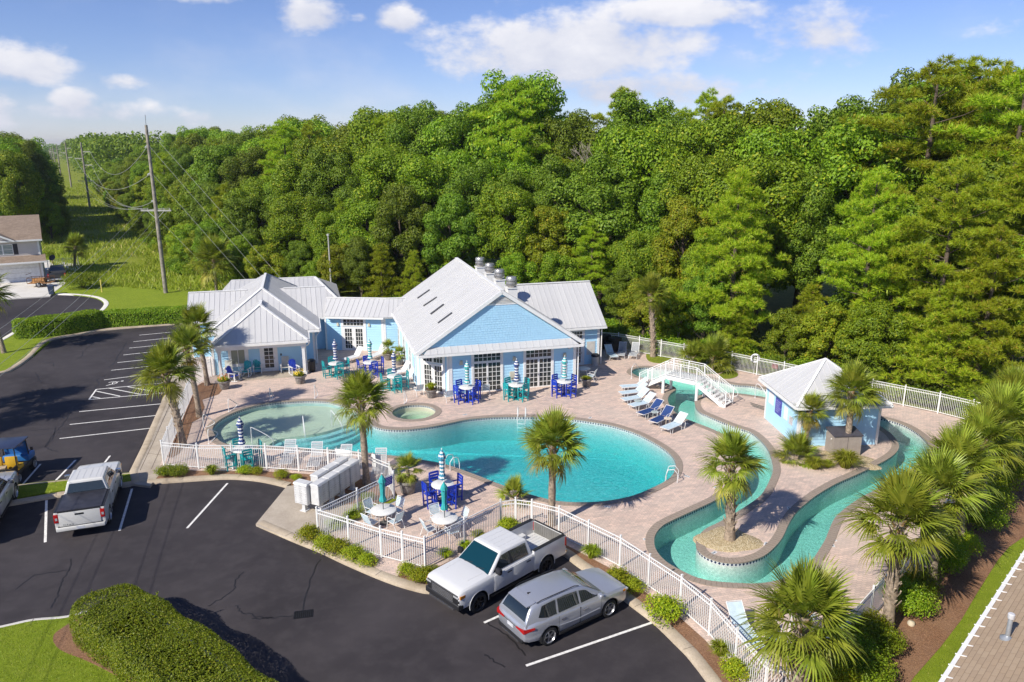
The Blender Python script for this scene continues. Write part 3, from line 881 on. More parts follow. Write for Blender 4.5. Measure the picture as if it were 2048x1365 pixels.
def mk_glass():
    t = NT('window_glass'); v = t.coord()
    t.col(t.ramp(t.noise(.9, 3, .6, v), [(.35, (.012, .018, .02)), (.7, (.07, .075, .07))])); t.set(Roughness=.06)
    t.b.inputs['Specular IOR Level'].default_value = .6
    MATS['window_glass'] = t.m; return t.m
GLASS = mk_glass()
t = NT('blinds'); v = t.coord(); w_ = t.node('ShaderNodeTexWave', {'Vector': v, 'Scale': 9.0}, bands_direction='Z')
t.col(t.mix(w_.outputs['Fac'], (.16, .18, .12), (.42, .43, .34))); t.set(Roughness=.3); BLINDS = t.m

def clip(poly, f):
    out = []
    for i in range(len(poly)):
        a, b = poly[i], poly[(i + 1) % len(poly)]
        fa, fb = f(a), f(b)
        if fa >= 0:
            out.append(a)
        if (fa >= 0) != (fb >= 0):
            out.append(a + (b - a) * (fa / (fa - fb)))
    return out
def roof_plane(roof, pts, c, w=.42, mat=None, th=.09, rib=.045):
    """standing-seam plane: every pan is its own piece with a raised seam; pts convex, counter-clockwise from above, site frame; c = origin of the thing"""
    mat = mat or ROOFM
    o = Vector((c[0], c[1], 0))
    P = [Vector(p) - o for p in pts]
    n = (P[1] - P[0]).cross(P[2] - P[0]).normalized()
    if n.z < 0:
        P = P[::-1]; n = -n
    down = (Vector((0, 0, -1)) + n * n.z).normalized()
    s = n.cross(down)
    ss = [p.dot(s) for p in P]
    a, b = min(ss), max(ss)
    k = max(1, round((b - a) / w)); ww = (b - a) / k
    for i in range(k):
        lo, hi = a + i * ww, a + (i + 1) * ww
        q = clip(clip(P, lambda p: p.dot(s) - lo), lambda p: hi - p.dot(s))
        if len(q) < 3:
            continue
        ar = sum(((q[j] - q[0]).cross(q[j + 1] - q[0])).length for j in range(1, len(q) - 1))
        if ar < .01:
            continue
        m = MB(); m.slab([p + n * .02 for p in q], .028)
        e = [p for p in q if abs(p.dot(s) - lo) < 1e-4]
        if len(e) >= 2:
            e.sort(key=lambda p: p.dot(down)); e0, e1 = e[0], e[-1]
            if (e1 - e0).length > .15:
                r = s * .016
                m.slab([e0 - r + n * rib, e1 - r + n * rib, e1 + r + n * rib, e0 + r + n * rib] if (e1 - e0).cross(r * 2).dot(n) > 0 else [e0 + r + n * rib, e1 + r + n * rib, e1 - r + n * rib, e0 - r + n * rib], rib + .01)
        m.build('roof_panel', mat, roof)
def roof_base(parent, planes, c, mat=None, th=.12):
    m = MB(Matrix.Translation((-c[0], -c[1], 0)))
    for pts in planes:
        P = [Vector(p) for p in pts]
        if (P[1] - P[0]).cross(P[2] - P[0]).z < 0:
            P = P[::-1]
        n = (P[1] - P[0]).cross(P[2] - P[0]).normalized()
        m.slab([p - n * .012 for p in P], th)
    return m.build('roof', mat or plain('fascia_white', (.76, .75, .73), .5), parent)
def bar3(m, a, b, w, h, lift=0.0):
    """rectangular bar between two 3d points"""
    a, b = Vector(a), Vector(b); d = (b - a).normalized()
    side = d.cross(Vector((0, 0, 1)))
    side = side.normalized() if side.length > 1e-4 else Vector((1, 0, 0))
    up = side.cross(d).normalized()
    vs = []
    for p in (a, b):
        p = p + up * lift
        vs += [p - side * w / 2 - up * h / 2, p + side * w / 2 - up * h / 2, p + side * w / 2 + up * h / 2, p - side * w / 2 + up * h / 2]
    m.add(vs, [(0, 1, 2, 3), (7, 6, 5, 4), (0, 4, 5, 1), (1, 5, 6, 2), (2, 6, 7, 3), (3, 7, 4, 0)])
def caps(roof, lines, c, w=.26, mat=None):
    for a, b in lines:
        m = MB(Matrix.Translation((-c[0], -c[1], 0))); bar3(m, a, b, w, .05, .04); m.build('ridge_cap', mat or TRIM, roof)
def frame2(p0, p1):
    d = Vector(p1) - Vector(p0); L = d.length; d /= L
    return d, Vector((d.y, -d.x)), L
def wallM(p0, p1, c):
    """matrix: x along the wall, y outwards, z up"""
    d, n, L = frame2(p0, p1)
    return Matrix(((d.x, n.x, 0, p0[0] - c[0]), (d.y, n.y, 0, p0[1] - c[1]), (0, 0, 1, 0), (0, 0, 0, 1)))
def siding(parent, p0, p1, z0, z1, c, holes=(), mat=None, expo=.21, ztop=None):
    """a wall plate and its lap boards; holes = (s0, s1, z0, z1); ztop(s) lowers the top (gables)"""
    mat = mat or BLUE
    M = wallM(p0, p1, c); d, n, L = frame2(p0, p1)
    m = MB(M); m.b2((0, -.16, z0 - .05), (L, -.012, z1))
    wall = m.build('wall', mat, parent)
    k = max(1, round((z1 - z0) / expo)); e = (z1 - z0) / k
    for i in range(k):
        a, b = z0 + i * e, z0 + (i + 1) * e
        cuts = sorted((h[0], h[1]) for h in holes if h[2] < (a + b) / 2 < h[3])
        segs, x = [], 0.0
        for h0, h1 in cuts:
            if h0 - x > .03:
                segs.append((x, h0))
            x = max(x, h1)
        if L - x > .03:
            segs.append((x, L))
        if not segs:
            continue
        for x0, x1 in segs:
            m = MB(M); m.add([(x0, -.02, a), (x1, -.02, a), (x1, .034, a), (x0, .034, a), (x0, -.02, b), (x1, -.02, b), (x1, .004, b), (x0, .004, b)],
                  [(0, 1, 2, 3), (7, 6, 5, 4), (3, 2, 6, 7), (0, 3, 7, 4), (1, 5, 6, 2), (0, 4, 5, 1)])
            m.build('siding_board', mat, wall)
    return wall
def trimbar(parent, p0, p1, c, rects, name='trim', y=.045, mat=None):
    for r in rects:
        m = MB(wallM(p0, p1, c)); m.b2((r[0], -.01, r[2]), (r[1], y, r[3])); m.build(name, mat or TRIM, parent)
def glazed(parent, name, p0, p1, c, s0, s1, z0, z1, cols, rows, fw=.09, mull=.03, glass=None, leaf=False, kick=.0, proud=.06):
    """framed sash: frame with glazing bars (part), every pane and the handle are sub-parts"""
    M = wallM(p0, p1, c)
    m = MB(M)
    m.b2((s0, 0, z0), (s0 + fw, proud, z1)); m.b2((s1 - fw, 0, z0), (s1, proud, z1))
    m.b2((s0 + fw, 0, z1 - fw), (s1 - fw, proud - .002, z1)); m.b2((s0 + fw, 0, z0), (s1 - fw, proud - .002, z0 + fw + kick))
    ax, bx, az_, bz = s0 + fw, s1 - fw, z0 + fw + kick, z1 - fw
    for i in range(1, cols):
        x = ax + (bx - ax) * i / cols; m.b2((x - mull / 2, .022, az_), (x + mull / 2, .044, bz))
    for j in range(1, rows):
        z = az_ + (bz - az_) * j / rows; m.b2((ax, .024, z - mull / 2), (bx, .042, z + mull / 2))
    f = m.build(name, TRIM, parent)
    pw, ph = (bx - ax) / cols, (bz - az_) / rows
    me = None
    for i in range(cols):
        for j in range(rows):
            if me is None:
                pm = MB(); pm.b2((-pw / 2, -.008, -ph / 2), (pw / 2, .008, ph / 2)); me = pm.mesh('pane', glass or GLASS)
            p = M @ Vector((ax + pw * (i + .5), .02, az_ + ph * (j + .5)))
            d, n, L = frame2(p0, p1)
            ob('pane', me, f, p, math.atan2(d.y, d.x))
    if leaf:
        m = MB(M); x = s1 - fw * .55 if leaf > 0 else s0 + fw * .55
        m.box((x, proud + .03, z0 + 1.0), (.03, .04, .14)); m.build('handle', plain('steel', (.35, .35, .36), .3, .9), f)
    return f

# ------------------------------------------------------------------ pool hall (gabled hall with the right wing)
hc = (13.0, 57.0)
hall = thing('pool_hall', 'large light blue hall with shingled front gable and white metal roof', 'building', UV(*hc, 0), ANG)
EZ, RZ, UL, UR, UM, VF, VB = 3.4, 7.46, 6.85, 19.05, 12.95, 49.28, 65.2
WV, WL_, WR_, WT = 49.65, 7.25, 18.62, 3.3
left = [(UL, VF, EZ), (UM, VF, RZ), (UM, VB, RZ), (UL, VB, EZ)]
right = [(UM, VF, RZ), (UR, VF, EZ), (UR, VB, EZ), (UM, VB, RZ)]
SLP = (RZ - EZ) / (UM - UL)
wrz, wrv = 6.2, 57.7
u0 = UM + (RZ - wrz) / SLP
wingf = [(u0 - .1, wrv, wrz), (UR - .05, 53.75, 3.3), (22.7, 53.75, 3.3), (22.7, wrv, wrz)]
wingb = [(u0 - .1, wrv, wrz), (22.7, wrv, wrz), (22.7, 61.65, 3.3), (UR - .05, 61.65, 3.3)]
GV = 49.44
pent = [(UL + .45, 48.98, 3.30), (UR - .45, 48.98, 3.30), (UR - .95, GV - .02, 3.70), (UL + .95, GV - .02, 3.70)]
rf = roof_base(hall, [left, right], hc)
for p in (left, right):
    roof_plane(rf, p, hc, .41, rib=.05)
caps(rf, [((UM, VF, RZ), (UM, VB, RZ))], hc)
rf2 = roof_base(hall, [wingf, wingb], hc)
for p in (wingf, wingb):
    roof_plane(rf2, p, hc, .41, rib=.05)
caps(rf2, [((u0, wrv, wrz), (22.7, wrv, wrz))], hc)
rf3 = roof_base(hall, [pent], hc, th=.05); roof_plane(rf3, pent, hc, .5)
# fascias, gutters and rakes
m = MB(Matrix.Translation((-hc[0], -hc[1], 0)))
for a, b in (((UL, VF - .03, EZ - .10), (UM, VF - .03, RZ - .10)), ((UR, VF - .03, EZ - .10), (UM, VF - .03, RZ - .10))):
    bar3(m, a, b, .07, .24)
m.build('rake_board', TRIM, hall)
m = MB(Matrix.Translation((-hc[0], -hc[1], 0)))
bar3(m, (UL + .1, 49.0, 3.2), (UR - .1, 49.0, 3.2), .12, .16); m.build('gutter', TRIM, hall)
for a, b in (((UL - .05, VF, EZ - .08), (UL - .05, VB, EZ - .08)), ((UR + .05, VF, EZ - .08), (UR + .05, 53.7, EZ - .08)), ((UR, 53.68, 3.2), (22.7, 53.68, 3.2))):
    m = MB(Matrix.Translation((-hc[0], -hc[1], 0))); bar3(m, a, b, .13, .14); m.build('gutter', TRIM, hall)
# front wall
f0, f1 = (9.2, WV), (WR_, WV)
D1, D2 = (10.9 - 9.2, 12.98 - 9.2), (14.72 - 9.2, 16.78 - 9.2)
siding(hall, f0, f1, DECK, WT, hc, [(D1[0], D1[1], 0, 3.05), (D2[0], D2[1], 0, 3.05)])
for d0, d1 in (D1, D2):
    trimbar(hall, f0, f1, hc, [(d0 - .12, d0 + .02, DECK, 3.06), (d1 - .02, d1 + .12, DECK, 3.06), (d0 - .12, d1 + .12, 3.02, 3.14)], y=.075)
    mid = (d0 + d1) / 2
    glazed(hall, 'sliding_door', f0, f1, hc, d0 + .02, mid, DECK, 2.32, 3, 6, .07, .035, leaf=1)
    glazed(hall, 'sliding_door', f0, f1, hc, mid, d1 - .02, DECK, 2.32, 3, 6, .07, .035)
    glazed(hall, 'transom_window', f0, f1, hc, d0 + .02, d1 - .02, 2.34, 3.02, 6, 2, .07, .035)
trimbar(hall, f0, f1, hc, [(0, .22, DECK, WT), (9.2, 9.42, DECK, WT), (.22, 9.2, 3.14, 3.3)], 'corner_board', .05)
# chamfered corner with double doors
c0, c1 = (WL_, 51.35), (9.2, WV)
CL = math.hypot(c1[0] - c0[0], c1[1] - c0[1])
siding(hall, c0, c1, DECK, WT, hc, [(.42, CL - .42, 0, 3.1)])
trimbar(hall, c0, c1, hc, [(.30, .44, DECK, 3.12), (CL - .44, CL - .30, DECK, 3.12), (.30, CL - .30, 3.05, 3.15)], y=.07)
glazed(hall, 'french_door', c0, c1, hc, .44, CL / 2, DECK, 2.25, 3, 5, .14, .03, leaf=1)
glazed(hall, 'french_door', c0, c1, hc, CL / 2, CL - .44, DECK, 2.25, 3, 5, .14, .03)
glazed(hall, 'transom_window', c0, c1, hc, .44, CL / 2, 2.3, 3.05, 3, 2, .07, .03); glazed(hall, 'transom_window', c0, c1, hc, CL / 2, CL - .44, 2.3, 3.05, 3, 2, .07, .03)
trimbar(hall, c0, c1, hc, [(0, .16, DECK, WT), (CL - .16, CL, DECK, WT)], 'corner_board', .045)
# left wall: piers and narrow windows
l0, l1 = (WL_, 65.0), (WL_, 51.35)
LL = l0[1] - l1[1]
wins = [LL - 1.9 - 1.75 * k for k in range(6)]
siding(hall, l0, l1, DECK, WT, hc, [(x - .45, x + .45, .5, 2.7) for x in wins[1::2]])
for k, x in enumerate(wins):
    trimbar(hall, l0, l1, hc, [(x + .72, x + .95, DECK, WT)], 'pilaster', .07)
    if k % 2:
        glazed(hall, 'window', l0, l1, hc, x - .45, x + .45, .5, 2.7, 2, 4, .08, .03)
trimbar(hall, l0, l1, hc, [(LL - .2, LL, DECK, WT)], 'corner_board', .05)
trimbar(hall, l0, l1, hc, [(LL - 1.5, LL - 1.0, 1.3, 2.2)], 'notice_board', .05, plain('sign_blue', (.04, .05, .36), .4))
# right wall of the hall, wing walls
siding(hall, (WR_, WV), (WR_, 54.2), DECK, WT, hc)
trimbar(hall, (WR_, WV), (WR_, 54.2), hc, [(0, .2, DECK, WT)], 'corner_board', .05)
w0, w1 = (WR_, 54.2), (22.3, 54.2)
siding(hall, w0, w1, DECK, 3.25, hc, [(1.15, 2.3, 0, 3.0)])
glazed(hall, 'french_door', w0, w1, hc, 1.2, 2.25, DECK, 2.2, 3, 6, .16, .03, leaf=1); glazed(hall, 'transom_window', w0, w1, hc, 1.2, 2.25, 2.28, 2.95, 4, 2, .07, .03)
trimbar(hall, w0, w1, hc, [(1.05, 1.2, DECK, 3.0), (2.25, 2.4, DECK, 3.0), (1.05, 2.4, 2.95, 3.06)], y=.07)
trimbar(hall, w0, w1, hc, [(3.48, 3.68, DECK, 3.2)], 'corner_board', .05)
trimbar(hall, w0, w1, hc, [(2.6, 3.3, .9, 2.0)], 'notice_board', .045, plain('notice_cream', (.62, .60, .55), .6))
siding(hall, (22.3, 54.2), (22.3, 61.2), DECK, 3.25, hc)
m = MB(Matrix.Translation((-hc[0], -hc[1], 0))); m.add([(22.28, 54.2, 3.2), (22.28, 61.2, 3.2), (22.28, wrv, 6.05)], [(0, 1, 2)]); m.build('gable_wall', BLUE, hall)
siding(hall, (22.3, 61.2), (WL_, 61.2), DECK, 3.2, hc)
# shingled gable: backing and individually laid shingle rows (joined, too small to pick apart)
gz0, gz1 = 3.62, 7.2
m = MB(Matrix.Translation((-hc[0], -hc[1], 0)))
m.slab([(UL + .45, GV - .02, 3.3), (UR - .45, GV - .02, 3.3), (UM, GV - .02, RZ - .2)], .12)
gw = m.build('gable_wall', BLUE, hall)
m = MB(Matrix.Translation((-hc[0], -hc[1], 0))); q = random.Random(2)
z = gz0
while z < 6.5:
    x = UL + (z - EZ + .2) / SLP + .3; xe = UR - (z - EZ + .2) / SLP - .3; x -= q.random() * .2
    while x < xe:
        w = q.uniform(.16, .30); a, b = max(x, UL + (z + .2 - EZ + .1) / SLP + .12), min(x + w - .012, UR - (z + .2 - EZ + .1) / SLP - .12)
        if b > a + .02:
            j = q.uniform(-.012, .012); o1 = q.uniform(.024, .034)
            m.add([(a, GV - .03, z + .21), (b, GV - .03, z + .21), (b, GV - .02 - o1, z + j), (a, GV - .02 - o1, z + j), (a, GV - .02, z + j), (b, GV - .02, z + j)], [(3, 2, 1, 0), (4, 5, 2, 3)])
        x += w
    z += .165
m.build('shingles', BLUE, gw, kind='stuff')
for k in range(5):
    z = 6.52 + k * .1; h = (RZ - .32 - z) / SLP
    if h > .06:
        m = MB(Matrix.Translation((-hc[0], -hc[1], 0))); m.box((UM, GV - .06, z + .04), (2 * h, .05, .07), rot=Matrix.Rotation(.5, 4, 'X')); m.build('louvre_slat', plain('louvre', (.60, .585, .56), .6), gw)
m = MB(Matrix.Translation((-hc[0], -hc[1], 0))); m.b2((UM - 1.25, GV - .07, 6.44), (UM + 1.25, GV - .02, 6.52)); m.build('louvre_sill', TRIM, gw)
# roof slots on the left slope
def on_plane(px, py, P):
    W = [UV(p[0], p[1], p[2]) for p in P[:3]]
    n = (W[1] - W[0]).cross(W[2] - W[0])
    u, v = (px - 1024) / FPX, (py - 682.5) / FPX
    d = Vector((u, CP - v * SP, -SP - v * CP)); o = Vector((0, 0, CAM_H))
    t = (W[0] - o).dot(n) / d.dot(n); w = o + d * t
    return Vector((w.x * CA + w.y * SA, -w.x * SA + w.y * CA, w.z))
dark = plain('slot_dark', (.06, .06, .065), .5)
for (a, b) in (((835.6, 597.8), (859.8, 580.9)), ((847.7, 613), (874, 595.6)), ((862, 629.7), (888.4, 610)), ((877, 647.7), (905, 627))):
    pa, pb = on_plane(*a, left), on_plane(*b, left)
    m = MB(Matrix.Translation((-hc[0], -hc[1], 0))); bar3(m, pa, pb, .30, .06, .05); s_ = m.build('roof_slot', dark, rf)
for v_ in (61.9, 58.5, 55.4, 51.9):
    u_ = 14.35; zb = RZ - SLP * (u_ - UM)
    m = MB(Matrix.Translation((u_ - hc[0], v_ - hc[1], 0))); m.box((0, 0, zb + .12), (.72, .72, .95)); m.box((0, 0, zb + .62), (.84, .84, .06)); cv = m.build('exhaust_vent', TRIM, hall)
    m = MB(Matrix.Translation((u_ - hc[0], v_ - hc[1], 0)))
    m.lathe([(.22, zb + .64), (.30, zb + .68), (.40, zb + .80), (.42, zb + .95), (.41, zb + 1.02), (.36, zb + 1.05), (.36, zb + 1.12), (.41, zb + 1.15), (.41, zb + 1.30), (.36, zb + 1.40), (.33, zb + 1.41), (0.01, zb + 1.44)], 20)
    m.build('vent_drum', plain('galvanised', (.48, .46, .43), .38, .7, vary=.12), cv, smooth=40)
# wall lamps, fountain, posters, downpipes
cream = plain('lamp_cream', (.66, .60, .45), .5)
for px in (920, 1024, 1126):
    s_ = (px - 897) * 9.45 / 254
    m = MB(wallM(f0, f1, hc)); m.box((s_, .07, 2.42), (.26, .10, .30), top=(.7, 1)); m.box((s_, .12, 2.44), (.17, .10, .18)); m.build('wall_lamp', cream, hall)
m = MB(wallM(f0, f1, hc)); m.box((4.6, .14, 1.28), (.46, .24, .42), top=(1, .6)); m.box((4.6, .10, .98), (.3, .18, .2)); m.build('drinking_fountain', plain('fountain_tan', (.58, .55, .44), .4), hall)
m = MB(wallM(f0, f1, hc)); m.b2((8.25, .02, 1.0), (8.75, .04, 1.9)); m.build('notice_board', plain('notice_grey', (.48, .53, .62), .5), hall)
m = MB(wallM(f0, f1, hc)); m.lathe([(.01, 2.85), (.09, 2.88), (.11, 2.96), (.08, 3.05), (.01, 3.07)], 12, (8.85, .12, 0)); m.build('security_camera', plain('glass_globe', (.75, .75, .78), .15), hall, smooth=60)
for (uu, vv) in ((18.75, 49.5), (22.42, 54.05)):
    m = MB(Matrix.Translation((uu - hc[0], vv - hc[1], 0))); m.tube([(0, 0, DECK), (0, 0, 3.0), (.12, -.2, 3.2)], .045); m.build('downpipe', TRIM, hall)

# ------------------------------------------------------------------ link between the two
lc = (4.2, 65.0)
link = thing('link_building', 'low blue connecting wing with white double doors and sloped metal roof', 'building', UV(*lc, 0), ANG)
a0, a1, a2 = (1.25, 64.35), (6.05, 62.6), (7.2, 62.4)
LA = math.hypot(a1[0] - a0[0], a1[1] - a0[1])
siding(link, a0, a1, DECK, 3.05, lc, [(1.55, 3.45, 0, 2.95)])
trimbar(link, a0, a1, lc, [(0, .14, DECK, 3.05), (1.42, 1.57, DECK, 2.98), (3.43, 3.58, DECK, 2.98), (1.42, 3.58, 2.9, 3.02), (LA - .2, LA, DECK, 3.05), (.14, 1.42, 2.92, 3.05), (3.58, LA - .2, 2.92, 3.05)], y=.06)
glazed(link, 'french_door', a0, a1, lc, 1.57, 2.5, DECK, 2.2, 3, 5, .17, .03, leaf=1); glazed(link, 'french_door', a0, a1, lc, 2.5, 3.43, DECK, 2.2, 3, 5, .17, .03)
glazed(link, 'transom_window', a0, a1, lc, 1.57, 3.43, 2.25, 2.9, 6, 2, .07, .03)
siding(link, a1, a2, DECK, 3.05, lc)
trimbar(link, a1, a2, lc, [(0, .18, DECK, 3.05), (.18, 1.1, 2.92, 3.05)], y=.05)
for s_ in (1.15, 3.85):
    m = MB(wallM(a0, a1, lc)); m.box((s_, .07, 2.4), (.2, .10, .26), top=(.7, 1)); m.build('wall_lamp', cream, link)
lr1 = [(1.3, 63.95, 3.15), (6.0, 62.2, 3.15), (6.6, 64.4, 4.3), (1.6, 66.2, 4.3)]
lr2 = [(6.0, 62.2, 3.15), (7.6, 61.9, 3.15), (8.3, 64.2, 4.3), (6.6, 64.4, 4.3)]
lr3 = [(1.6, 66.2, 4.3), (6.6, 64.4, 4.3), (7.1, 67.2, 3.1), (2.2, 69.0, 3.1)]
lrf = roof_base(link, [lr1, lr2, lr3], lc)
for p in (lr1, lr2, lr3):
    roof_plane(lrf, p, lc, .42)
caps(lrf, [((1.6, 66.2, 4.3), (6.6, 64.4, 4.3)), ((6.6, 64.4, 4.3), (8.3, 64.2, 4.3))], lc, .2)
m = MB(Matrix.Translation((-lc[0], -lc[1], 0))); bar3(m, (1.3, 63.88, 3.05), (6.0, 62.12, 3.05), .12, .14); m.build('gutter', TRIM, link)

# ------------------------------------------------------------------ clubhouse on the left
cc = (-3.55, 66.0)
club = thing('clubhouse', 'light blue clubhouse with stacked white hip roofs and columned front porch', 'building', UV(*cc, 0), ANG)
BU = -3.55
# porch roof, second roof, cross wing, rear roof
PE, PA = 2.9, 5.18
porch = [[(-7.0, 57.15, PE), (-.2, 57.15, PE), (-3.6, 60.15, PA)], [(-7.0, 57.15, PE), (-3.6, 60.15, PA), (-3.6, 62.6, PA), (-7.0, 62.6, PE)], [(-.2, 57.15, PE), (-.2, 62.6, PE), (-3.6, 62.6, PA), (-3.6, 60.15, PA)]]
BE, BA = 3.0, 5.88
bx0, bx1 = BU - 4.28, BU + 4.28
broof = [[(bx0, 59.94, BE), (bx1, 59.94, BE), (BU, 63.5, BA)], [(bx0, 59.94, BE), (BU, 63.5, BA), (BU, 71, BA), (bx0, 75, BE)], [(bx1, 59.94, BE), (bx1, 75, BE), (BU, 71, BA), (BU, 63.5, BA)], [(bx1, 75, BE), (bx0, 75, BE), (BU, 71, BA)]]
wx0, wx1, wz, wv = -9.7, 1.5, 5.07, 67.5
wing = [[(wx0, 64.4, 3.0), (wx1, 64.4, 3.0), (wx1, wv, wz), (wx0, wv, wz)], [(wx0, wv, wz), (wx1, wv, wz), (wx1, 70.6, 3.0), (wx0, 70.6, 3.0)]]
rear = [[(-8.2, 70, 3.0), (3.0, 70, 3.0), (.8, 75, 4.7), (-6.9, 75, 4.7)], [(3.0, 70, 3.0), (3.0, 80, 3.0), (.8, 75, 4.7)], [(-8.2, 80, 3.0), (-8.2, 70, 3.0), (-6.9, 75, 4.7)], [(3.0, 80, 3.0), (-8.2, 80, 3.0), (-6.9, 75, 4.7), (.8, 75, 4.7)]]
for planes, hips in ((porch, [((-7.0, 57.15, PE), (-3.6, 60.15, PA)), ((-.2, 57.15, PE), (-3.6, 60.15, PA)), ((-3.6, 60.15, PA), (-3.6, 62.0, PA))]),
                     (broof, [((bx0, 59.94, BE), (BU, 63.5, BA)), ((bx1, 59.94, BE), (BU, 63.5, BA)), ((BU, 63.5, BA), (BU, 71, BA)), ((BU, 71, BA), (bx1, 75, BE))]),
                     (wing, [((wx0, wv, wz), (-5.0, wv, wz)), ((-2.0, wv, wz), (wx1, wv, wz))]), (rear, [((-6.9, 75, 4.7), (.8, 75, 4.7)), ((3.0, 70, 3.0), (.8, 75, 4.7))])):
    r_ = roof_base(club, planes, cc)
    for p in planes:
        roof_plane(r_, p, cc, .42)
    caps(r_, hips, cc, .2)
for a, b in (((-7.0, 57.08, PE - .1), (-.2, 57.08, PE - .1)), ((-.13, 57.1, PE - .1), (-.13, 59.9, PE - .1)), ((-7.07, 57.1, PE - .1), (-7.07, 59.9, PE - .1)), ((-.2, 59.87, BE - .1), (bx1, 59.87, BE - .1)), ((bx1 + .06, 59.9, BE - .1), (bx1 + .06, 64.4, BE - .1)), ((bx1, 64.33, 2.92), (wx1, 64.33, 2.92))):
    m = MB(Matrix.Translation((-cc[0], -cc[1], 0))); bar3(m, a, b, .13, .16); m.build('gutter', TRIM, club)
m = MB(Matrix.Translation((-cc[0], -cc[1], 0))); m.b2((-6.85, 57.3, 2.42), (-.35, 57.55, 2.82)); m.build('porch_beam', TRIM, club)
m = MB(Matrix.Translation((-cc[0], -cc[1], 0))); m.b2((-6.9, 57.2, 2.83), (-.3, 60.3, 2.87)); m.build('porch_ceiling', TRIM, club)
for x in (-6.62, -.60):
    m = MB(Matrix.Translation((x - cc[0], 57.43 - cc[1], 0))); m.box((0, 0, 1.3), (.22, .22, 2.3)); m.box((0, 0, .25), (.32, .32, .22)); m.box((0, 0, 2.36), (.32, .32, .14)); m.build('porch_column', TRIM, club)
g0, g1 = (-7.3, 58.95), (.25, 58.95)
siding(club, (-7.3, 58.95), (-.55, 58.95), .15, 2.85, cc, [(1.25, 2.45, .85, 2.35), (3.45, 4.75, 0, 2.4)])
glazed(club, 'window', (-7.3, 58.95), (-.55, 58.95), cc, 1.3, 2.4, .85, 2.3, 2, 1, .07, .04, BLINDS)
trimbar(club, (-7.3, 58.95), (-.55, 58.95), cc, [(1.15, 1.32, .72, 2.42), (2.38, 2.62, .72, 2.42), (1.15, 2.62, 2.3, 2.45), (1.1, 2.65, .68, .85)], y=.05)
glazed(club, 'entrance_door', (-7.3, 58.95), (-.55, 58.95), cc, 3.62, 4.58, .16, 2.22, 2, 5, .15, .035, leaf=1, kick=.12)
trimbar(club, (-7.3, 58.95), (-.55, 58.95), cc, [(3.44, 3.62, .15, 2.4), (4.58, 4.76, .15, 2.4), (3.44, 4.76, 2.22, 2.42)], y=.055)
trimbar(club, (-7.3, 58.95), (-.55, 58.95), cc, [(0, .14, .13, 2.85)], 'corner_board', .045)
siding(club, (-7.3, 66), (-7.3, 58.95), DECK, 2.9, cc)
trimbar(club, (-7.3, 66), (-7.3, 58.95), cc, [(6.9, 7.05, DECK, 2.9)], 'corner_board', .045)
siding(club, (-.55, 58.95), (-.55, 60.35), DECK, 2.85, cc)
siding(club, (-.55, 60.35), (.3, 60.35), DECK, 2.95, cc)
trimbar(club, (-.55, 60.35), (.3, 60.35), cc, [(.7, .85, DECK, 2.95)], 'corner_board', .05)
siding(club, (.3, 60.35), (.3, 64.75), DECK, 2.95, cc)
trimbar(club, (.3, 60.35), (.3, 64.75), cc, [(0, .14, DECK, 2.95), (4.26, 4.4, DECK, 2.95)], 'corner_board', .05)
siding(club, (.3, 64.75), (1.25, 64.75), DECK, 2.95, cc)
siding(club, (1.25, 64.75), (1.25, 70.2), DECK, 2.95, cc)
m = MB(Matrix.Translation((-cc[0], -cc[1], 0))); m.add([(1.24, 64.75, 2.9), (1.24, 70.2, 2.9), (1.24, wv, 4.95)], [(0, 1, 2)]); m.build('gable_wall', BLUE, club)
siding(club, (-9.4, 64.75), (-7.3, 64.75), DECK, 2.95, cc)
siding(club, (-9.4, 70.2), (-9.4, 64.75), DECK, 2.95, cc)
m = MB(Matrix.Translation((-cc[0], -cc[1], 0))); m.add([(-9.39, 70.2, 2.9), (-9.39, 64.75, 2.9), (-9.39, wv, 4.95)], [(0, 1, 2)]); m.build('gable_wall', BLUE, club)
siding(club, (-7.9, 79.6), (-7.9, 70.2), DECK, 2.95, cc); siding(club, (2.7, 70.2), (2.7, 79.6), DECK, 2.95, cc)
m = MB(Matrix.Translation((-cc[0], -cc[1], 0))); m.tube([(-.08, 57.2, 2.75), (-.2, 57.45, 2.45), (-.42, 57.55, 2.3), (-.42, 57.6, DECK)], .045); m.build('downpipe', TRIM, club)
m = MB(Matrix.Translation((-cc[0], -cc[1], 0))); m.tube([(bx1, 59.9, 2.85), (.5, 60.2, 2.5), (.42, 60.28, 2.3), (.42, 60.28, DECK)], .045); m.build('downpipe', TRIM, club)
m = MB(Matrix.Translation((-cc[0], -cc[1], 0))); m.b2((-2.35, 58.85, 1.35), (-2.25, 58.93, 1.5)); m.build('card_reader', plain('black_plastic', (.015, .015, .017), .4), club)

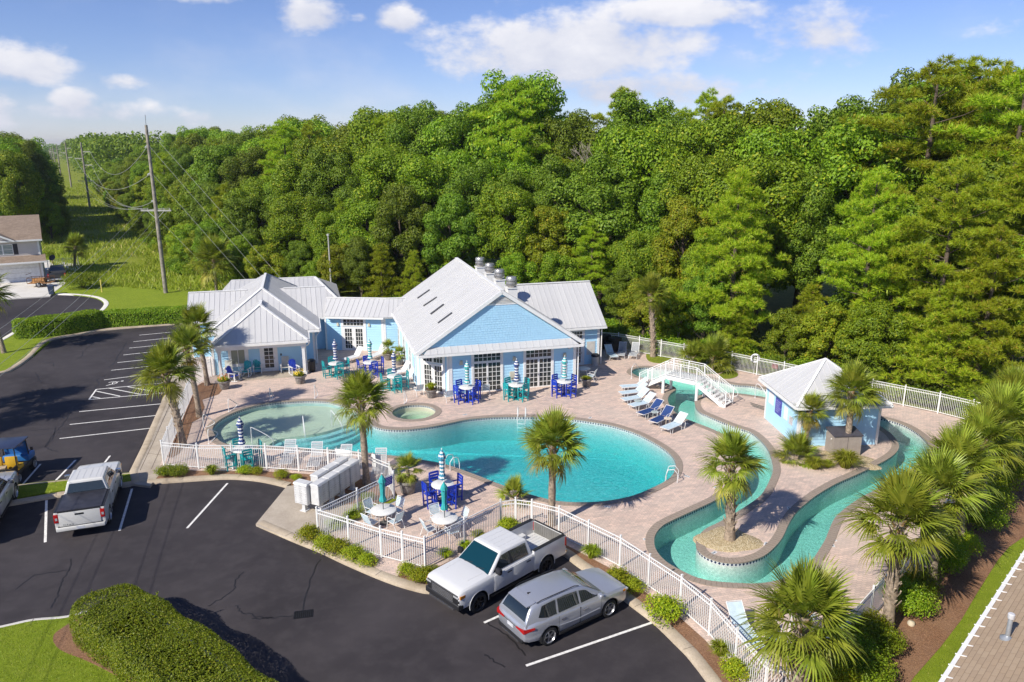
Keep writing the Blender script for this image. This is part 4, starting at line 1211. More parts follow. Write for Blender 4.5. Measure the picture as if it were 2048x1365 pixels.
# ------------------------------------------------------------------ pool house on the island
PHC = UV(29.85, 36.85)
ph = thing('pool_house', 'small light blue pool house with white pyramid roof on the river island', 'building', (PHC.x, PHC.y, 0), R(3.7))
H, E, Z0, Z1 = 2.42, 2.82, 2.7, 4.7
pyr = [[(-E, -E, Z0), (E, -E, Z0), (0, 0, Z1)], [(E, -E, Z0), (E, E, Z0), (0, 0, Z1)], [(E, E, Z0), (-E, E, Z0), (0, 0, Z1)], [(-E, E, Z0), (-E, -E, Z0), (0, 0, Z1)]]
pr = roof_base(ph, pyr, (0, 0))
for p in pyr:
    roof_plane(pr, p, (0, 0), .41, rib=.045)
caps(pr, [((sx * E, sy * E, Z0), (0, 0, Z1)) for sx in (-1, 1) for sy in (-1, 1)], (0, 0), .14)
for a, b in (((-E, -E - .05, 2.6), (E, -E - .05, 2.6)), ((-E - .05, -E, 2.6), (-E - .05, E, 2.6)), ((E + .05, -E, 2.6), (E + .05, E, 2.6))):
    m = MB(); bar3(m, a, b, .09, .14); m.build('gutter', TRIM, ph)
m = MB(); m.b2((-E + .02, -E + .02, 2.58), (E - .02, E - .02, 2.62)); m.build('soffit', TRIM, ph)
cs = [(-H, -H), (H, -H), (H, H), (-H, H)]
for i in range(4):
    siding(ph, cs[i], cs[(i + 1) % 4], DECK, 2.58, (0, 0))
    trimbar(ph, cs[i], cs[(i + 1) % 4], (0, 0), [(0, .14, DECK, 2.58), (2 * H - .14, 2 * H, DECK, 2.58)], 'corner_board', .045)
q0, q1 = (-H, H), (-H, -H)
poster = plain('poster_paper', (.60, .58, .60), .6)
t = NT('poster_print'); v = t.coord(); w_ = t.node('ShaderNodeTexBrick', {'Vector': t.node('ShaderNodeMapping', {'Vector': v, 'Rotation': (R(90), 0, R(90))}).outputs[0], 'Color1': (.30, .27, .40, 1), 'Color2': (.55, .50, .55, 1), 'Mortar': (.78, .76, .76, 1), 'Scale': 1.0, 'Mortar Size': .02, 'Brick Width': .16, 'Row Height': .07})
t.col(w_.outputs[0]); t.set(Roughness=.5); POSTP = t.m
for nm, s0, s1, z0, z1, mt in (('poster', .50, 1.25, 1.35, 2.1, POSTP), ('rules_board', 1.55, 2.45, 1.05, 2.05, MATS['sign_blue']), ('poster', 2.85, 3.35, 1.15, 1.95, POSTP), ('poster', 3.6, 4.1, 1.1, 1.6, poster)):
    m = MB(wallM(q0, q1, (0, 0))); m.b2((s0, .02, z0), (s1, .045, z1)); o_ = m.build(nm, mt, ph)
    if nm == 'rules_board':
        for k in range(6):
            m = MB(wallM(q0, q1, (0, 0))); m.b2((s0 + .1, .045, z1 - .18 - k * .13), (s1 - .1 - .12 * (k % 3), .048, z1 - .155 - k * .13)); m.build('text_line', plain('text_white', (.5, .52, .75), .6), o_)
for s_, w in ((2.4, (q0, q1)), (2.35, (cs[0], cs[1]))):
    m = MB(wallM(*w, (0, 0))); m.box((s_, .09, 2.36), (.2, .16, .2)); m.build('floodlight', plain('brass', (.40, .27, .10), .4), ph)

# ------------------------------------------------------------------ grey storage box beside the pool house
sb = thing('storage_box', 'tall beige resin storage box with dark lid beside the pool house', 'storage box', G(1692, 912, DECK), R(4))
tan = plain('box_taupe', (.34, .29, .25), .6)
m = MB(); m.b2((-.80, -.03, .02), (.80, .95, 1.18)); body = m.build('body', tan, sb)
m = MB(); m.b2((-.005, -.045, .06), (.005, -.029, 1.14)); m.build('door_gap', plain('gap_dark', (.08, .07, .065), .7), body)
m = MB(); m.add([(-.86, -.08, 1.18), (.86, -.08, 1.18), (.86, 1.0, 1.34), (-.86, 1.0, 1.34), (-.84, -.08, 1.25), (.84, -.08, 1.25), (.84, 1.0, 1.41), (-.84, 1.0, 1.41)], [(3, 2, 1, 0), (4, 5, 6, 7), (0, 1, 5, 4), (1, 2, 6, 5), (2, 3, 7, 6), (3, 0, 4, 7)])
m.build('lid', plain('lid_dark', (.075, .07, .085), .45), sb)
m = MB(); m.lathe([(.001, -.04), (.05, -.04), (.05, -.03)], 12, (-.83, .3, .95), axis='Y'); m.build('badge', TRIM, sb)

# ------------------------------------------------------------------ fences
FM = plain('fence_white', (.80, .795, .775), .4, vary=.03)
pk = MB(); pk.box((0, 0, .66), (.019, .019, 1.22)); PK = pk.mesh('picket', FM)
po = MB(); po.box((0, 0, .74), (.062, .062, 1.48)); po.box((0, 0, 1.495), (.075, .075, .03)); PO = po.mesh('post', FM)
def fence(label, pts, gate=False, bay=2.0, end_post=True, name='fence', h=DECK, sp=.105, group=None):
    pts = [Vector(p[:2]) for p in pts]
    t_ = thing(name, label, 'gate' if gate else 'fence', (*pts[0], h), group=group)
    o = pts[0]
    for si, (a, b) in enumerate(zip(pts, pts[1:])):
        d = b - a; L = d.length; d /= L; rz = math.atan2(d.y, d.x)
        nb = max(1, round(L / bay))
        for k in range(nb + (1 if si == len(pts) - 2 and end_post else 0)):
            p = a + d * (L * k / nb) - o
            ob('post', PO, t_, (p.x, p.y, 0), rz)
        mid = (a + b) / 2 - o
        for z in (.10, 1.20, 1.37):
            m = MB(); m.box((0, 0, 0), (L, .034, .034)); m.build('rail', FM, t_, loc=(mid.x, mid.y, z), rz=rz)
        n = int(L / sp)
        for k in range(n):
            s = (k + .5) * L / n
            if min(abs(s - L * j / nb) for j in range(nb + 1)) < .045:
                continue
            p = a + d * s - o
            ob('picket', PK, t_, (p.x, p.y, .045), rz)
    return t_
fence('white picket fence along the sidewalk behind the palm trunks', [fA1, fA], end_post=False)
fence('short white picket fence joining the clubhouse porch corner', [fA2, fA1], end_post=False)
fence('white picket fence behind the mailboxes and the mulch bed with low shrubs', F2pts, end_post=False)
fence('white picket fence beside the mailbox pad with a blue sign', [fB, fC], end_post=False)
gL, gR = FB(763, 1116), FB(806, 1127)
fence('white picket fence left of the gate above yellow-green shrubs', [fC, gL], end_post=False)
fence('white picket gate at the short paver walk', [gL, gR], gate=True, end_post=False, name='gate')
fence('white picket fence from the gate to the corner post by the white crew cab truck', [gR, fD], end_post=False)
fence('white picket fence running along the white crew cab truck', [fD, fE], end_post=False)
fence('short angled white picket fence around the planter above the truck bed', [fE, fE2, fE3], end_post=False)
fence('long white picket fence between the river pool and the parked silver car', [fE3] + fF + [fK])
fence('white picket fence behind the shrubs and the row of right hand palms', [fK, fK2] + fR + [fL], bay=2.1, end_post=False)
fence('white picket fence along the dense woods behind the bridge and pool house', [fL] + fM + [fN], bay=2.1, end_post=False)
fence('white picket fence in shade behind the covered grills', [fN, UV(22.4, 60).xy])

# ================================================================== VEGETATION
import numpy as np
def mesh_np(name, V, F, mats, mi=None, smooth=False):
    V = np.asarray(V, dtype=np.float32).reshape(-1, 3); F = np.asarray(F, dtype=np.int32)
    me = bpy.data.meshes.new(name)
    me.vertices.add(len(V)); me.vertices.foreach_set('co', V.ravel())
    me.loops.add(F.size); me.loops.foreach_set('vertex_index', F.ravel())
    me.polygons.add(len(F)); me.polygons.foreach_set('loop_start', np.arange(0, F.size, F.shape[1], dtype=np.int32))
    for m in (mats if isinstance(mats, (list, tuple)) else [mats]):
        me.materials.append(m)
    if mi is not None:
        me.polygons.foreach_set('material_index', np.asarray(mi, dtype=np.int32))
    me.polygons.foreach_set('use_smooth', np.full(len(F), smooth))
    me.update(calc_edges=True)
    return me
def unit(a):
    return a / np.maximum(1e-6, np.linalg.norm(a, axis=1, keepdims=True))
def leaf_quads(rs, P, N, L, W, fold=.12):
    """one pointed leaf per point: diamond of two triangles-worth, bent along its rib"""
    n = len(P)
    A = unit(np.cross(N, unit(rs.normal(size=(n, 3)))))
    B = np.cross(N, A)
    L = L[:, None]; W = W[:, None]
    V = np.stack([P - A * L * .5, P + B * W * .5 + N * L * fold, P + A * L * .5 - N * L * .05, P - B * W * .5 + N * L * fold], 1).reshape(-1, 3)
    F = np.arange(4 * n).reshape(n, 4)
    return V, F
def sph(rs, n, up=0.0):
    d = unit(rs.normal(size=(n, 3)))
    if up:
        d[:, 2] = np.abs(d[:, 2]) * up + d[:, 2] * (1 - up); d = unit(d)
    return d
LEAF = {
    'broad': leafmat('leaf_broad', (.135, .220, .009), (.310, .430, .020), (.46, .48, .03), .38),
    'dark': leafmat('leaf_dark', (.100, .172, .010), (.240, .335, .020), (.32, .38, .04), .34),
    'yellow': leafmat('leaf_yellow', (.215, .290, .010), (.390, .460, .025), (.55, .46, .03), .40),
    'pine': leafmat('leaf_pine', (.270, .370, .014), (.500, .600, .030), (.58, .44, .06), .40),
    'palm': leafmat('leaf_palm', (.190, .235, .020), (.380, .420, .050), (.48, .45, .11), .34, .42),
    'palm_old': leafmat('leaf_palm_old', (.30, .26, .04), (.46, .38, .08), (.48, .34, .12), .3),
    'hedge': leafmat('leaf_hedge', (.145, .230, .008), (.320, .420, .018), (.50, .52, .05), .36, .45),
    'shrub': leafmat('leaf_shrub', (.240, .310, .010), (.440, .490, .020), (.62, .54, .03), .40),
    'grass': leafmat('leaf_grass', (.190, .260, .012), (.340, .420, .030), (.50, .44, .13), .35),
    'tall': leafmat('leaf_tallgrass', (.230, .290, .018), (.420, .450, .045), (.58, .48, .17), .4),
}
BARK = plain('bark', (.115, .085, .062), .9, vary=.25, scale=5)
PALE = plain('dead_wood', (.40, .34, .27), .85, vary=.2, scale=4)
PTR = plain('palm_trunk', (.30, .235, .175), .9, vary=.25, scale=9)
PBOOT = plain('palm_boot', (.47, .375, .275), .85, vary=.22, scale=8)
PFIB = plain('palm_fibre', (.33, .20, .085), .9, vary=.25, scale=9)
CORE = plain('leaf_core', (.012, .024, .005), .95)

def trunk_mesh(rs, H, r, limbs, lean=.04, drop=.18):
    m = MB()
    k = 7; pts = [(math.sin(i * .9) * lean * i * .4, math.cos(i * 1.3) * lean * i * .35, H * .86 * i / (k - 1)) for i in range(k)]
    m.tube(pts, [r * (1.25 if i == 0 else 1 - .82 * i / (k - 1)) for i in range(k)], 8)
    for c in limbs:
        t = max(.12, min(.8, c[2] / H - drop - rs.uniform(0, drop * .5)))
        a = Vector((0, 0, H * t)); b = Vector(c)
        mid = a.lerp(b, .5) + Vector((0, 0, -.05 * (b - a).length))
        rr = r * (.42 - .28 * t) * (1 if drop > .1 else .6)
        m.tube([a, mid, b], [rr, rr * .65, rr * .22], 5)
    return m.mesh('trunk', BARK, 60)
def proto_broad(seed, H, Rr, kind, ncl=70, per=300, leaf=.34, low=.24):
    rs = np.random.RandomState(seed)
    ctr = np.array([0, 0, H * (.5 + low / 2)]); semi = np.array([Rr, Rr, H * (.5 - low / 2)])
    d = sph(rs, ncl, .25); rad = rs.uniform(.5, .98, ncl) ** .6
    C = ctr + d * rad[:, None] * semi * (1 + .18 * np.sin(3 * np.arctan2(d[:, 1], d[:, 0]) + seed))[:, None]
    Vs, Fs, o = [], [], 0
    for c in C:
        rc = rs.uniform(.55, 1.35) * Rr / 3.6
        n = int(per * (rc * 3.6 / Rr) ** 2)
        dd = sph(rs, n, .2)
        P = c + dd * (rc * rs.uniform(.25, 1.0, n) ** .35 * 1.05)[:, None] * np.array([1, 1, .9])
        N = unit(dd * 1.25 + np.array([0, 0, .2]) + rs.normal(size=(n, 3)) * .38)
        L = leaf * rs.uniform(.65, 1.25, n)
        V, F = leaf_quads(rs, P, N, L, L * .72)
        Vs.append(V); Fs.append(F + o); o += len(V)
    crown = mesh_np('crown', np.concatenate(Vs), np.concatenate(Fs), LEAF[kind])
    return trunk_mesh(rs, H, H * .017 + .05, [tuple(C[i]) for i in range(0, ncl, 4)]), crown
def proto_pine(seed, H, Rr, conical=True, ntuft=1300, nn=16, low=.22, tuft=.52):
    rs = np.random.RandomState(seed)
    Vs, Fs, o, limbs = [], [], 0, []
    nb = 46
    ends = []
    for i in range(nb):
        f = i / (nb - 1); z = H * (low + (1 - low) * f * .985)
        if conical:
            rr = Rr * (1 - f) ** .72 * rs.uniform(.75, 1.05) + .35
        else:
            rr = Rr * math.sin(math.pi * (.18 + .80 * f)) ** .8 * rs.uniform(.55, 1.1) + .3
        a = i * 2.4 + rs.uniform(-.4, .4)
        e = np.array([math.cos(a) * rr, math.sin(a) * rr, z + rr * .12])
        ends.append((e, np.array([0, 0, z - rr * .1]), rr)); limbs.append(tuple(e))
    w = np.array([e[2] for e in ends]); w = w / w.sum()
    cnt = np.maximum(6, (w * ntuft).astype(int))
    for (e, b, rr), n in zip(ends, cnt):
        # pads of tufts towards the branch end
        npad = max(2, int(n / 11))
        for j in range(npad):
            t = rs.uniform(.45, 1.02)
            pc = b + (e - b) * t + rs.normal(size=3) * np.array([.42, .42, .16]) * (.5 + rr * .16)
            m_ = max(3, n // npad)
            for q in range(m_):
                dd = sph(rs, 1, .6)[0]
                p = pc + dd * np.array([.6, .6, .46]) * (.55 + .08 * rr)
                ax = unit((dd * .9 + np.array([0, 0, .55]))[None])[0]
                nd = unit(ax[None] * .75 + rs.normal(size=(nn, 3)) * .62)
                ln = tuft * rs.uniform(.7, 1.15, nn)[:, None]
                sd = unit(np.cross(nd, rs.normal(size=(nn, 3)))) * .034 * (tuft / .5)
                base = p[None] + nd * .04
                V = np.stack([base - sd, base + sd, base + nd * ln], 1).reshape(-1, 3)
                Vs.append(V); Fs.append(np.arange(3 * nn).reshape(nn, 3) + o); o += len(V)
    crown = mesh_np('crown', np.concatenate(Vs), np.concatenate(Fs), LEAF['pine'])
    return trunk_mesh(rs, H * 1.12, H * .014 + .07, limbs[::2], .03, .05), crown
def proto_bush(seed, Rr, h, kind, n=2600, leaf=.09, lumps=9, stem=True):
    rs = np.random.RandomState(seed)
    Vs, Fs, o = [], [], 0
    for i in range(lumps):
        a = rs.uniform(0, 6.28); r0 = Rr * rs.uniform(0, .55)
        c = np.array([math.cos(a) * r0, math.sin(a) * r0, h * rs.uniform(.35, .62)]); rc = Rr * rs.uniform(.42, .66)
        dd = sph(rs, n // lumps, .3)
        P = c + dd * (rc * rs.uniform(.6, 1.06, len(dd)))[:, None] * np.array([1, 1, h / Rr * .62])
        P[:, 2] = np.maximum(P[:, 2], .02 + rs.uniform(0, .1, len(P)))
        N = unit(dd * .7 + np.array([0, 0, .4]) + rs.normal(size=dd.shape) * .5)
        L = leaf * rs.uniform(.6, 1.3, len(P)); V, F = leaf_quads(rs, P, N, L, L * .6)
        Vs.append(V); Fs.append(F + o); o += len(V)
    fol = mesh_np('foliage', np.concatenate(Vs), np.concatenate(Fs), LEAF[kind])
    m = MB()
    for i in range(5):
        a = i * 1.26; m.tube([(0, 0, 0), (math.cos(a) * Rr * .25, math.sin(a) * Rr * .25, h * .4), (math.cos(a) * Rr * .45, math.sin(a) * Rr * .45, h * .7)], [.035, .025, .01], 4)
    return m.mesh('stem', BARK), fol
def proto_tuft(seed, h, Rr, kind, n=240, w=.018):
    rs = np.random.RandomState(seed)
    a = rs.uniform(0, 6.28, n); lean = rs.uniform(.1, 1.0, n) ** .8; ln = h * rs.uniform(.7, 1.15, n)
    d = np.stack([np.cos(a), np.sin(a), np.zeros(n)], 1); s = np.stack([-np.sin(a), np.cos(a), np.zeros(n)], 1) * w
    b = d * rs.uniform(0, Rr * .22, n)[:, None]
    mid = b + d * (lean * Rr * .45)[:, None] + np.array([0, 0, 1.]) * (ln * .72)[:, None]
    tip = b + d * (lean * Rr)[:, None] + np.array([0, 0, 1.]) * (ln * (1 - .45 * lean))[:, None]
    V = np.stack([b - s, b + s, mid + s * .8, mid - s * .8, tip + s * .1, tip - s * .1], 1).reshape(-1, 3)
    i0 = (np.arange(n) * 6)[:, None]
    F = np.concatenate([i0 + np.array([0, 1, 2, 3]), i0 + np.array([3, 2, 4, 5])])
    return mesh_np('blades', V, F, LEAF[kind])

# ------------------------------------------------------------------ woods
PROTO = {
    'broad0': proto_broad(1, 17, 3.9, 'broad', 125, 390, .27), 'broad1': proto_broad(2, 15, 4.3, 'broad', 128, 380, .27), 'broad2': proto_broad(3, 19, 4.0, 'dark', 128, 390, .26),
    'dark0': proto_broad(4, 14, 3.6, 'dark', 115, 390, .25), 'yellow0': proto_broad(5, 13, 3.1, 'yellow', 100, 380, .25), 'small0': proto_broad(6, 8, 2.6, 'yellow', 74, 330, .22, .1),
    'small1': proto_broad(7, 8.5, 2.8, 'broad', 76, 330, .22, .1),
    'pine_cone': proto_pine(11, 16, 4.2, True, 3400, 16, .22, .42), 'pine_round': proto_pine(12, 22, 4.6, False, 3600, 16, .36, .44), 'pine_open': proto_pine(13, 24, 5.2, False, 3400, 16, .40, .46),
    'pine_young': proto_pine(14, 9, 2.6, True, 1900, 16, .08, .36),
}
TLAB = {'broad0': 'leafy mid green broadleaf tree', 'broad1': 'wide crowned mid green broadleaf tree', 'broad2': 'tall dark green broadleaf tree',
        'dark0': 'dark green rounded evergreen tree', 'yellow0': 'yellowish green broadleaf tree', 'small0': 'low yellow green sapling at the wood edge',
        'small1': 'low mid green sapling at the wood edge', 'pine_cone': 'cone shaped bright needled pine', 'pine_round': 'tall round topped pine',
        'pine_open': 'very tall open crowned pine', 'pine_young': 'young cone shaped pine at the wood edge'}
PH = {'broad0': 17, 'broad1': 15, 'broad2': 19, 'dark0': 14, 'yellow0': 13, 'small0': 8, 'small1': 8.5, 'pine_cone': 17.5, 'pine_round': 23, 'pine_open': 25, 'pine_young': 9.7}
def tree(kind, x, y, h, rz=None, wide=1.0, label=None, z=-.03, group=None):
    s = h / PH[kind]
    if label is None:
        px = proj(x, y, 8)[0]
        where = 'behind the beige house' if px < 110 else 'beside the power line corridor' if px < 420 else 'behind the clubhouse' if px < 800 else 'behind the hall' if px < 1240 else 'behind the footbridge' if px < 1540 else 'behind the pool house' if px < 1800 else 'at the right end of the back fence'
        label = TLAB[kind] + ' ' + where; group = kind + ' trees ' + where
    name = 'pine_tree' if kind.startswith('pine') else 'broadleaf_tree'
    t_ = thing(name, label or TLAB[kind], 'tree', (x, y, z), rnd.uniform(0, 6.28) if rz is None else rz, group, (s * wide, s * wide, s))
    tr_, cr_ = PROTO[kind]
    ob('trunk', tr_, t_); ob('crown', cr_, t_)
    return t_
SKY = [(-200, 262), (0, 262), (90, 268), (100, 300), (130, 300), (160, 286), (200, 276), (300, 270), (360, 262), (400, 248), (440, 240), (480, 244), (540, 246), (580, 232), (630, 232), (700, 240), (730, 215), (770, 203), (860, 197), (930, 200), (985, 160), (1020, 143),
       (1065, 150), (1090, 178), (1130, 192), (1180, 205), (1240, 163), (1290, 185), (1330, 205), (1390, 168), (1440, 170), (1480, 178), (1530, 175), (1570, 205), (1640, 178), (1700, 195), (1760, 190), (1800, 140), (1850, 98), (1910, 92), (1960, 118), (2048, 108), (2400, 110)]
def skyline(px):
    for (a, b), (c, d) in zip(SKY, SKY[1:]):
        if a <= px <= c:
            return b + (d - b) * (px - a) / (c - a)
    return 110
def proj(x, y, z):
    dy = y * CP - (z - CAM_H) * SP
    return 1024 + FPX * x / dy, 682.5 - FPX * ((z - CAM_H) * CP + y * SP) / dy
def top_at(x, y, py):
    """height at ground place (x, y) that shows at image row py"""
    v = (py - 682.5) / FPX
    return CAM_H + y * (-SP - v * CP) / (CP - v * SP)
EDGE = [Vector(p) for p in ((-150, 274), (-108, 205), (-70, 144), (-50, 112), (-36, 92.5), (-24, 85), (-11, 80), (1, 76.5), (8, 70), (13.5, 64.5), (18.5, 59.5), (24, 54.2), (30.5, 48.5), (37, 42), (46, 36))]
EN = []
for i, p in enumerate(EDGE):
    t_ = (EDGE[min(i + 1, len(EDGE) - 1)] - EDGE[max(i - 1, 0)]).normalized(); EN.append(Vector((-t_.y, t_.x)))
def edge_at(s):
    acc = 0
    for i in range(len(EDGE) - 1):
        l = (EDGE[i + 1] - EDGE[i]).length
        if acc + l >= s:
            f = (s - acc) / l; return EDGE[i].lerp(EDGE[i + 1], f), EN[i].lerp(EN[i + 1], f).normalized()
        acc += l
    return EDGE[-1], EN[-1]
ELEN = sum((b - a).length for a, b in zip(EDGE, EDGE[1:]))
TREES = []
# single pines that stand out; the rows leave room for them
STAND = ((1475, 303, 61.5, 'pine_cone', 1.05), (1840, 98, 66, 'pine_open', 1.2), (1920, 92, 70, 'pine_round', 1.25), (2010, 112, 62, 'pine_open', 1.2), (1745, 320, 57.5, 'pine_round', 1.0),
                            (1900, 300, 52.5, 'pine_round', 1.1), (2000, 420, 49.5, 'pine_cone', 1.1), (1800, 470, 57, 'pine_young', 1.3), (1640, 560, 62, 'pine_young', 1.2), (2060, 250, 54, 'pine_round', 1.2), (1930, 560, 50, 'pine_young', 1.3), (1030, 143, 98, 'pine_open', 1.0),
                            (1240, 162, 100, 'pine_round', 1.0), (680, 372, 93, 'pine_cone', .62), (575, 232, 115, 'pine_round', 1.0), (625, 236, 118, 'pine_open', .9), (1405, 168, 98, 'pine_open', 1.0), (330, 300, 150, 'pine_round', 1.0), (1100, 178, 104, 'pine_open', .7), (888, 470, 84, 'pine_young', .8), (555, 390, 100, 'pine_young', .9))
RES = [((px - 1024) / FPX * (dep * CP + 6 * SP), dep) for (px, ty, dep, k, w) in STAND if dep < 62.5]
rt = random.Random(21)
def place_row(off, step, kinds, hr, jit=1.6, skyk=None, s0=0.0, s1=None):
    s = s0 + rt.uniform(0, step)
    while s < (s1 or ELEN):
        p, n = edge_at(s)
        q = p + n * (off + rt.uniform(-jit, jit))
        k = rt.choice(kinds)
        px, _ = proj(q.x, q.y, 10)
        clear = all((q.x - a) ** 2 + (q.y - b) ** 2 > (11 if off > 3 else 3) and not (off > 3 and abs(q.x / q.y - a / b) < .04 and q.y < b) for a, b in RES)
        if -120 < px < 2230 and clear:
            h = rt.uniform(*hr)
            cap = top_at(q.x, q.y, skyline(px) + rt.uniform(0, 34 if skyk else 60))
            if skyk:
                h = max(9, min(30, cap * rt.uniform(.97, 1.0)))
            else:
                h = min(h, cap)
            wd = 1.0 if h < PH[k] * 1.25 else .9
            tree(k, q.x, q.y, h, wide=wd * rt.uniform(.92, 1.12)); TREES.append((q.x, q.y))
        far = max(1.0, q.length / 95)
        s += step * rt.uniform(.75, 1.25) * far
place_row(1.0, 3.4, ['small0', 'small1', 'small1', 'small0', 'pine_young', 'dark0'], (4.0, 7.5), 1.0)
place_row(5.5, 5.0, ['broad0', 'broad1', 'dark0', 'small1', 'yellow0', 'broad0', 'pine_cone'], (9, 13), 1.4)
place_row(10.5, 5.4, ['broad0', 'broad1', 'broad2', 'dark0', 'yellow0', 'broad2'], (12, 17), 1.6)
place_row(16.5, 5.8, ['broad0', 'broad2', 'broad1', 'pine_round', 'broad0'], (14, 20), 1.8)
place_row(24, 5.6, ['broad0', 'broad2', 'broad1', 'pine_round', 'broad2'], (16, 24), 2.2, True)
place_row(33, 7.0, ['broad0', 'broad2', 'pine_round', 'pine_open'], (18, 26), 2.2, True)
for (px, ty, dep, k, w) in STAND:
    yy = dep; xx = (px - 1024) / FPX * (dep * CP + 6 * SP)
    tree(k, xx, yy, max(6, top_at(xx, yy, ty)), wide=w)
# bare dead tree
rs = np.random.RandomState(5)
m = MB(); q = random.Random(9)
def twig(a, d, l, r, dep):
    b = a + d * l
    m.tube([a, a.lerp(b, .5) + Vector((q.uniform(-.1, .1), q.uniform(-.1, .1), .05)) * l * .6, b], [r, r * .8, r * .55], 5, False)
    if dep:
        for _ in range(3):
            twig(b, (d + Vector((q.uniform(-.8, .8), q.uniform(-.8, .8), q.uniform(-.1, .5)))).normalized(), l * .68, r * .55, dep - 1)
dx, dy_ = (1205 - 1024) / FPX * 92, 90
dt = thing('dead_tree', 'bare pale dead tree among the green treetops', 'tree', (dx, dy_, -.03))
m.tube([(0, 0, 0), (.1, 0, 7), (-.1, .1, 12)], [.28, .2, .15], 7)
dtr = m.build('trunk', PALE, dt)
m = MB()
for k in range(5):
    twig(Vector((0, 0, 10 + k * .5)), Vector((math.cos(k * 1.3) * .7, math.sin(k * 1.3) * .7, .9)).normalized(), 3.0, .13, 3)
m.build('branches', PALE, dt)
# far wood along the corridor and beyond: one mass
def far_mass(name, label, pts, n, leaf, hfun, seed):
    rs = np.random.RandomState(seed); Vs, Fs, o = [], [], 0
    for (x, y) in pts:
        h = hfun(x, y); Rr = rs.uniform(3.5, 5.5)
        d = sph(rs, n, .5)
        P = np.array([x, y, h - Rr * 1.15]) + d * np.array([Rr, Rr, Rr * 1.15]) * rs.uniform(.8, 1.1, (n, 1))
        low = rs.uniform(0, 1, n // 2)
        P2_ = np.stack([x + d[:n // 2, 0] * Rr, y + d[:n // 2, 1] * Rr, low * (h - Rr)], 1)
        P = np.concatenate([P, P2_]); N = unit(np.concatenate([d, d[:n // 2]]) + rs.normal(size=P.shape) * .5)
        L = leaf * rs.uniform(.7, 1.3, len(P)); V, F = leaf_quads(rs, P, N, L, L * .8)
        Vs.append(V); Fs.append(F + o); o += len(V)
    ob(name, mesh_np(name, np.concatenate(Vs), np.concatenate(Fs), LEAF['dark']), None, label=label, cat='woods', kind='stuff')
pts = []
for i in range(90):
    f = i / 89; p = Vector((-165, 298)).lerp(Vector((-560, 960)), f ** 1.3)
    for k in range(3):
        pts.append((p.x + 8 + k * 11 + rt.uniform(-3, 3), p.y + rt.uniform(-4, 4)))
far_mass('far_woods', 'hazy distant wood along the right of the power line corridor', pts, 110, 1.25, lambda x, y: rt.uniform(17, 23), 8)
pts = []
for i in range(60):
    f = i / 59; p = Vector((-165, 235)).lerp(Vector((-640, 930)), f ** 1.2)
    for k in range(3):
        pts.append((p.x - 8 - k * 12 + rt.uniform(-4, 4), p.y + rt.uniform(-5, 5)))
far_mass('far_woods', 'hazy distant wood along the left of the power line corridor', pts, 110, 1.25, lambda x, y: rt.uniform(16, 21), 9)
pts = [(rt.uniform(-640, -560), rt.uniform(960, 1020)) for _ in range(30)]
far_mass('far_woods', 'hazy wood closing the far end of the corridor', pts, 110, 1.6, lambda x, y: rt.uniform(14, 19), 10)
# left woods behind the beige house
for i in range(34):
    f = rt.random(); yy = 112 + f * 130; lim = -52 - (yy - 88) * .66
    xx = lim - 20 - rt.uniform(0, 46) - f * 10
    px, _ = proj(xx, yy, 8)
    if px > -160 and (px < 105):
        k = rt.choice(['broad0', 'dark0', 'broad2', 'pine_round', 'broad1'])
        tree(k, xx, yy, min(22, top_at(xx, yy, 268 + rt.uniform(0, 60))), label=None)
for px in range(-70, 92, 15):
    for dep in (138, 165, 195):
        dd_ = dep + rt.uniform(-10, 10); xx = (px + rt.uniform(-6, 6) - 1024) / FPX * dd_
        if px < 60 or dep > 150:
            tree(rt.choice(['broad0', 'dark0', 'broad2', 'pine_round', 'broad1']), xx, dd_, top_at(xx, dd_, 266 + rt.uniform(0, 22) + (195 - dep) * .25))
for (px, py, h) in ((105, 480, 7), (60, 470, 10), (125, 470, 6), (30, 450, 12), (80, 450, 11), (110, 440, 9), (10, 440, 13), (95, 420, 10), (100, 395, 12), (75, 400, 13)):
    p = G(px, py); tree(rt.choice(['dark0', 'broad0', 'small1']), p.x, p.y, h)

# ------------------------------------------------------------------ bushes and tall grass of the corridor
BUSH = {'wild0': proto_bush(31, 1.5, 1.8, 'broad', 2600, .17), 'wild1': proto_bush(32, 1.4, 1.6, 'yellow', 2600, .17), 'wild2': proto_bush(33, 1.7, 1.9, 'dark', 2600, .17),
        'low0': proto_bush(34, .62, .70, 'shrub', 3200, .060, 10), 'low1': proto_bush(35, .58, .62, 'hedge', 3200, .060, 10), 'big0': proto_bush(36, 1.15, 1.5, 'hedge', 6500, .075, 13), 'big1': proto_bush(37, 1.2, 1.4, 'shrub', 6000, .08, 12)}
def bush(kind, x, y, s=1.0, z=0.0, label='', group=None, name='shrub', sz=None):
    t_ = thing(name, label, 'shrub', (x, y, z), rnd.uniform(0, 6.28), group, (s, s, s if sz is None else sz))
    st, fo = BUSH[kind]
    ob('stem', st, t_); ob('foliage', fo, t_)
    return t_
for i in range(95):
    f = rt.random() ** 1.4; yy = 86 + f * 150
    xr = -34 - (yy - 90) * .60; xl = xr - 16 - (yy - 86) * .10
    side = rt.random()
    xx = xr - rt.uniform(-2, 5) if side < .62 else xl + rt.uniform(-4, 3)
    k = rt.choice(['wild0', 'wild1', 'wild1', 'wild2'])
    bx_, by_ = proj(xx, yy, 0)
    if bx_ > 90 and by_ > 520 + max(0, bx_ - 200) * .22:
        continue
    bush(k, xx, yy, rt.uniform(.7, 1.5), -.03, {'wild0': 'mid green wild bush in the power line corridor', 'wild1': 'yellow green wild bush in the power line corridor', 'wild2': 'dark green wild bush in the power line corridor'}[k], 'corridor bushes ' + k[-1])
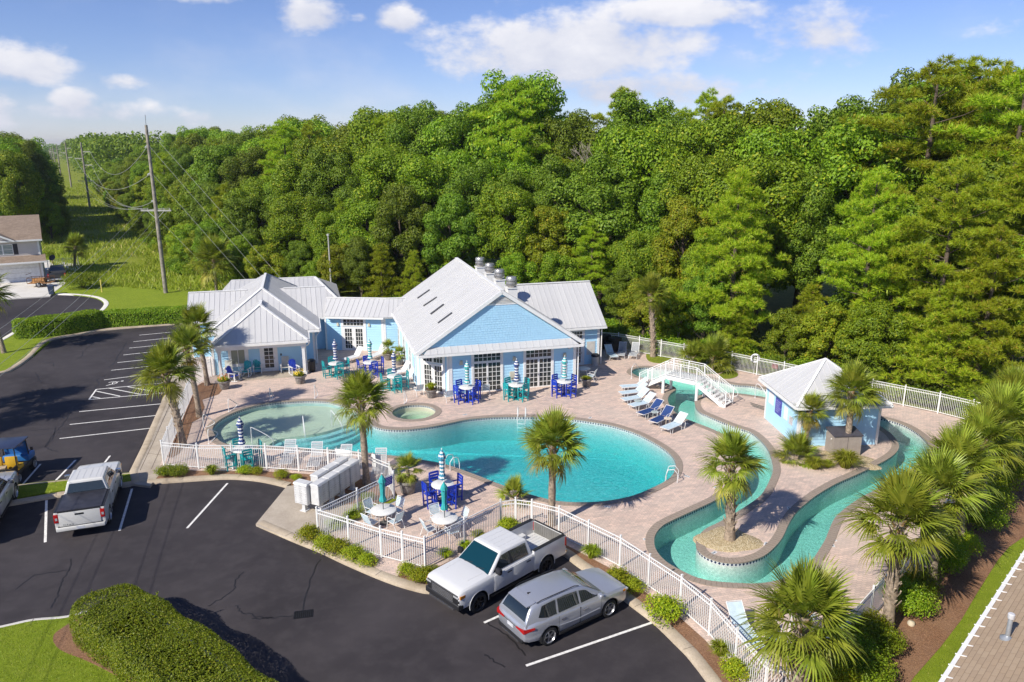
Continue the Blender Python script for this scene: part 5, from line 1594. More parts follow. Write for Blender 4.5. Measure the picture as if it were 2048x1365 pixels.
for i in range(34):
    s = rt.uniform(ELEN * .42, ELEN); p, n = edge_at(s); p = p - n * rt.uniform(-.5, .5)
    k = rt.choice(['wild0', 'wild1', 'wild2', 'wild0'])
    bush(k, p.x, p.y, rt.uniform(.7, 1.15), -.03, {'wild0': 'mid green undergrowth bush at the foot of the woods', 'wild1': 'yellow green undergrowth bush at the foot of the woods', 'wild2': 'dark undergrowth bush at the foot of the woods'}[k], 'undergrowth bushes ' + k[-1])
for i in range(44):
    f_ = (i + rt.random()) / 44; seg = [UV(22.8, 66).xy, fN, fM[1], fM[0], fL, fL + Vector((5, -4))]
    ls = [(b - a).length for a, b in zip(seg, seg[1:])]; d_ = f_ * sum(ls); j_ = 0
    while d_ > ls[j_] and j_ < len(ls) - 1:
        d_ -= ls[j_]; j_ += 1
    t_ = (seg[j_ + 1] - seg[j_]).normalized(); p = seg[j_] + t_ * d_ + Vector((-t_.y, t_.x)) * rt.uniform(1.3, 2.6) * (1 if t_.x > 0 else 1)
    k = rt.choice(['wild0', 'wild2', 'wild0', 'wild1', 'wild2'])
    bush(k, p.x, p.y, rt.uniform(.7, 1.05), -.03, {'wild0': 'mid green bush growing just outside the back fence', 'wild1': 'yellow green bush growing just outside the back fence', 'wild2': 'dark green bush growing just outside the back fence'}[k], 'bushes outside the back fence ' + k[-1])
def blades(name, label, pts, h, w, kind, seed, z=0.0, lean=.5):
    rs = np.random.RandomState(seed); n = len(pts); P = np.concatenate([np.asarray(pts), np.full((n, 1), z)], 1)
    a = rs.uniform(0, 6.28, n); s = np.stack([np.cos(a), np.sin(a), np.zeros(n)], 1) * (w * rs.uniform(.6, 1.3, n))[:, None]
    hh = h * rs.uniform(.5, 1.2, n); d = rs.normal(size=(n, 3)) * lean; d[:, 2] = 1
    T = P + d * hh[:, None]
    V = np.stack([P - s, P + s, T], 1).reshape(-1, 3)
    ob(name, mesh_np(name, V, np.arange(3 * n).reshape(n, 3), LEAF[kind]), None, label=label, cat='grass', kind='stuff')
rs = np.random.RandomState(3)
f = rs.uniform(0, 1, 52000) ** 1.7; yy = 84 + f * 260; xr = -30 - (yy - 88) * .615; wd = 22 + (yy - 86) * .10
xx = xr - rs.uniform(-.1, 1, len(yy)) * wd
dens = np.array([noise.noise(Vector((a * .11, b * .11, 0))) for a, b in zip(xx, yy)])
keep = dens > rs.uniform(-.5, .25, len(xx))
lawnlim = (xx > -62) & (yy < 110) & (yy < 86 + (-30 - xx) * .30)
blades('tall_grass', 'tall yellow green wild grass filling the power line corridor', np.stack([xx, yy], 1)[keep & ~lawnlim], .75, .09, 'tall', 4, -.03)
rs = np.random.RandomState(6)
pp = np.stack([rs.uniform(-22, -9, 60000), rs.uniform(16, 25.5, 60000)], 1)
def inside(pp, poly):
    x, y = pp[:, 0], pp[:, 1]; c = np.zeros(len(pp), bool); j = len(poly) - 1
    for i in range(len(poly)):
        xi, yi, xj, yj = poly[i][0], poly[i][1], poly[j][0], poly[j][1]
        c ^= ((yi > y) != (yj > y)) & (x < (xj - xi) * (y - yi) / (yj - yi + 1e-9) + xi); j = i
    return c
isl = [G(-200, 1302).xy, G(0, 1262).xy, G(70, 1248).xy, G(130, 1243).xy, G(112, 1262).xy, G(102, 1278).xy, G(118, 1303).xy, G(178, 1330).xy, G(246, 1366).xy, G(300, 1420).xy, G(-200, 1420).xy]
blades('lawn_grass', 'short bright green grass of the kerbed lawn island', pp[inside(pp, isl)], .055, .008, 'grass', 7, .12)
pp = np.stack([rs.uniform(-34, -15, 30000), rs.uniform(33, 43, 30000)], 1)
blades('lawn_grass', 'short green grass of the narrow median strip', pp[inside(pp, pxs([(-300, 1024), (16, 978), (114, 967), (218, 955), (266, 951), (264, 964), (216, 970), (112, 985), (16, 1001), (-300, 1052)], .1))], .055, .012, 'grass', 8, .12)
pp = np.stack([rs.uniform(9, 32, 60000), rs.uniform(12, 36, 60000)], 1)
strip = pxs([(2160, 1004), (2048, 1082), (2018, 1103), (1995, 1130), (1953, 1197), (1922, 1250), (1880, 1306), (1828, 1365), (1790, 1430), (1900, 1430), (2000, 1250), (2120, 1080)], .1)
blades('lawn_grass', 'short green grass strip beside the tan shingled roof', pp[inside(pp, strip)], .05, .009, 'grass', 9, .10)

# ------------------------------------------------------------------ hedges
def hedge(label, axis, width, h, n, leaf, z=.12, wob=.12, seed=1, kind='hedge', sprigs=0):
    """clipped hedge along a 2d axis: leaf skin on a rounded box and a dense inner core"""
    rs = np.random.RandomState(seed)
    A = curve([Vector(p[:2]) for p in axis], 6, False); o = A[0]
    t_ = thing('hedge', label, 'hedge', (o.x, o.y, z))
    acc = [0]
    for a, b in zip(A, A[1:]):
        acc.append(acc[-1] + (b - a).length)
    Lh = acc[-1]
    s = rs.uniform(-width * .5, Lh + width * .5, n)
    sc_ = np.clip(s, 0, Lh); idx = np.clip(np.searchsorted(acc, sc_, side='right') - 1, 0, len(A) - 2)
    a0 = np.array([(p.x - o.x, p.y - o.y) for p in A]); acc_ = np.array(acc)
    f = (sc_ - acc_[idx]) / (acc_[idx + 1] - acc_[idx]); C = a0[idx] + (a0[idx + 1] - a0[idx]) * f[:, None]
    D = a0[idx + 1] - a0[idx]; D /= np.linalg.norm(D, axis=1, keepdims=True); Nn = np.stack([-D[:, 1], D[:, 0]], 1)
    over = s - sc_; endf = np.sqrt(np.clip(1 - (over / (width * .5)) ** 2, 0, 1)) ** .6
    # uniform along the cross-section: side, top, side, with a rounded shoulder
    tt = rs.uniform(0, 2 * h + width, n); rr_ = min(.32, h * .3)
    onl, onr = tt < h, tt > h + width
    X = np.where(onl, -width / 2, np.where(onr, width / 2, tt - h - width / 2)); Z = np.where(onl, tt, np.where(onr, tt - h - width, h))
    NX = np.where(onl, -1., np.where(onr, 1., 0.)); NZ = np.where(onl | onr, 0., 1.)
    dxs = np.maximum(0, np.abs(X) - (width / 2 - rr_)); dzs = np.maximum(0, Z - (h - rr_)); cor = (dxs > 0) & (dzs > 0)
    ln = np.sqrt(dxs ** 2 + dzs ** 2) + 1e-6
    X = np.where(cor, np.sign(X) * (width / 2 - rr_ + dxs / ln * rr_), X); Z = np.where(cor, h - rr_ + dzs / ln * rr_, Z)
    NX = np.where(cor, np.sign(X) * dxs / ln, NX); NZ = np.where(cor, dzs / ln, NZ)
    X = X * endf * (.94 + .06 * Z / h); Z = Z * (.9 + .1 * endf)
    wobv = np.array([noise.noise(Vector((a * .8, b * .9, c_ * 1.1))) for a, b, c_ in zip(s, X, Z)]) * wob
    out3 = unit(np.stack([Nn[:, 0] * NX + D[:, 0] * over / width * 1.6, Nn[:, 1] * NX + D[:, 1] * over / width * 1.6, NZ], 1))
    P = np.stack([C[:, 0] + Nn[:, 0] * X + D[:, 0] * over, C[:, 1] + Nn[:, 1] * X + D[:, 1] * over, Z], 1) + out3 * (wobv + rs.uniform(-.12, .04, n) * min(1, leaf * 18))[:, None]
    if sprigs:
        for k in range(sprigs):
            j = rs.randint(n)
            m_ = 40; t0 = rs.uniform(0, 1, m_)
            tip = out3[j] * .3 + np.array([0, 0, .35])
            if Z[j] > h * .8:
                P = np.concatenate([P, P[j] + t0[:, None] * tip * rs.uniform(.5, 1.1) + rs.normal(size=(m_, 3)) * .02]); out3 = np.concatenate([out3, unit(rs.normal(size=(m_, 3)))])
    n = len(P)
    N = unit(out3 + np.array([0, 0, .2]) + rs.normal(size=(n, 3)) * .5)
    L = leaf * rs.uniform(.6, 1.3, n); V, F = leaf_quads(rs, P, N, L, L * .62)
    ob('foliage', mesh_np('foliage', V, F, LEAF[kind]), t_, kind='stuff')
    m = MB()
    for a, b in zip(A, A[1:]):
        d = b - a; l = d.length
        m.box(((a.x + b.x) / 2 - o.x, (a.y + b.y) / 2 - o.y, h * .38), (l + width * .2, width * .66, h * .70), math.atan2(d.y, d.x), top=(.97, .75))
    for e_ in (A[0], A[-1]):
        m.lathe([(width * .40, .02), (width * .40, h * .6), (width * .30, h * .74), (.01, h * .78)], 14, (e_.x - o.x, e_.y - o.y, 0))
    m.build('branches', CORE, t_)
    return t_
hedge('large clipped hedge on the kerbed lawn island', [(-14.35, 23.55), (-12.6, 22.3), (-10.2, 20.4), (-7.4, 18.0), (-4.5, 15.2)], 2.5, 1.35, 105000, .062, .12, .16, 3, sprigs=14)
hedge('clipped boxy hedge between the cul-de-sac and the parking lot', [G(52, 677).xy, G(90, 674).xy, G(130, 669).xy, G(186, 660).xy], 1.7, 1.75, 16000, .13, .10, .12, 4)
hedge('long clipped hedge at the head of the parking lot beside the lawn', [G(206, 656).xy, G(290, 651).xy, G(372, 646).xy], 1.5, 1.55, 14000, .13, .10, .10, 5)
tb = bush('big0', *G(167, 578).xy, 2.2, .1, 'round clipped bush on the lawn by the driveway', sz=1.5)

# shrubs in the beds
SHR = 'yellow green low shrub in the mulch bed before the pool fence'
for (px, py, k, s, lab) in ((333, 952, 'low1', 1.0, 'h'), (358, 951, 'low1', 1.0, 'h'),
        (487, 948, 'low0', .85, 'round yellow green shrub below the teal high chairs'), (517, 948, 'low0', .7, 'small flowering shrub below the striped umbrella fence'), (566, 957, 'low0', .8, 'small yellow green shrub left of the mailboxes'), (592, 960, 'low0', .6, 'tiny shrub tucked behind the mailboxes'),
        (624, 1078, 'low0', 1.15, 'a'), (655, 1098, 'low0', 1.15, 'a'), (680, 1107, 'low0', 1.05, 'a'), (712, 1118, 'low0', 1.0, 'a'), (738, 1128, 'low0', .85, 'a'),
        (838, 1162, 'low0', 1.05, 'b'), (815, 1150, 'low0', .8, 'b'), (868, 1150, 'low1', .7, 'b'), (1020, 1062, 'low0', 1.15, 'bushy shrub between the fence corner and the truck bed'),
        (1240, 1170, 'low0', 1.25, 'yellow green shrub in front of the silver car bonnet'), (1270, 1180, 'low0', .9, 'small shrub beside the fence near the silver car bonnet'), (1335, 1240, 'low0', 1.45, 'wide yellow green shrub on the mulch beside the silver car'), (1470, 1350, 'low0', 1.1, 'sparse shrub at the lower end of the fence mulch bed'),
        (700, 968, 'low1', .8, 'small dark shrub by the palm trunk behind the mailboxes'), (735, 1000, 'low1', .7, 'c'), (700, 1040, 'low0', .9, 'c'), (668, 1055, 'low0', .9, 'c'), (720, 1022, 'low0', .8, 'c')):
    p = G(px, py, .12)
    lb = {'h': 'low green shrub pair at the fence corner by the sidewalk', 'a': 'yellow green shrub in the row outside the fence beside the mailbox pad', 'b': 'yellow green shrub in the row between the gate and the truck', 'c': 'low shrub inside the fence beside the mailboxes'}.get(lab, lab)
    bush(k, p.x, p.y, s, .12, lb, 'shrub row ' + lab if len(lab) == 1 else None)
for (px, py, k, s, lab) in ((1700, 1345, 'big0', 1.0, 0), (1660, 1330, 'big1', .8, 0), (1745, 1310, 'big0', .9, 0), (1735, 1270, 'big1', .75, 0), (1690, 1300, 'big1', .9, 0), (1640, 1370, 'big1', 1.0, 0), (1805, 1225, 'big0', 1.0, 1), (1830, 1195, 'big0', .9, 1), (1890, 1145, 'big0', 1.0, 1), (1905, 1110, 'big1', .9, 1), (1950, 1060, 'big0', 1.1, 1),
                            (1980, 1020, 'big0', 1.0, 1), (2010, 965, 'big1', 1.1, 1), (2030, 935, 'big0', 1.1, 1), (1985, 985, 'big1', 1.0, 1), (1715, 1365, 'big0', 1.0, 0), (2045, 900, 'big0', 1.2, 1)):
    p = G(px, py, .12); bush(k, p.x, p.y, s, .11, ['leafy shrub below the nearest palm outside the fence corner', 'leafy shrub in the row under the right hand palms'][lab], 'fence shrubs %d' % lab)
# ornamental grass tufts
TUFT = [proto_tuft(41, .55, .5, 'grass', 320), proto_tuft(42, .75, .8, 'tall', 420), proto_tuft(43, .5, .45, 'shrub', 260)]
for (px, py, k, s, lab) in ((424, 949, 0, 1.0, 'spiky grass tuft in the mulch before the picket fence'), (1183, 1115, 0, 1.1, 'grass tuft on the mulch behind the silver car'), (1440, 1310, 0, 1.0, 'thin grass tuft near the lower fence end'), (930, 1100, 2, .9, 'yellow grass tuft between fence and truck windscreen'), (956, 1078, 2, .9, 'yellow grass tuft between fence and truck roof'), (890, 1115, 2, .9, 'yellow grass tuft beside the truck bonnet'),
                            (1690, 935, 1, 1.35, 'large mounded grass by the storage box'), (1630, 938, 1, .9, 'smaller mounded grass beside the palm clump'), (1655, 935, 1, .6, 'small grass clump between the two mounds')):
    p = G(px, py, .13); t_ = thing('grass_tuft', lab, 'grass', (p.x, p.y, .12), rnd.uniform(0, 6), None, s); ob('blades', TUFT[k], t_)

# ------------------------------------------------------------------ palms
def frond_mesh(seed, droop, pet, ll, nl=34, kind='palm'):
    rs = random.Random(seed); V, F = [], []
    # petiole
    seg = 5; c = []
    for i in range(seg + 1):
        t = i / seg; c.append(Vector((pet * t, 0, -droop * .25 * pet * t * t)))
    for i, p in enumerate(c):
        r = .022 - .008 * i / seg
        V += [p + Vector((0, -r, 0)), p + Vector((0, r, 0)), p + Vector((0, 0, -r))]
    for i in range(seg):
        for k in range(3):
            F.append((3 * i + k, 3 * i + (k + 1) % 3, 3 * i + 3 + (k + 1) % 3, 3 * i + 3 + k))
    hub = c[-1]; sl = math.atan2(c[-1].z - c[-2].z, c[-1].x - c[-2].x)
    for k in range(nl):
        f = (k + .5) / nl * 2 - 1
        a = f * R(118); 
        base = hub + Vector((.22 * (1 - abs(f)) * math.cos(a) + .02, .05 * math.sin(a), 0))
        L = ll * (1 - .32 * abs(f)) * rs.uniform(.88, 1.1)
        d = Vector((math.cos(a), math.sin(a), .12 + .30 * abs(f) * rs.uniform(.6, 1.2)))     # sides lift: costapalmate fold
        w = .030 * rs.uniform(.85, 1.15); dr = droop * rs.uniform(.6, 1.5)
        prev = None
        for i in range(5):
            t = i / 4
            p = base + d * (L * t) + Vector((0, 0, -1)) * (dr * L * .62 * t ** 2.4)
            ww = w * (.55 + .9 * t if t < .45 else 1.0 * (1 - ((t - .45) / .55) ** 1.6) + .04)
            s = Vector((-math.sin(a), math.cos(a), 0)) * ww
            V += [p - s, p + s + Vector((0, 0, .35 * ww))]
            n = len(V)
            if prev is not None:
                F.append((prev, prev + 1, n - 1, n - 2))
            prev = n - 2
    me = bpy.data.meshes.new('frond'); me.from_pydata([tuple(v) for v in V], [], F); me.materials.append(LEAF[kind]); me.update()
    return me
FRONDS = [frond_mesh(60 + i, d, 0.80, 1.02) for i, d in enumerate((.15, .35, .55, .8, 1.05))]
OLDF = [frond_mesh(70 + i, d, .8, .95, 30, 'palm_old') for i, d in enumerate((.9, 1.2))]
def palm(label, base, hz, lean=(0, 0), s=1.0, boots=.5, nf=40, group=None, seed=0, r=.17, z=None, cat='palm tree', old=3, bootlen=.22):
    """sabal palm: trunk, leaf-base stubs and separate fan fronds; hz = height of the crown heart"""
    q = random.Random(seed * 13 + 5)
    z = base[2] if z is None else z
    t_ = thing('palm_tree', label, cat, (base[0], base[1], z), 0, group)
    m = MB(); k = 9
    ax = lambda t: Vector((lean[0] * t ** 1.5, lean[1] * t ** 1.5, hz * t))
    m.tube([ax(i / k) for i in range(k + 1)], [r * (1.3 if i == 0 else 1.0 + .07 * math.sin(i * 2.1)) for i in range(k + 1)], 12)
    m.build('trunk', PTR, t_, smooth=60)
    # old leaf bases: criss-cross stubs
    m = MB(); n = int(hz * boots / .055)
    for i in range(n):
        t = 1 - boots * (i / max(1, n)); a = i * 2.39996
        p = ax(t); d = Vector((math.cos(a), math.sin(a), 0)); ln = bootlen * q.uniform(.7, 1.25) * (1.15 if t > .85 else 1)
        up = Vector((0, 0, 1)); s_ = Vector((-d.y, d.x, 0)) * .055
        b0 = p + d * r * .85; tip = b0 + d * ln * .62 + up * ln * 1.0
        spl = s_ * q.uniform(.5, 1.1)
        m.cur = 0 if t < .88 else 1
        m.add([b0 - s_ * 1.3, b0 + s_ * 1.3, b0 + d * .03 - up * .05, tip - spl, tip + spl, tip + d * .02 - up * .03], [(0, 1, 4, 3), (2, 0, 3, 5), (1, 2, 5, 4), (3, 4, 5)])
    if m.v:
        m.build('leaf_bases', [PBOOT, PFIB], t_, kind='stuff')
    top = ax(1.0)
    for i in range(nf):
        f = i / (nf - 1)
        pitch = R(82 - 94 * f ** 1.05 + q.uniform(-9, 9)); a = i * 2.39996 + q.uniform(-.25, .25)
        mi = min(4, int(f * 5))
        me = FRONDS[mi]
        if i >= nf - old:
            me = OLDF[i % 2]; pitch = R(-26 - q.uniform(0, 26))
        o = ob('frond', me, t_, (top.x, top.y, top.z - .35 * f * s), None, rot=(0, -pitch, a)); o.scale = (s * q.uniform(.88, 1.08),) * 3
        o.rotation_euler = (q.uniform(-.35, .35), -pitch, a)
    return t_
def gp(px, py, z=DECK):
    return G(px, py, z)
PALMS = [  # base pixel, crown pixel row, lean toward crown pixel column, scale, boots, label
    ((366, 894), (328, 742), 1.12, .75, 'leaning palm with shaggy criss-cross trunk at the near end of the sidewalk fence'),
    ((399, 834), (372, 694), 1.0, .1, 'smooth trunked palm in the mulch between two other palms at the wading pool'),
    ((415, 771), (392, 652), 1.05, .12, 'palm in the mulch closest to the clubhouse porch'),
    ((733, 967), (721, 797), 1.02, .22, 'palm rising beside the mailboxes in front of the main pool'),
    ((1103, 1050), (1106, 886), 1.02, .34, 'palm in the fence corner by the white crew cab truck'),
    ((1459, 1080), (1461, 920), .95, .9, 'palm with criss-cross trunk in the gravel on the river island tip'),
    ((1693, 908), (1704, 778), 1.02, .16, 'tall palm in front of the storage box'),
    ((1610, 896), (1621, 818), .66, .6, 'small palm at the pool house corner'),
    ((1306, 714), (1301, 585), 1.05, .95, 'tall palm with criss-cross trunk by the back fence'),
    ((1354, 692), (1364, 610), 1.05, .7, 'shorter palm standing outside the back fence'),
    ((1632, 712), (1630, 648), 1.15, .7, 'palm among the trees behind the back fence'),
    ((150, 533), (151, 492), 1.2, .4, 'palm on the lawn beside the beige house'),
    ((1773, 1262), (1800, 1035), 1.12, .78, 'palm with thick shaggy trunk outside the lower right fence'),
    ((1862, 1178), (1872, 975), 1.1, .7, 'grey trunked palm second up the right hand fence row'),
    ((1918, 1110), (1915, 930), 1.1, .5, 'palm third up the right hand fence row'),
    ((1962, 1040), (1962, 880), 1.1, .5, 'palm fourth up the right hand fence row'),
    ((2000, 980), (2000, 838), 1.25, .5, 'palm at the top of the right hand fence row'),
    ((2040, 900), (2030, 795), 1.2, .5, 'palm in the far right corner of the fence'),
    ((1588, 1432), (1606, 1228), 1.12, .8, 'large crowned palm over the lower right chairs'),
]
for i, (b, c, s, bt, lab) in enumerate(PALMS):
    P_ = gp(*b); hz = top_at(P_.x, P_.y, c[1]) - DECK
    Dp = (P_.y * CP - (hz + DECK - CAM_H) * SP)
    lx = (c[0] - 1024) / FPX * Dp - P_.x
    palm(lab, P_, hz - .10, (lx, 0), s * .88, bt, 40 if s > 1 else 34, seed=i, r=(.205 if bt > .7 else .17) if s > .9 else .12)
palm('palm with broad crown standing behind the clubhouse roof', G(434, 590, 0), 4.2, (0, 0), 1.6, .4, 44, seed=31)
palm('palm with slim trunk at the left kerb by the hedge', G(8, 706, .1), 5.2, (-.9, 0), 1.3, .2, 40, seed=32)
for (x, y, h_) in ((-37.2, 41.5, 6.2), (-39.2, 44.6, 6.0), (-38.6, 38.6, 5.4)):
    palm('palm beyond the left edge of the parking lot', Vector((x, y, .1)), h_, (.2, 0), 1.25, .2, 36, group='palms left of the parking lot', seed=int(-x))
# trunkless fan palms and cycads
def fanplant(label, p, s, nf, seed, h=.35, cat='palm shrub'):
    return palm(label, p, h, (0, 0), s, .6, nf, seed=seed, r=.13, cat=cat, old=2)
fanplant('bushy fan palm behind the white arched bridge', gp(1424, 741), .98, 36, 41, 1.05)
fanplant('smaller green fan palm beside the bridge and back fence', gp(1384, 737), .8, 28, 42, .9)
fanplant('low fan palm clump at the pool house corner', gp(1592, 920), .78, 30, 43, .3)
fanplant('small fan palm behind the fence corner by the pool edge', gp(1027, 1004), .62, 16, 44, .25)

# ================================================================== VEHICLES
def carpaint(name, c, metal=0.0, rough=.28):
    if name in MATS:
        return MATS[name]
    t = NT(name); v = t.coord()
    k = t.mix(t.ramp(t.noise(1.5, 5, .65, v), [(.4, (0, 0, 0)), (.8, (.3, .3, .3))]), c, tuple(x * .86 for x in c))
    t.col(k); t.set(Roughness=rough, Metallic=metal); t.b.inputs['Coat Weight'].default_value = .6; t.b.inputs['Coat Roughness'].default_value = .06
    MATS[name] = t.m; return t.m
RUB = plain('rubber', (.018, .018, .019), .85, vary=.15, scale=8)
BLKP = plain('trim_black', (.018, .018, .020), .5)
CG = NT('car_glass'); CG.col((.010, .016, .020)); CG.set(Roughness=.03); CG.b.inputs['Specular IOR Level'].default_value = .9; CG = CG.m
WSG = NT('windscreen_glass'); WSG.col((.004, .035, .05)); WSG.set(Roughness=.04); WSG.b.inputs['Specular IOR Level'].default_value = .5; WSG = WSG.m
CHR = plain('chrome', (.62, .62, .63), .18, .95)
REDL = plain('tail_red', (.42, .012, .012), .15); AMB = plain('amber', (.55, .20, .02), .2); CLR = plain('lamp_clear', (.55, .56, .57), .12, .3)
ALLOY = plain('alloy', (.52, .52, .53), .3, .8); DARKALLOY = plain('alloy_black', (.03, .03, .032), .35, .5)
def fix(me):
    bm = bmesh.new(); bm.from_mesh(me); bmesh.ops.remove_doubles(bm, verts=bm.verts, dist=1e-5); bmesh.ops.recalc_face_normals(bm, faces=bm.faces); bm.to_mesh(me); bm.free()
    return me
def loft(st, mat, name='body'):
    """stations (x, half width, z bottom, z shoulder, z top, crown) -> closed smooth shell"""
    m = MB(); V, F = [], []
    def prof(w, zb, zs, zt, cr):
        h = zs - zb
        return [(0, zb), (w * .80, zb), (w * .955, zb + .10 * h), (w * .995, zb + .32 * h), (w, zb + .62 * h), (w * .995, zs - .10 * h), (w * .965, zs - .01), (w * .90, zs + (zt - zs) * .6 + .01), (w * .6, zt + cr * .6), (w * .25, zt + cr * .92), (0, zt + cr)]
    k = 11; full = 2 * k - 2
    for (x, w, zb, zs, zt, cr) in st:
        p = prof(w, zb, zs, zt, cr)
        ring = [(x, y, z) for y, z in p] + [(x, -y, z) for y, z in p[-2:0:-1]]
        V += ring
    for i in range(len(st) - 1):
        for j in range(full):
            F.append((i * full + j, i * full + (j + 1) % full, (i + 1) * full + (j + 1) % full, (i + 1) * full + j))
    F.append(tuple(range(full))); F.append(tuple(range((len(st) - 1) * full, len(st) * full))[::-1])
    m.add(V, F)
    return fix(m.mesh(name, mat))
def carve(me, cyls, name, mat):
    """cut wheel openings"""
    o = bpy.data.objects.new('tmp', me); COL.objects.link(o)
    cut = MB()
    for (x, z, r) in cyls:
        n = 28
        for sy in (-1, 1):
            y0, y1 = (.62, 1.4) if sy > 0 else (-1.4, -.62)
            vs = [(x + r * math.cos(6.2832 * k / n), y, z + r * math.sin(6.2832 * k / n)) for y in (y0, y1) for k in range(n)]
            cut.add(vs, [tuple(range(n)), tuple(range(2 * n - 1, n - 1, -1))] + [((k + 1) % n, k, n + k, n + (k + 1) % n) for k in range(n)])
    co = bpy.data.objects.new('tmpc', fix(cut.mesh('cut', mat))); COL.objects.link(co)
    md = o.modifiers.new('b', 'BOOLEAN'); md.operation = 'DIFFERENCE'; md.object = co; md.solver = 'EXACT'
    dg = bpy.context.evaluated_depsgraph_get()
    r = bpy.data.meshes.new_from_object(o.evaluated_get(dg)); r.name = name
    bpy.data.objects.remove(o); bpy.data.objects.remove(co)
    r.polygons.foreach_set('use_smooth', [True] * len(r.polygons)); r.set_sharp_from_angle(angle=R(28))
    return r
def bevel_mesh(m, mat, name, w, seg=3, ang=25):
    me = fix(m.mesh(name, mat)); bm = bmesh.new(); bm.from_mesh(me)
    ed = [e for e in bm.edges if len(e.link_faces) == 2 and e.calc_face_angle() > R(ang)]
    bmesh.ops.bevel(bm, geom=ed, offset=w, segments=seg, profile=.6, affect='EDGES', clamp_overlap=True)
    bm.to_mesh(me); bm.free()
    me.polygons.foreach_set('use_smooth', [True] * len(me.polygons)); me.set_sharp_from_angle(angle=R(32))
    return me
def frustum(b, t, z0, z1):
    """(x0, x1, halfwidth) at the bottom and at the top"""
    m = MB()
    m.add([(b[0], -b[2], z0), (b[1], -b[2], z0), (b[1], b[2], z0), (b[0], b[2], z0), (t[0], -t[2], z1), (t[1], -t[2], z1), (t[1], t[2], z1), (t[0], t[2], z1)], [(0, 3, 2, 1), (4, 5, 6, 7), (0, 1, 5, 4), (1, 2, 6, 5), (2, 3, 7, 6), (3, 0, 4, 7)])
    return m
WHEELS = {}
def wheel(parent, x, y, r, w, rimmat, spokes=6, key='a'):
    """tyre and spoked rim under a hub"""
    s = 1 if y > 0 else -1
    if key not in WHEELS:
        hb = MB(); hb.lathe([(.001, .02), (.075, .02), (.085, -.02), (.15, -.04), (.15, -.10), (.001, -.10)], 16, axis='Y')
        ty = MB(); ty.lathe([(r * .66, -w / 2), (r * .80, -w / 2 - .01), (r * .94, -w / 2 + .015), (r, -w / 2 + .05), (r, w / 2 - .05), (r * .94, w / 2 - .015), (r * .80, w / 2 + .01), (r * .66, w / 2)], 28, axis='Y')
        rm = MB(); rm.lathe([(r * .66, -w / 2), (r * .62, -w / 4), (r * .62, w / 2 - .03), (r * .68, w / 2 + .004), (r * .655, w / 2 + .010), (r * .60, w / 2 - .03), (r * .58, 0)], 28, axis='Y')
        for k in range(spokes):
            a = 6.2832 * k / spokes
            rm.box((math.cos(a) * r * .36, w / 2 - .045, math.sin(a) * r * .36), (r * .52, .035, r * .155), rot=Matrix.Rotation(-a, 4, 'Y'))
        rm.lathe([(.001, w / 2 - .02), (r * .15, w / 2 - .022), (r * .16, w / 2 - .06)], 14, axis='Y')
        WHEELS[key] = (hb.mesh('wheel', plain('brake_dark', (.05, .05, .05), .5, .5)), fix(ty.mesh('tyre', RUB, 40)), rm.mesh('rim', rimmat, 40))
    hb, ty, rm = WHEELS[key]
    o = ob('wheel', hb, parent, (x, y, r), 0 if s > 0 else math.pi)
    ob('tyre', ty, o); ob('rim', rm, o)
    return o
def pane(parent, pts, mat=CG, name='window', th=.006):
    m = MB(); m.slab(pts, th); return m.build(name, mat, parent)
def sidey(z, zb, zt, wb, wt):
    return wb + (wt - wb) * (z - zb) / (zt - zb)
def arch(parent, x, z, r, y, mat, w=.028, name='wheel_arch'):
    """lip over the wheel opening and a dark liner"""
    s = 1 if y > 0 else -1
    m = MB(); pts = [(x + r * math.cos(a), y, z + r * math.sin(a)) for a in [R(-14 + 208 * k / 16) for k in range(17)]]
    m.tube(pts, w * .5, 5); o = m.build(name, mat, parent)
    m = MB(); n = 20; y0, y1 = s * .64, y - s * .03
    vs = [(x + (r - .012) * math.cos(R(-10 + 200 * k / n)), yy, z + (r - .012) * math.sin(R(-10 + 200 * k / n))) for yy in (y0, y1) for k in range(n + 1)]
    m.add(vs, [(k, k + 1, n + 2 + k, n + 1 + k) for k in range(n)] + [tuple(range(n + 1))]); m.build('liner', BLKP, o)

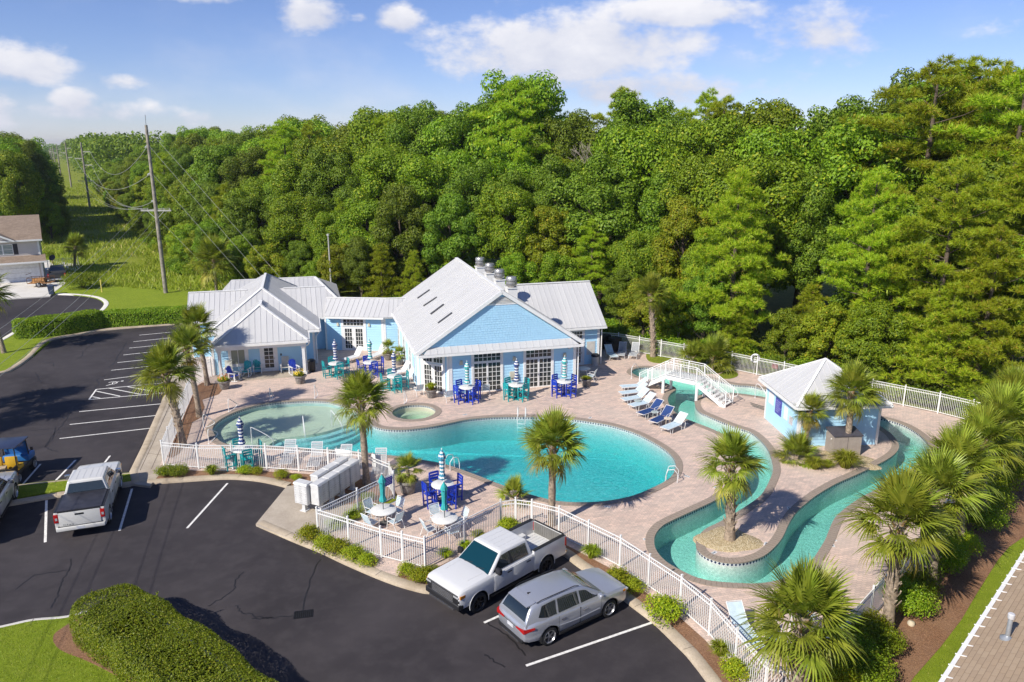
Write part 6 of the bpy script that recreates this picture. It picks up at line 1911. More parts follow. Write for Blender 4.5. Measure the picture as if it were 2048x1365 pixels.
def pickup(label, loc, rz, paint, rimmat, cover=False, front=True, key='truck', lettering=None):
    t_ = thing('pickup_truck', label, 'pickup truck', (loc[0], loc[1], 0), rz)
    fx, rx, R_ = 1.98, -1.765, .40
    st = [(2.93, .90, .46, 1.08, 1.12, .0), (2.91, .95, .43, 1.13, 1.165, .005), (2.84, .985, .40, 1.165, 1.20, .015), (2.6, 1.01, .40, 1.19, 1.235, .02), (2.0, 1.02, .40, 1.21, 1.265, .03), (1.45, 1.02, .40, 1.225, 1.29, .03), (1.2, 1.02, .40, 1.23, 1.28, .01), (0.2, 1.02, .40, 1.23, 1.26, .0), (-.99, 1.02, .40, 1.23, 1.26, .0)]
    ob('body', carve(loft(st, paint), [(fx, R_ + .02, .485)], 'body', paint), t_)
    # cab
    cab = bevel_mesh(frustum((-.985, 1.46, .965), (-.80, .62, .755), 1.20, 1.90), paint, 'cab', .075)
    c = ob('cab', cab, t_)
    m = MB(); m.slab([(-.72, -.62, 1.905), (.50, -.62, 1.905), (.50, .62, 1.905), (-.72, .62, 1.905)], .02); c_r = m.build('roof_skin', paint, c)
    for y in (-.42, -.14, .14, .42):
        m = MB(); m.box((-.11, y, 1.908), (1.15, .035, .010)); m.build('roof_rib', paint, c)
    ys = lambda z: sidey(z, 1.20, 1.90, .965, .755) + .008
    for s in (1, -1):
        for q in ([(.26, 1.30), (1.20, 1.30), (.66, 1.77), (.26, 1.795)], [(-.74, 1.30), (.14, 1.30), (.14, 1.795), (-.68, 1.79)]):
            pts = [(x, s * ys(z), z) for x, z in q]
            pane(c, pts if s < 0 else pts[::-1], name='side_window')
        pts = [(.14, s * ys(1.30), 1.30), (.26, s * ys(1.30), 1.30), (.26, s * ys(1.795), 1.795), (.14, s * ys(1.795), 1.795)]
        pane(c, pts if s < 0 else pts[::-1], BLKP, 'pillar', .004)
    ws = [(1.385, -.86, 1.27), (1.385, .86, 1.27), (.70, .70, 1.838), (.70, -.70, 1.838)]
    pane(c, [(x + .012, y, z + .012) for x, y, z in ws], mat=WSG, name='windscreen')
    pane(c, [(-.962 - .012, .83, 1.32), (-.962 - .012, -.83, 1.32), (-.842 - .012, -.68, 1.79), (-.842 - .012, .68, 1.79)], name='rear_window')
    m = MB()
    for y in (-.55, .1):
        m.tube([(1.40, y, 1.295), (1.30, y + .45, 1.37)], .010, 4)
    m.build('wiper', BLKP, c)
    # bed
    bm_ = MB(); bm_.b2((-2.93, .84, .46), (-1.0, 1.015, 1.335)); sd = carve(bevel_mesh(bm_, paint, 'bed_side', .03, 2), [(rx, R_ + .02, .485)], 'bed_side', paint)
    bm_ = MB(); bm_.b2((-2.93, -1.015, .46), (-1.0, -.84, 1.335)); sd2 = carve(bevel_mesh(bm_, paint, 'bed_side', .03, 2), [(rx, R_ + .02, .485)], 'bed_side', paint)
    bed_ = MB(); bed_.b2((-2.88, -.84, .66), (-1.0, .84, .74)); bo = bed_.build('cargo_bed', paint, t_)
    ob('bed_side', sd, bo); ob('bed_side', sd2, bo)
    m = MB(); m.b2((-1.06, -.84, .74), (-1.0, .84, 1.32)); m.build('bulkhead', plain('bed_grey', (.10, .10, .10), .7), bo)
    for k in range(9):
        m = MB(); m.b2((-2.84, -.78 + k * .18, .741), (-1.08, -.68 + k * .18, .755)); m.build('floor_rib', paint, bo)
    for s in (1, -1):
        m = MB(); m.b2((-2.90, s * .93 - .085, 1.336), (-1.02, s * .93 + .085, 1.352)); m.build('bed_rail', BLKP, bo)
        if not cover:
            m = MB(); m.b2((rx - .42, s * .72 - .12, .74), (rx + .42, s * .72 + .12, .98)); m.build('wheel_housing', paint, bo)
    tg = MB(); tg.b2((-2.965, -.835, .62), (-2.885, .835, 1.325)); tgo = ob('tailgate', bevel_mesh(tg, paint, 'tailgate', .02, 2), t_)
    m = MB(); m.b2((-2.885, -.80, .76), (-2.872, .80, 1.29)); m.build('tailgate_liner', plain('bed_liner_grey', (.16, .155, .145), .8), tgo)
    for k in range(12):
        m = MB(); m.b2((-2.872, -.76 + k * .13, .80), (-2.862, -.68 + k * .13, 1.25)); m.build('liner_rib', MATS['bed_liner_grey'], tgo)
    m = MB(); m.b2((-2.972, -.18, 1.14), (-2.964, .18, 1.22)); m.build('tailgate_handle', BLKP, tgo)
    m = MB(); m.b2((-2.96, -.84, 1.325), (-2.88, .84, 1.352)); m.build('tailgate_cap', BLKP, tgo)
    if cover:
        m = MB(); m.b2((-2.88, -.9, 1.353), (-1.0, .9, 1.385)); ob('bed_cover', bevel_mesh(m, plain('tonneau', (.035, .035, .045), .45, vary=.15), 'bed_cover', .015, 2), t_)
    # bumpers, lamps, grille
    m = MB(); m.b2((-3.06, -.98, .46), (-2.92, .98, .64)); ob('rear_bumper', bevel_mesh(m, paint if cover else CHR, 'rear_bumper', .04, 2), t_)
    m = MB(); m.b2((-3.066, -.16, .50), (-3.058, .16, .62)); m.build('licence_plate', plain('plate', (.62, .63, .66), .5), t_)
    m = MB(); m.b2((-3.0, -.9, .645), (-2.93, .9, .66)); m.build('bumper_step', BLKP, t_)
    for s in (1, -1):
        m = MB(); m.b2((-2.965, s * .925 - .085, .86), (-2.86, s * .925 + .10, 1.26)); tl = ob('tail_lamp', bevel_mesh(m, REDL, 'tail_lamp', .015, 2), t_)
        m = MB(); m.b2((-2.970, s * .925 - .045, .98), (-2.962, s * .925 + .045, 1.10)); m.build('reverse_lamp', CLR, tl)
    m = MB(); m.b2((2.80, -.90, .66), (2.950, .90, 1.06)); gr = ob('grille', bevel_mesh(m, BLKP, 'grille', .03, 2), t_)
    for k in range(5):
        m = MB(); m.b2((2.948, -.62, .70 + k * .062), (2.962, .62, .725 + k * .062)); m.build('grille_bar', plain('grille_bar', (.26, .26, .27), .35, .5), gr)
    m = MB(); m.b2((2.948, -.88, 1.015), (2.966, .88, 1.045)); m.build('grille_strip', plain('dark_chrome', (.22, .22, .23), .25, .8), gr)
    m = MB(); m.b2((2.72, -.99, .46), (3.0, .99, .70)); fb = ob('front_bumper', bevel_mesh(m, BLKP, 'front_bumper', .06, 3), t_)
    m = MB(); m.b2((2.80, -.72, .40), (3.02, .72, .49)); m.build('skid_plate', CHR, fb)
    for s in (1, -1):
        m = MB(); m.b2((2.72, s * .80 - .15, .93), (2.968, s * .80 + .13, 1.01)); hl = ob('head_lamp', bevel_mesh(m, CLR, 'head_lamp', .02, 2), t_)
        m = MB(); m.b2((2.66, s * .945 - .05, .93), (2.90, s * .945 + .06, 1.05)); m.build('turn_lamp', AMB, hl)
        m = MB(); m.b2((2.72, s * .80 - .15, .74), (2.93, s * .80 + .15, .86)); m.build('fog_lamp', BLKP, hl)
        # doors, handles, mirrors, sills
        for (x0, x1) in ((.20, 1.18), (-.86, .18)):
            m = MB(); m.b2((x0, s * 1.014 - .012, .52), (x1, s * 1.014 + .012, 1.19)); d_ = ob('door', bevel_mesh(m, paint, 'door', .010, 2), t_)
            m = MB(); m.b2((x0 + .08, s * 1.03 - .02, 1.05), (x0 + .30, s * 1.03 + .02, 1.09)); m.build('door_handle', BLKP, d_)
        m = MB(); m.b2((.98, s * 1.12 - .13, 1.27), (1.14, s * 1.12 + .13, 1.50)); mi_ = ob('mirror', bevel_mesh(m, BLKP if front else CHR, 'mirror', .04, 2), t_)
        m = MB(); m.b2((-.95, s * .96 - .06, .36), (1.38, s * .96 + .06, .42)); m.build('side_step', BLKP, t_)
        arch(t_, fx, R_ + .02, .485, s * 1.012, paint); arch(t_, rx, R_ + .02, .485, s * 1.008, paint)
        wheel(t_, fx, s * .88, R_, .27, rimmat, 6, key); wheel(t_, rx, s * .88, R_, .27, rimmat, 6, key)
    m = MB(); m.b2((-2.85, -.7, .35), (2.6, .7, .45)); m.build('chassis', BLKP, t_)
    m = MB(); m.b2((1.52, -.012, 1.30), (2.72, .012, 1.248)); 
    for s in (1, -1):
        m = MB(); m.tube([(2.75, s * .55, 1.19), (2.2, s * .62, 1.275), (1.5, s * .66, 1.302)], .012, 4); m.build('bonnet_crease', paint, t_)
    if lettering:
        cu = bpy.data.curves.new('lettering', 'FONT'); cu.body = lettering; cu.size = .11; cu.extrude = .002; cu.align_x = 'CENTER'; cu.space_character = 1.5
        tmp = bpy.data.objects.new('tmp', cu); COL.objects.link(tmp)
        me = bpy.data.meshes.new_from_object(tmp.evaluated_get(bpy.context.evaluated_depsgraph_get())); bpy.data.objects.remove(tmp)
        me.materials.clear(); me.materials.append(BLKP)
        ob('lettering', me, tgo, (-2.968, .48, .68), rot=(R(90), 0, R(-90)))
    return t_
WHITEP = carpaint('paint_white', (.66, .66, .655)); SILVP = carpaint('paint_silver', (.46, .48, .53), .5, .30); DARKP = carpaint('paint_charcoal', (.05, .05, .055), .3); CREAMP = carpaint('paint_pearl', (.66, .65, .61))
pickup('white crew cab pickup with open bed and black wheels beside the pool fence', (-.53, 27.1), R(-135.6), WHITEP, DARKALLOY, key='t1')
pickup('white pickup with black bed cover parked nose to the grass median', (-20.45, 33.4), R(110), CREAMP, ALLOY, cover=True, front=False, key='t2', lettering='TITAN')
pickup('silver pickup cut off by the frame next to the covered bed pickup', (-25.05, 32.2), R(111), carpaint('paint_lightsilver', (.55, .56, .58), .4), ALLOY, front=False, key='t3')
hp = G(118, 560)
pickup('dark pickup parked on the driveway of the beige house', (hp.x, hp.y), R(118), DARKP, ALLOY, front=False, key='t4')

def suv(label, loc, rz, paint, key='s'):
    t_ = thing('suv_car', label, 'car', (loc[0], loc[1], 0), rz)
    fx, rx, R_ = 1.42, -1.43, .365
    st = [(2.46, .66, .36, .72, .78, 0), (2.43, .76, .33, .80, .855, .01), (2.34, .845, .30, .87, .925, .02), (2.1, .91, .29, .92, .985, .03), (1.75, .95, .29, .96, 1.03, .035), (1.3, .965, .29, .99, 1.07, .03), (1.0, .965, .29, 1.0, 1.085, .01), (.3, .962, .29, 1.02, 1.08, 0), (-.6, .962, .29, 1.04, 1.10, 0), (-1.4, .965, .30, 1.06, 1.12, 0), (-1.95, .945, .32, 1.06, 1.12, 0), (-2.28, .89, .36, 1.03, 1.09, 0), (-2.42, .82, .42, .96, 1.02, 0), (-2.47, .72, .50, .88, .93, 0)]
    ob('body', carve(loft(st, paint), [(fx, R_ + .01, .43), (rx, R_ + .01, .43)], 'body', paint), t_)
    ZT = [(1.30, 1.04), (1.12, 1.12), (.8, 1.335), (.5, 1.515), (.25, 1.625), (-.05, 1.685), (-.6, 1.715), (-1.2, 1.705), (-1.65, 1.675), (-1.95, 1.625), (-2.08, 1.55), (-2.2, 1.40), (-2.31, 1.22), (-2.39, 1.05)]
    def zt(x):
        for (a, za), (b, zb_) in zip(ZT, ZT[1:]):
            if b <= x <= a:
                return za + (zb_ - za) * (a - x) / (a - b)
        return 1.04
    wb = lambda x: .93 - max(0, x - .8) * .12 - max(0, -1.7 - x) * .16
    wt = lambda x: wb(x) - (zt(x) - 1.0) * .345
    V, F = [], []; k = 15
    for (x, z_) in ZT:
        a, b = wb(x), wt(x); h_ = z_ - 1.0
        half = [(a, .98), (a - (a - b) * .3, 1.0 + h_ * .3), (a - (a - b) * .62, 1.0 + h_ * .62), (b + .012, 1.0 + h_ * .86), (b - .035, 1.0 + h_ * .965), (b * .72, z_ + .004), (b * .36, z_ + .016)]
        V += [(x, y, z) for y, z in half] + [(x, 0, z_ + .02)] + [(x, -y, z) for y, z in half[::-1]]
    for i in range(len(ZT) - 1):
        F += [(i * k + q, i * k + q + 1, (i + 1) * k + q + 1, (i + 1) * k + q) for q in range(k - 1)]
    F += [tuple(range(k)), tuple(range((len(ZT) - 1) * k, len(ZT) * k))[::-1]]
    mm = MB(); mm.add(V, F); me = fix(mm.mesh('cabin', paint)); me.polygons.foreach_set('use_smooth', [True] * len(me.polygons)); me.set_sharp_from_angle(angle=R(50))
    c = ob('cabin', me, t_)
    def side_pt(s, x, t):
        a, b = wb(x), wt(x); return (x, s * (a - (a - b) * t + .008), 1.0 + (zt(x) - 1.0) * t)
    for s in (1, -1):
        # door glass: rows from the belt (t0) to the roof edge (t1); ends slant like the pillars
        for (xa0, xa1, xb0, xb1) in ((.04, .95, .02, .36), (-1.0, -.05, -.97, -.07), (-1.86, -1.09, -1.66, -1.06)):
            m = MB(); vs = []
            for i in range(7):
                for q in range(4):
                    r_ = q / 3; x = (xa0 + (xa1 - xa0) * i / 6) * (1 - r_) + (xb0 + (xb1 - xb0) * i / 6) * r_
                    zlo = 1.13 + (.10 if xa0 < -1.5 and i < 3 else 0) * (3 - i) / 3; zhi = zt(x) - .11
                    zz = zlo + (zhi - zlo) * r_; vs.append(side_pt(s, x, (zz - 1.0) / (zt(x) - 1.0)))
            m.add(vs, [((4 * i + q, 4 * i + 4 + q, 4 * i + 5 + q, 4 * i + 1 + q) if s < 0 else (4 * i + q, 4 * i + 1 + q, 4 * i + 5 + q, 4 * i + 4 + q)) for i in range(6) for q in range(3)]); m.build('side_window', CG, c, smooth=180)
        m = MB(); m.tube([(-1.80, s * (wt(-1.8) - .05), 1.68), (-1.6, s * (wt(-1.6) - .04), 1.735), (-.1, s * (wt(-.1) - .04), 1.745), (.1, s * (wt(.1) - .05), 1.68)], .016, 6); m.build('roof_rail', BLKP, c)
    for nm, x0, x1, f0 in (('windscreen', 1.14, .33, .90), ('rear_window', -2.04, -2.34, .86)):
        m = MB(); vs = []
        for i in range(7):
            x = x0 + (x1 - x0) * i / 6; w = (wt(x) + .01) * f0
            for q in range(7):
                y = w * (q / 3 - 1); vs.append((x + (.008 if x > 0 else -.010), y, zt(x) + .022 * (1 - (y / (w + .1)) ** 2) + .006))
        m.add(vs, [(7 * i + q, 7 * i + q + 1, 7 * i + q + 8, 7 * i + q + 7) for i in range(6) for q in range(6)]); m.build(nm, CG, c, smooth=180)
    m = MB(); m.add([(-2.17, -.56, 1.615), (-2.17, .56, 1.615), (-1.80, .58, 1.69), (-1.80, -.58, 1.69), (-2.17, -.55, 1.585), (-2.17, .55, 1.585), (-1.9, .57, 1.63), (-1.9, -.57, 1.63)], [(0, 1, 2, 3)[::-1], (4, 5, 6, 7), (0, 1, 5, 4), (1, 2, 6, 5), (3, 0, 4, 7), (2, 3, 7, 6)]); m.build('spoiler', paint, c)
    m = MB(); m.add([(-1.72, -.03, 1.68), (-1.72, .03, 1.68), (-1.52, 0, 1.695), (-1.75, 0, 1.76)], [(0, 2, 3), (2, 1, 3), (1, 0, 3)]); m.build('antenna_fin', BLKP, c)
    for s in (1, -1):
        for (x0, x1) in ((-.02, .98), (-1.02, -.04)):
            m = MB(); m.tube([(x0, s * .953, 1.02), (x0, s * .962, .8), (x0, s * .960, .55), (x0 + .02, s * .93, .36)], .006, 4); m.tube([(x1, s * .953, 1.02), (x1, s * .962, .8), (x1, s * .960, .55), (x1, s * .93, .36)], .006, 4); d_ = m.build('door_gap', BLKP, t_)
            m = MB(); m.b2((x0 + .08, s * .975 - .018, .86), (x0 + .30, s * .975 + .018, .90)); m.build('door_handle', CHR, d_)
        m = MB(); m.tube([(-1.55, s * .955, .90), (-1.0, s * .972, .66), (-.2, s * .974, .60), (.9, s * .972, .62)], .014, 5); m.build('side_crease', paint, t_)
        m = MB(); m.b2((.78, s * 1.03 - .11, 1.10), (.93, s * 1.03 + .11, 1.25)); ob('mirror', bevel_mesh(m, paint, 'mirror', .05, 3), t_)
        m = MB(); m.add([(-2.50, s * .36, .85), (-2.50, s * .36, .90), (-2.49, s * .82, .97), (-2.49, s * .82, .80), (-2.10, s * .965, 1.0), (-2.10, s * .965, .92), (-2.3, s * .5, .88), (-2.1, s * .8, .90)], [(0, 1, 2, 3), (3, 2, 4, 5), (0, 3, 5, 7, 6), (1, 6, 7, 4, 2), (0, 6, 1), (4, 7, 5)]); me_ = fix(m.mesh('tail_lamp', REDL)); ob('tail_lamp', me_, t_)
        m = MB(); m.b2((2.14, s * .70 - .18, .78), (2.42, s * .70 + .16, .86)); hl = ob('head_lamp', bevel_mesh(m, CLR, 'head_lamp', .03, 2), t_)
        m = MB(); m.b2((2.02, s * .84 - .06, .80), (2.26, s * .84 + .065, .87)); m.build('turn_lamp', AMB, hl)
        m = MB(); m.b2((-1.0, s * .93 - .04, .27), (.98, s * .93 + .04, .36)); m.build('sill', BLKP, t_)
        arch(t_, fx, R_ + .01, .43, s * .957, BLKP); arch(t_, rx, R_ + .01, .43, s * .957, BLKP)
        wheel(t_, fx, s * .84, R_, .235, ALLOY, 5, key); wheel(t_, rx, s * .84, R_, .235, ALLOY, 5, key)
    m = MB(); m.b2((-2.50, -.74, .36), (-2.30, .74, .52)); ob('rear_bumper', bevel_mesh(m, BLKP, 'rear_bumper', .05, 2), t_)
    m = MB(); m.b2((-2.51, -.52, .33), (-2.4, .52, .40)); m.build('bumper_trim', CHR, t_)
    m = MB(); m.b2((-2.487, -.17, .70), (-2.468, .17, .82)); m.build('licence_plate', MATS['plate'], t_)
    m = MB(); m.b2((-2.475, -.48, .84), (-2.455, .48, .87)); m.build('chrome_strip', CHR, t_)
    m = MB(); m.b2((2.30, -.55, .38), (2.475, .55, .62)); ob('grille', bevel_mesh(m, BLKP, 'grille', .03, 2), t_)
    m = MB()
    for y in (-.5, .05):
        m.tube([(1.17, y, 1.10), (1.02, y + .5, 1.17)], .010, 4)
    m.build('wiper', BLKP, c)
    m = MB(); m.b2((-2.2, -.65, .26), (2.1, .65, .34)); m.build('chassis', BLKP, t_)
    return t_
suv('silver grey sport utility car parked beside the white crew cab pickup', (1.96, 24.62), R(35.3), SILVP)

# ---- utility buggy with yellow seats
ug = G(28, 972)
u_ = thing('utility_buggy', 'black utility buggy with yellow seats and dark flat roof', 'buggy', (ug.x - .75, ug.y + 1.1, 0), R(100))
m = MB(); m.b2((-1.35, -.70, .38), (1.35, .70, .60)); ob('chassis', bevel_mesh(m, BLKP, 'chassis', .06, 2), u_)
m = MB(); m.b2((.55, -.66, .60), (1.40, .66, .98)); ob('bonnet', bevel_mesh(m, plain('buggy_blue', (.03, .16, .42), .3), 'bonnet', .12, 3), u_)
for y in (-.36, .36):
    m = MB(); m.b2((-.62, y - .30, .60), (-.02, y + .30, .82)); m.b2((-.72, y - .29, .80), (-.56, y + .29, 1.40)); ob('seat', bevel_mesh(m, plain('seat_yellow', (.62, .36, .02), .5), 'seat', .05, 2), u_)
m = MB(); m.b2((-1.40, -.66, .72), (-.80, .66, .80)); m.b2((-1.42, -.68, .78), (-1.36, .68, 1.0)); m.b2((-1.40, -.68, .78), (-.8, -.63, 1.0)); m.b2((-1.40, .63, .78), (-.8, .68, 1.0)); m.build('cargo_box', BLKP, u_)
m = MB(); m.box((-1.1, .1, .90), (.45, .7, .22), .2); m.build('cargo', plain('cargo_tan', (.42, .33, .22), .8, vary=.3), u_)
for x, y in ((-.78, -.64), (-.78, .64), (.72, -.62), (.72, .62)):
    m = MB(); m.tube([(x, y, .7), (x * .92, y * .95, 1.92)], .028, 6); m.build('roof_post', BLKP, u_)
m = MB(); m.b2((-.85, -.72, 1.90), (.80, .72, 1.97)); ob('roof', bevel_mesh(m, plain('buggy_roof', (.03, .04, .08), .3), 'roof', .03, 2), u_)
m = MB(); m.slab([(.86, -.60, 1.0), (.86, .60, 1.0), (.74, .58, 1.86), (.74, -.58, 1.86)], .02); m.build('windscreen', plain('screen_blue', (.03, .14, .38), .08), u_)
for x, y in ((-.92, -.62), (-.92, .62), (.95, -.62), (.95, .62)):
    wheel(u_, x, y, .30, .24, ALLOY, 5, 'buggy')
for y in (-.85, .85):
    m = MB(); m.tube([(.6, y * .8, 1.15), (.6, y, 1.25)], .02, 5); m.box((.6, y, 1.32), (.05, .12, .18)); m.build('mirror', BLKP, u_)

# ---- trailer and wheelie bin by the driveway
tp = G(84, 575)
tr_ = thing('utility_trailer', 'small open trailer with wooden load on the driveway', 'trailer', (tp.x, tp.y, .12), R(10))
m = MB(); m.b2((-1.3, -.75, .45), (1.3, .75, .52)); m.build('deck', plain('trailer_wood', (.30, .15, .06), .8, vary=.3), tr_)
m = MB()
for x in (-1.3, -.4, .4, 1.3):
    for y in (-.75, .75):
        m.tube([(x, y, .5), (x, y, 1.15)], .03, 5)
for y in (-.75, .75):
    m.tube([(-1.3, y, 1.15), (1.3, y, 1.15)], .03, 5)
m.tube([(-1.3, -.75, 1.15), (-1.3, .75, 1.15)], .03, 5); m.tube([(-1.3, -.75, 1.6), (-1.3, .75, 1.6)], .03, 5); m.build('rail', plain('rust_metal', (.14, .07, .035), .8, .3), tr_)
m = MB(); m.box((-.2, 0, .8), (1.5, 1.0, .5), .1, top=(.8, .7)); m.build('load', plain('load_wood', (.42, .20, .06), .8, vary=.3), tr_)
for y in (-.85, .85):
    wheel(tr_, 0, y, .32, .2, ALLOY, 5, 'trailer')
bp_ = G(104, 591)
bn = thing('wheelie_bin', 'dark blue grey wheelie bin at the driveway edge', 'bin', (bp_.x, bp_.y, .1), R(20))
m = MB(); m.box((0, 0, .52), (.48, .52, .92), top=(1.22, 1.22)); m.build('body', plain('bin_blue', (.04, .06, .11), .5), bn)
m = MB(); m.box((0, 0, 1.02), (.62, .68, .08)); m.build('lid', plain('bin_lid', (.05, .07, .12), .5), bn)
for x in (-.2, .2):
    m = MB(); m.lathe([(.001, -.03), (.1, -.03), (.1, .03), (.001, .03)], 12, (x, .28, .1), axis='Y'); m.build('wheel', RUB, bn)
# bonnet and roof of a car just below the frame

# ================================================================== POOLSIDE FURNITURE
PB = plain('poly_blue', (.010, .045, .46), .42, vary=.12); PT = plain('poly_teal', (.010, .34, .36), .42, vary=.12)
NAVY = plain('canvas_navy', (.012, .045, .20), .8); TEALC = plain('canvas_teal', (.03, .36, .36), .8); CANW = plain('canvas_white', (.74, .74, .72), .8)
ALU = plain('alu_white', (.74, .74, .73), .4, vary=.03); SLING = plain('sling_aqua', (.52, .64, .70), .7); SLN = plain('sling_navy', (.012, .045, .17), .7); SLW = plain('sling_white', (.68, .69, .69), .7); SLG = plain('sling_grey', (.40, .42, .44), .7)
TABW = plain('table_white', (.74, .73, .70), .35, vary=.05)
def mk_polychair(mat):
    """high poly-lumber dining chair: seat slats, back slats, arms, legs and foot rails"""
    t_ = thing('high_chair', 'x', 'chair')
    sz = .66
    for y in (-.24, .24):
        m = MB(); m.b2((-.25, y - .03, 0), (-.18, y + .03, sz + .02)); m.build('leg', mat, t_)           # front (+x faces the table: front is -x? keep symmetric)
        m = MB(); bar3(m, (.24, y, 0), (.30, y, sz + .62), .06, .06); m.build('leg', mat, t_)
        m = MB(); m.b2((-.27, y - .045, sz + .22), (.29, y + .045, sz + .25)); m.build('arm', mat, t_)
        m = MB(); m.b2((-.245, y - .025, sz), (-.185, y + .025, sz + .22)); m.build('arm_post', mat, t_)
        m = MB(); m.b2((-.2, y - .02, .2), (.25, y + .02, .26)); m.build('stretcher', mat, t_)
    m = MB(); m.b2((-.245, -.21, .16), (-.195, .21, .23)); m.build('foot_rail', mat, t_)
    for k in range(4):
        m = MB(); m.b2((-.26 + k * .13, -.235, sz), (-.145 + k * .13, .235, sz + .025)); m.build('seat_slat', mat, t_)
    for k in range(3):
        z = sz + .24 + k * .15; x = .245 + .06 * (z / (sz + .62)) - .012
        m = MB(); m.b2((x - .012, -.215, z), (x + .012, .215, z + .11)); m.build('back_slat', mat, t_)
    return t_
def mk_table(h, mat, r=.56):
    t_ = thing('round_table', 'x', 'table')
    m = MB(); m.lathe([(.001, h), (r - .02, h), (r, h - .012), (r, h - .045), (r - .03, h - .05), (.001, h - .05)], 28); m.build('table_top', TABW, t_, smooth=40)
    if h > .9:
        m = MB(); m.b2((-.05, -.05, .05), (.05, .05, h - .05)); m.build('pedestal', mat, t_)
        for k in range(4):
            a = k * math.pi / 2 + .78
            m = MB(); bar3(m, (math.cos(a) * .05, math.sin(a) * .05, .06), (math.cos(a) * .46, math.sin(a) * .46, .05), .09, .08); bar3(m, (math.cos(a) * .04, math.sin(a) * .04, h - .09), (math.cos(a) * .36, math.sin(a) * .36, h - .09), .07, .07); m.build('leg', mat, t_)
    else:
        for k in range(4):
            a = k * math.pi / 2 + .5
            m = MB(); m.tube([(math.cos(a) * .5, math.sin(a) * .5, 0), (math.cos(a) * .38, math.sin(a) * .38, .35), (math.cos(a) * .46, math.sin(a) * .46, h - .05)], .018, 6); m.build('leg', ALU, t_)
    return t_
def mk_umbrella(c1, c2, bands=11, plain_top=False):
    """furled market umbrella: pole, pleated striped canopy, finial and base"""
    t_ = thing('umbrella', 'x', 'umbrella')
    m = MB(); m.tube([(0, 0, .06), (0, 0, 2.86)], .022, 8); m.build('pole', plain('pole_dark', (.05, .06, .06), .4) if plain_top else ALU, t_)
    m = MB(); m.lathe([(.001, 0), (.25, 0), (.25, .05), (.06, .08), (.04, .25), (.001, .25)], 16); m.build('base', plain('umbrella_base', (.10, .10, .10), .6), t_)
    zs = [2.80, 2.72, 2.64, 2.56, 2.48, 2.38, 2.34, 2.24, 2.14, 2.04, 1.94, 1.84, 1.74, 1.64, 1.54, 1.44, 1.36, 1.28]
    rr = [.018, .055, .095, .135, .155, .185, .12, .125, .125, .12, .115, .11, .105, .105, .12, .15, .175, .16]
    m = MB()
    for i in range(len(zs) - 1):
        m.cur = i % 2 if not plain_top or i % 4 == 0 else 0
        m.lathe([(rr[i], zs[i]), (rr[i + 1], zs[i + 1])], 24, lobes=8, amp=.20)
    m.build('canopy', [c1, c2], t_, smooth=180)
    m = MB(); m.lathe([(.001, 2.90), (.03, 2.87), (.022, 2.82), (.02, 2.79)], 10); m.build('finial', ALU, t_)
    m = MB(); m.lathe([(.115, 1.58), (.122, 1.56), (.115, 1.53)], 20); m.build('tie_strap', c1, t_)
    return t_
def mk_slingchair(mat=SLING):
    t_ = thing('sling_chair', 'x', 'chair')
    for s in (-1, 1):
        y = s * .27
        m = MB(); m.tube([(-.28, y, 0), (-.22, y, .40), (-.22, y, .60), (-.15, y, .63), (.22, y, .62), (.26, y, .60)], .016, 6); m.build('front_leg', ALU, t_)
        m = MB(); m.tube([(.34, y, 0), (.18, y, .38), (-.22, y, .42)], .016, 6); m.build('rear_leg', ALU, t_)
        m = MB(); m.tube([(.16, y * .93, .38), (.30, y * .93, .74), (.36, y * .93, .90)], .016, 6); m.build('back_post', ALU, t_)
    m = MB(); m.tube([(.36, -.25, .90), (.37, 0, .92), (.36, .25, .90)], .016, 6); m.build('top_rail', ALU, t_)
    for k in range(6):
        t0 = k / 6; x = -.22 + .40 * t0
        m = MB(); m.b2((x, -.255, .405 - .03 * t0), (x + .058, .255, .412 - .03 * t0)); m.build('seat_strap', mat, t_)
    for k in range(6):
        z = .46 + k * .07; x = .165 + (z - .38) * .38
        m = MB(); m.box((x + .012, 0, z + .03), (.010, .49, .058), rot=Matrix.Rotation(.36, 4, 'Y')); m.build('back_strap', mat, t_)
    return t_
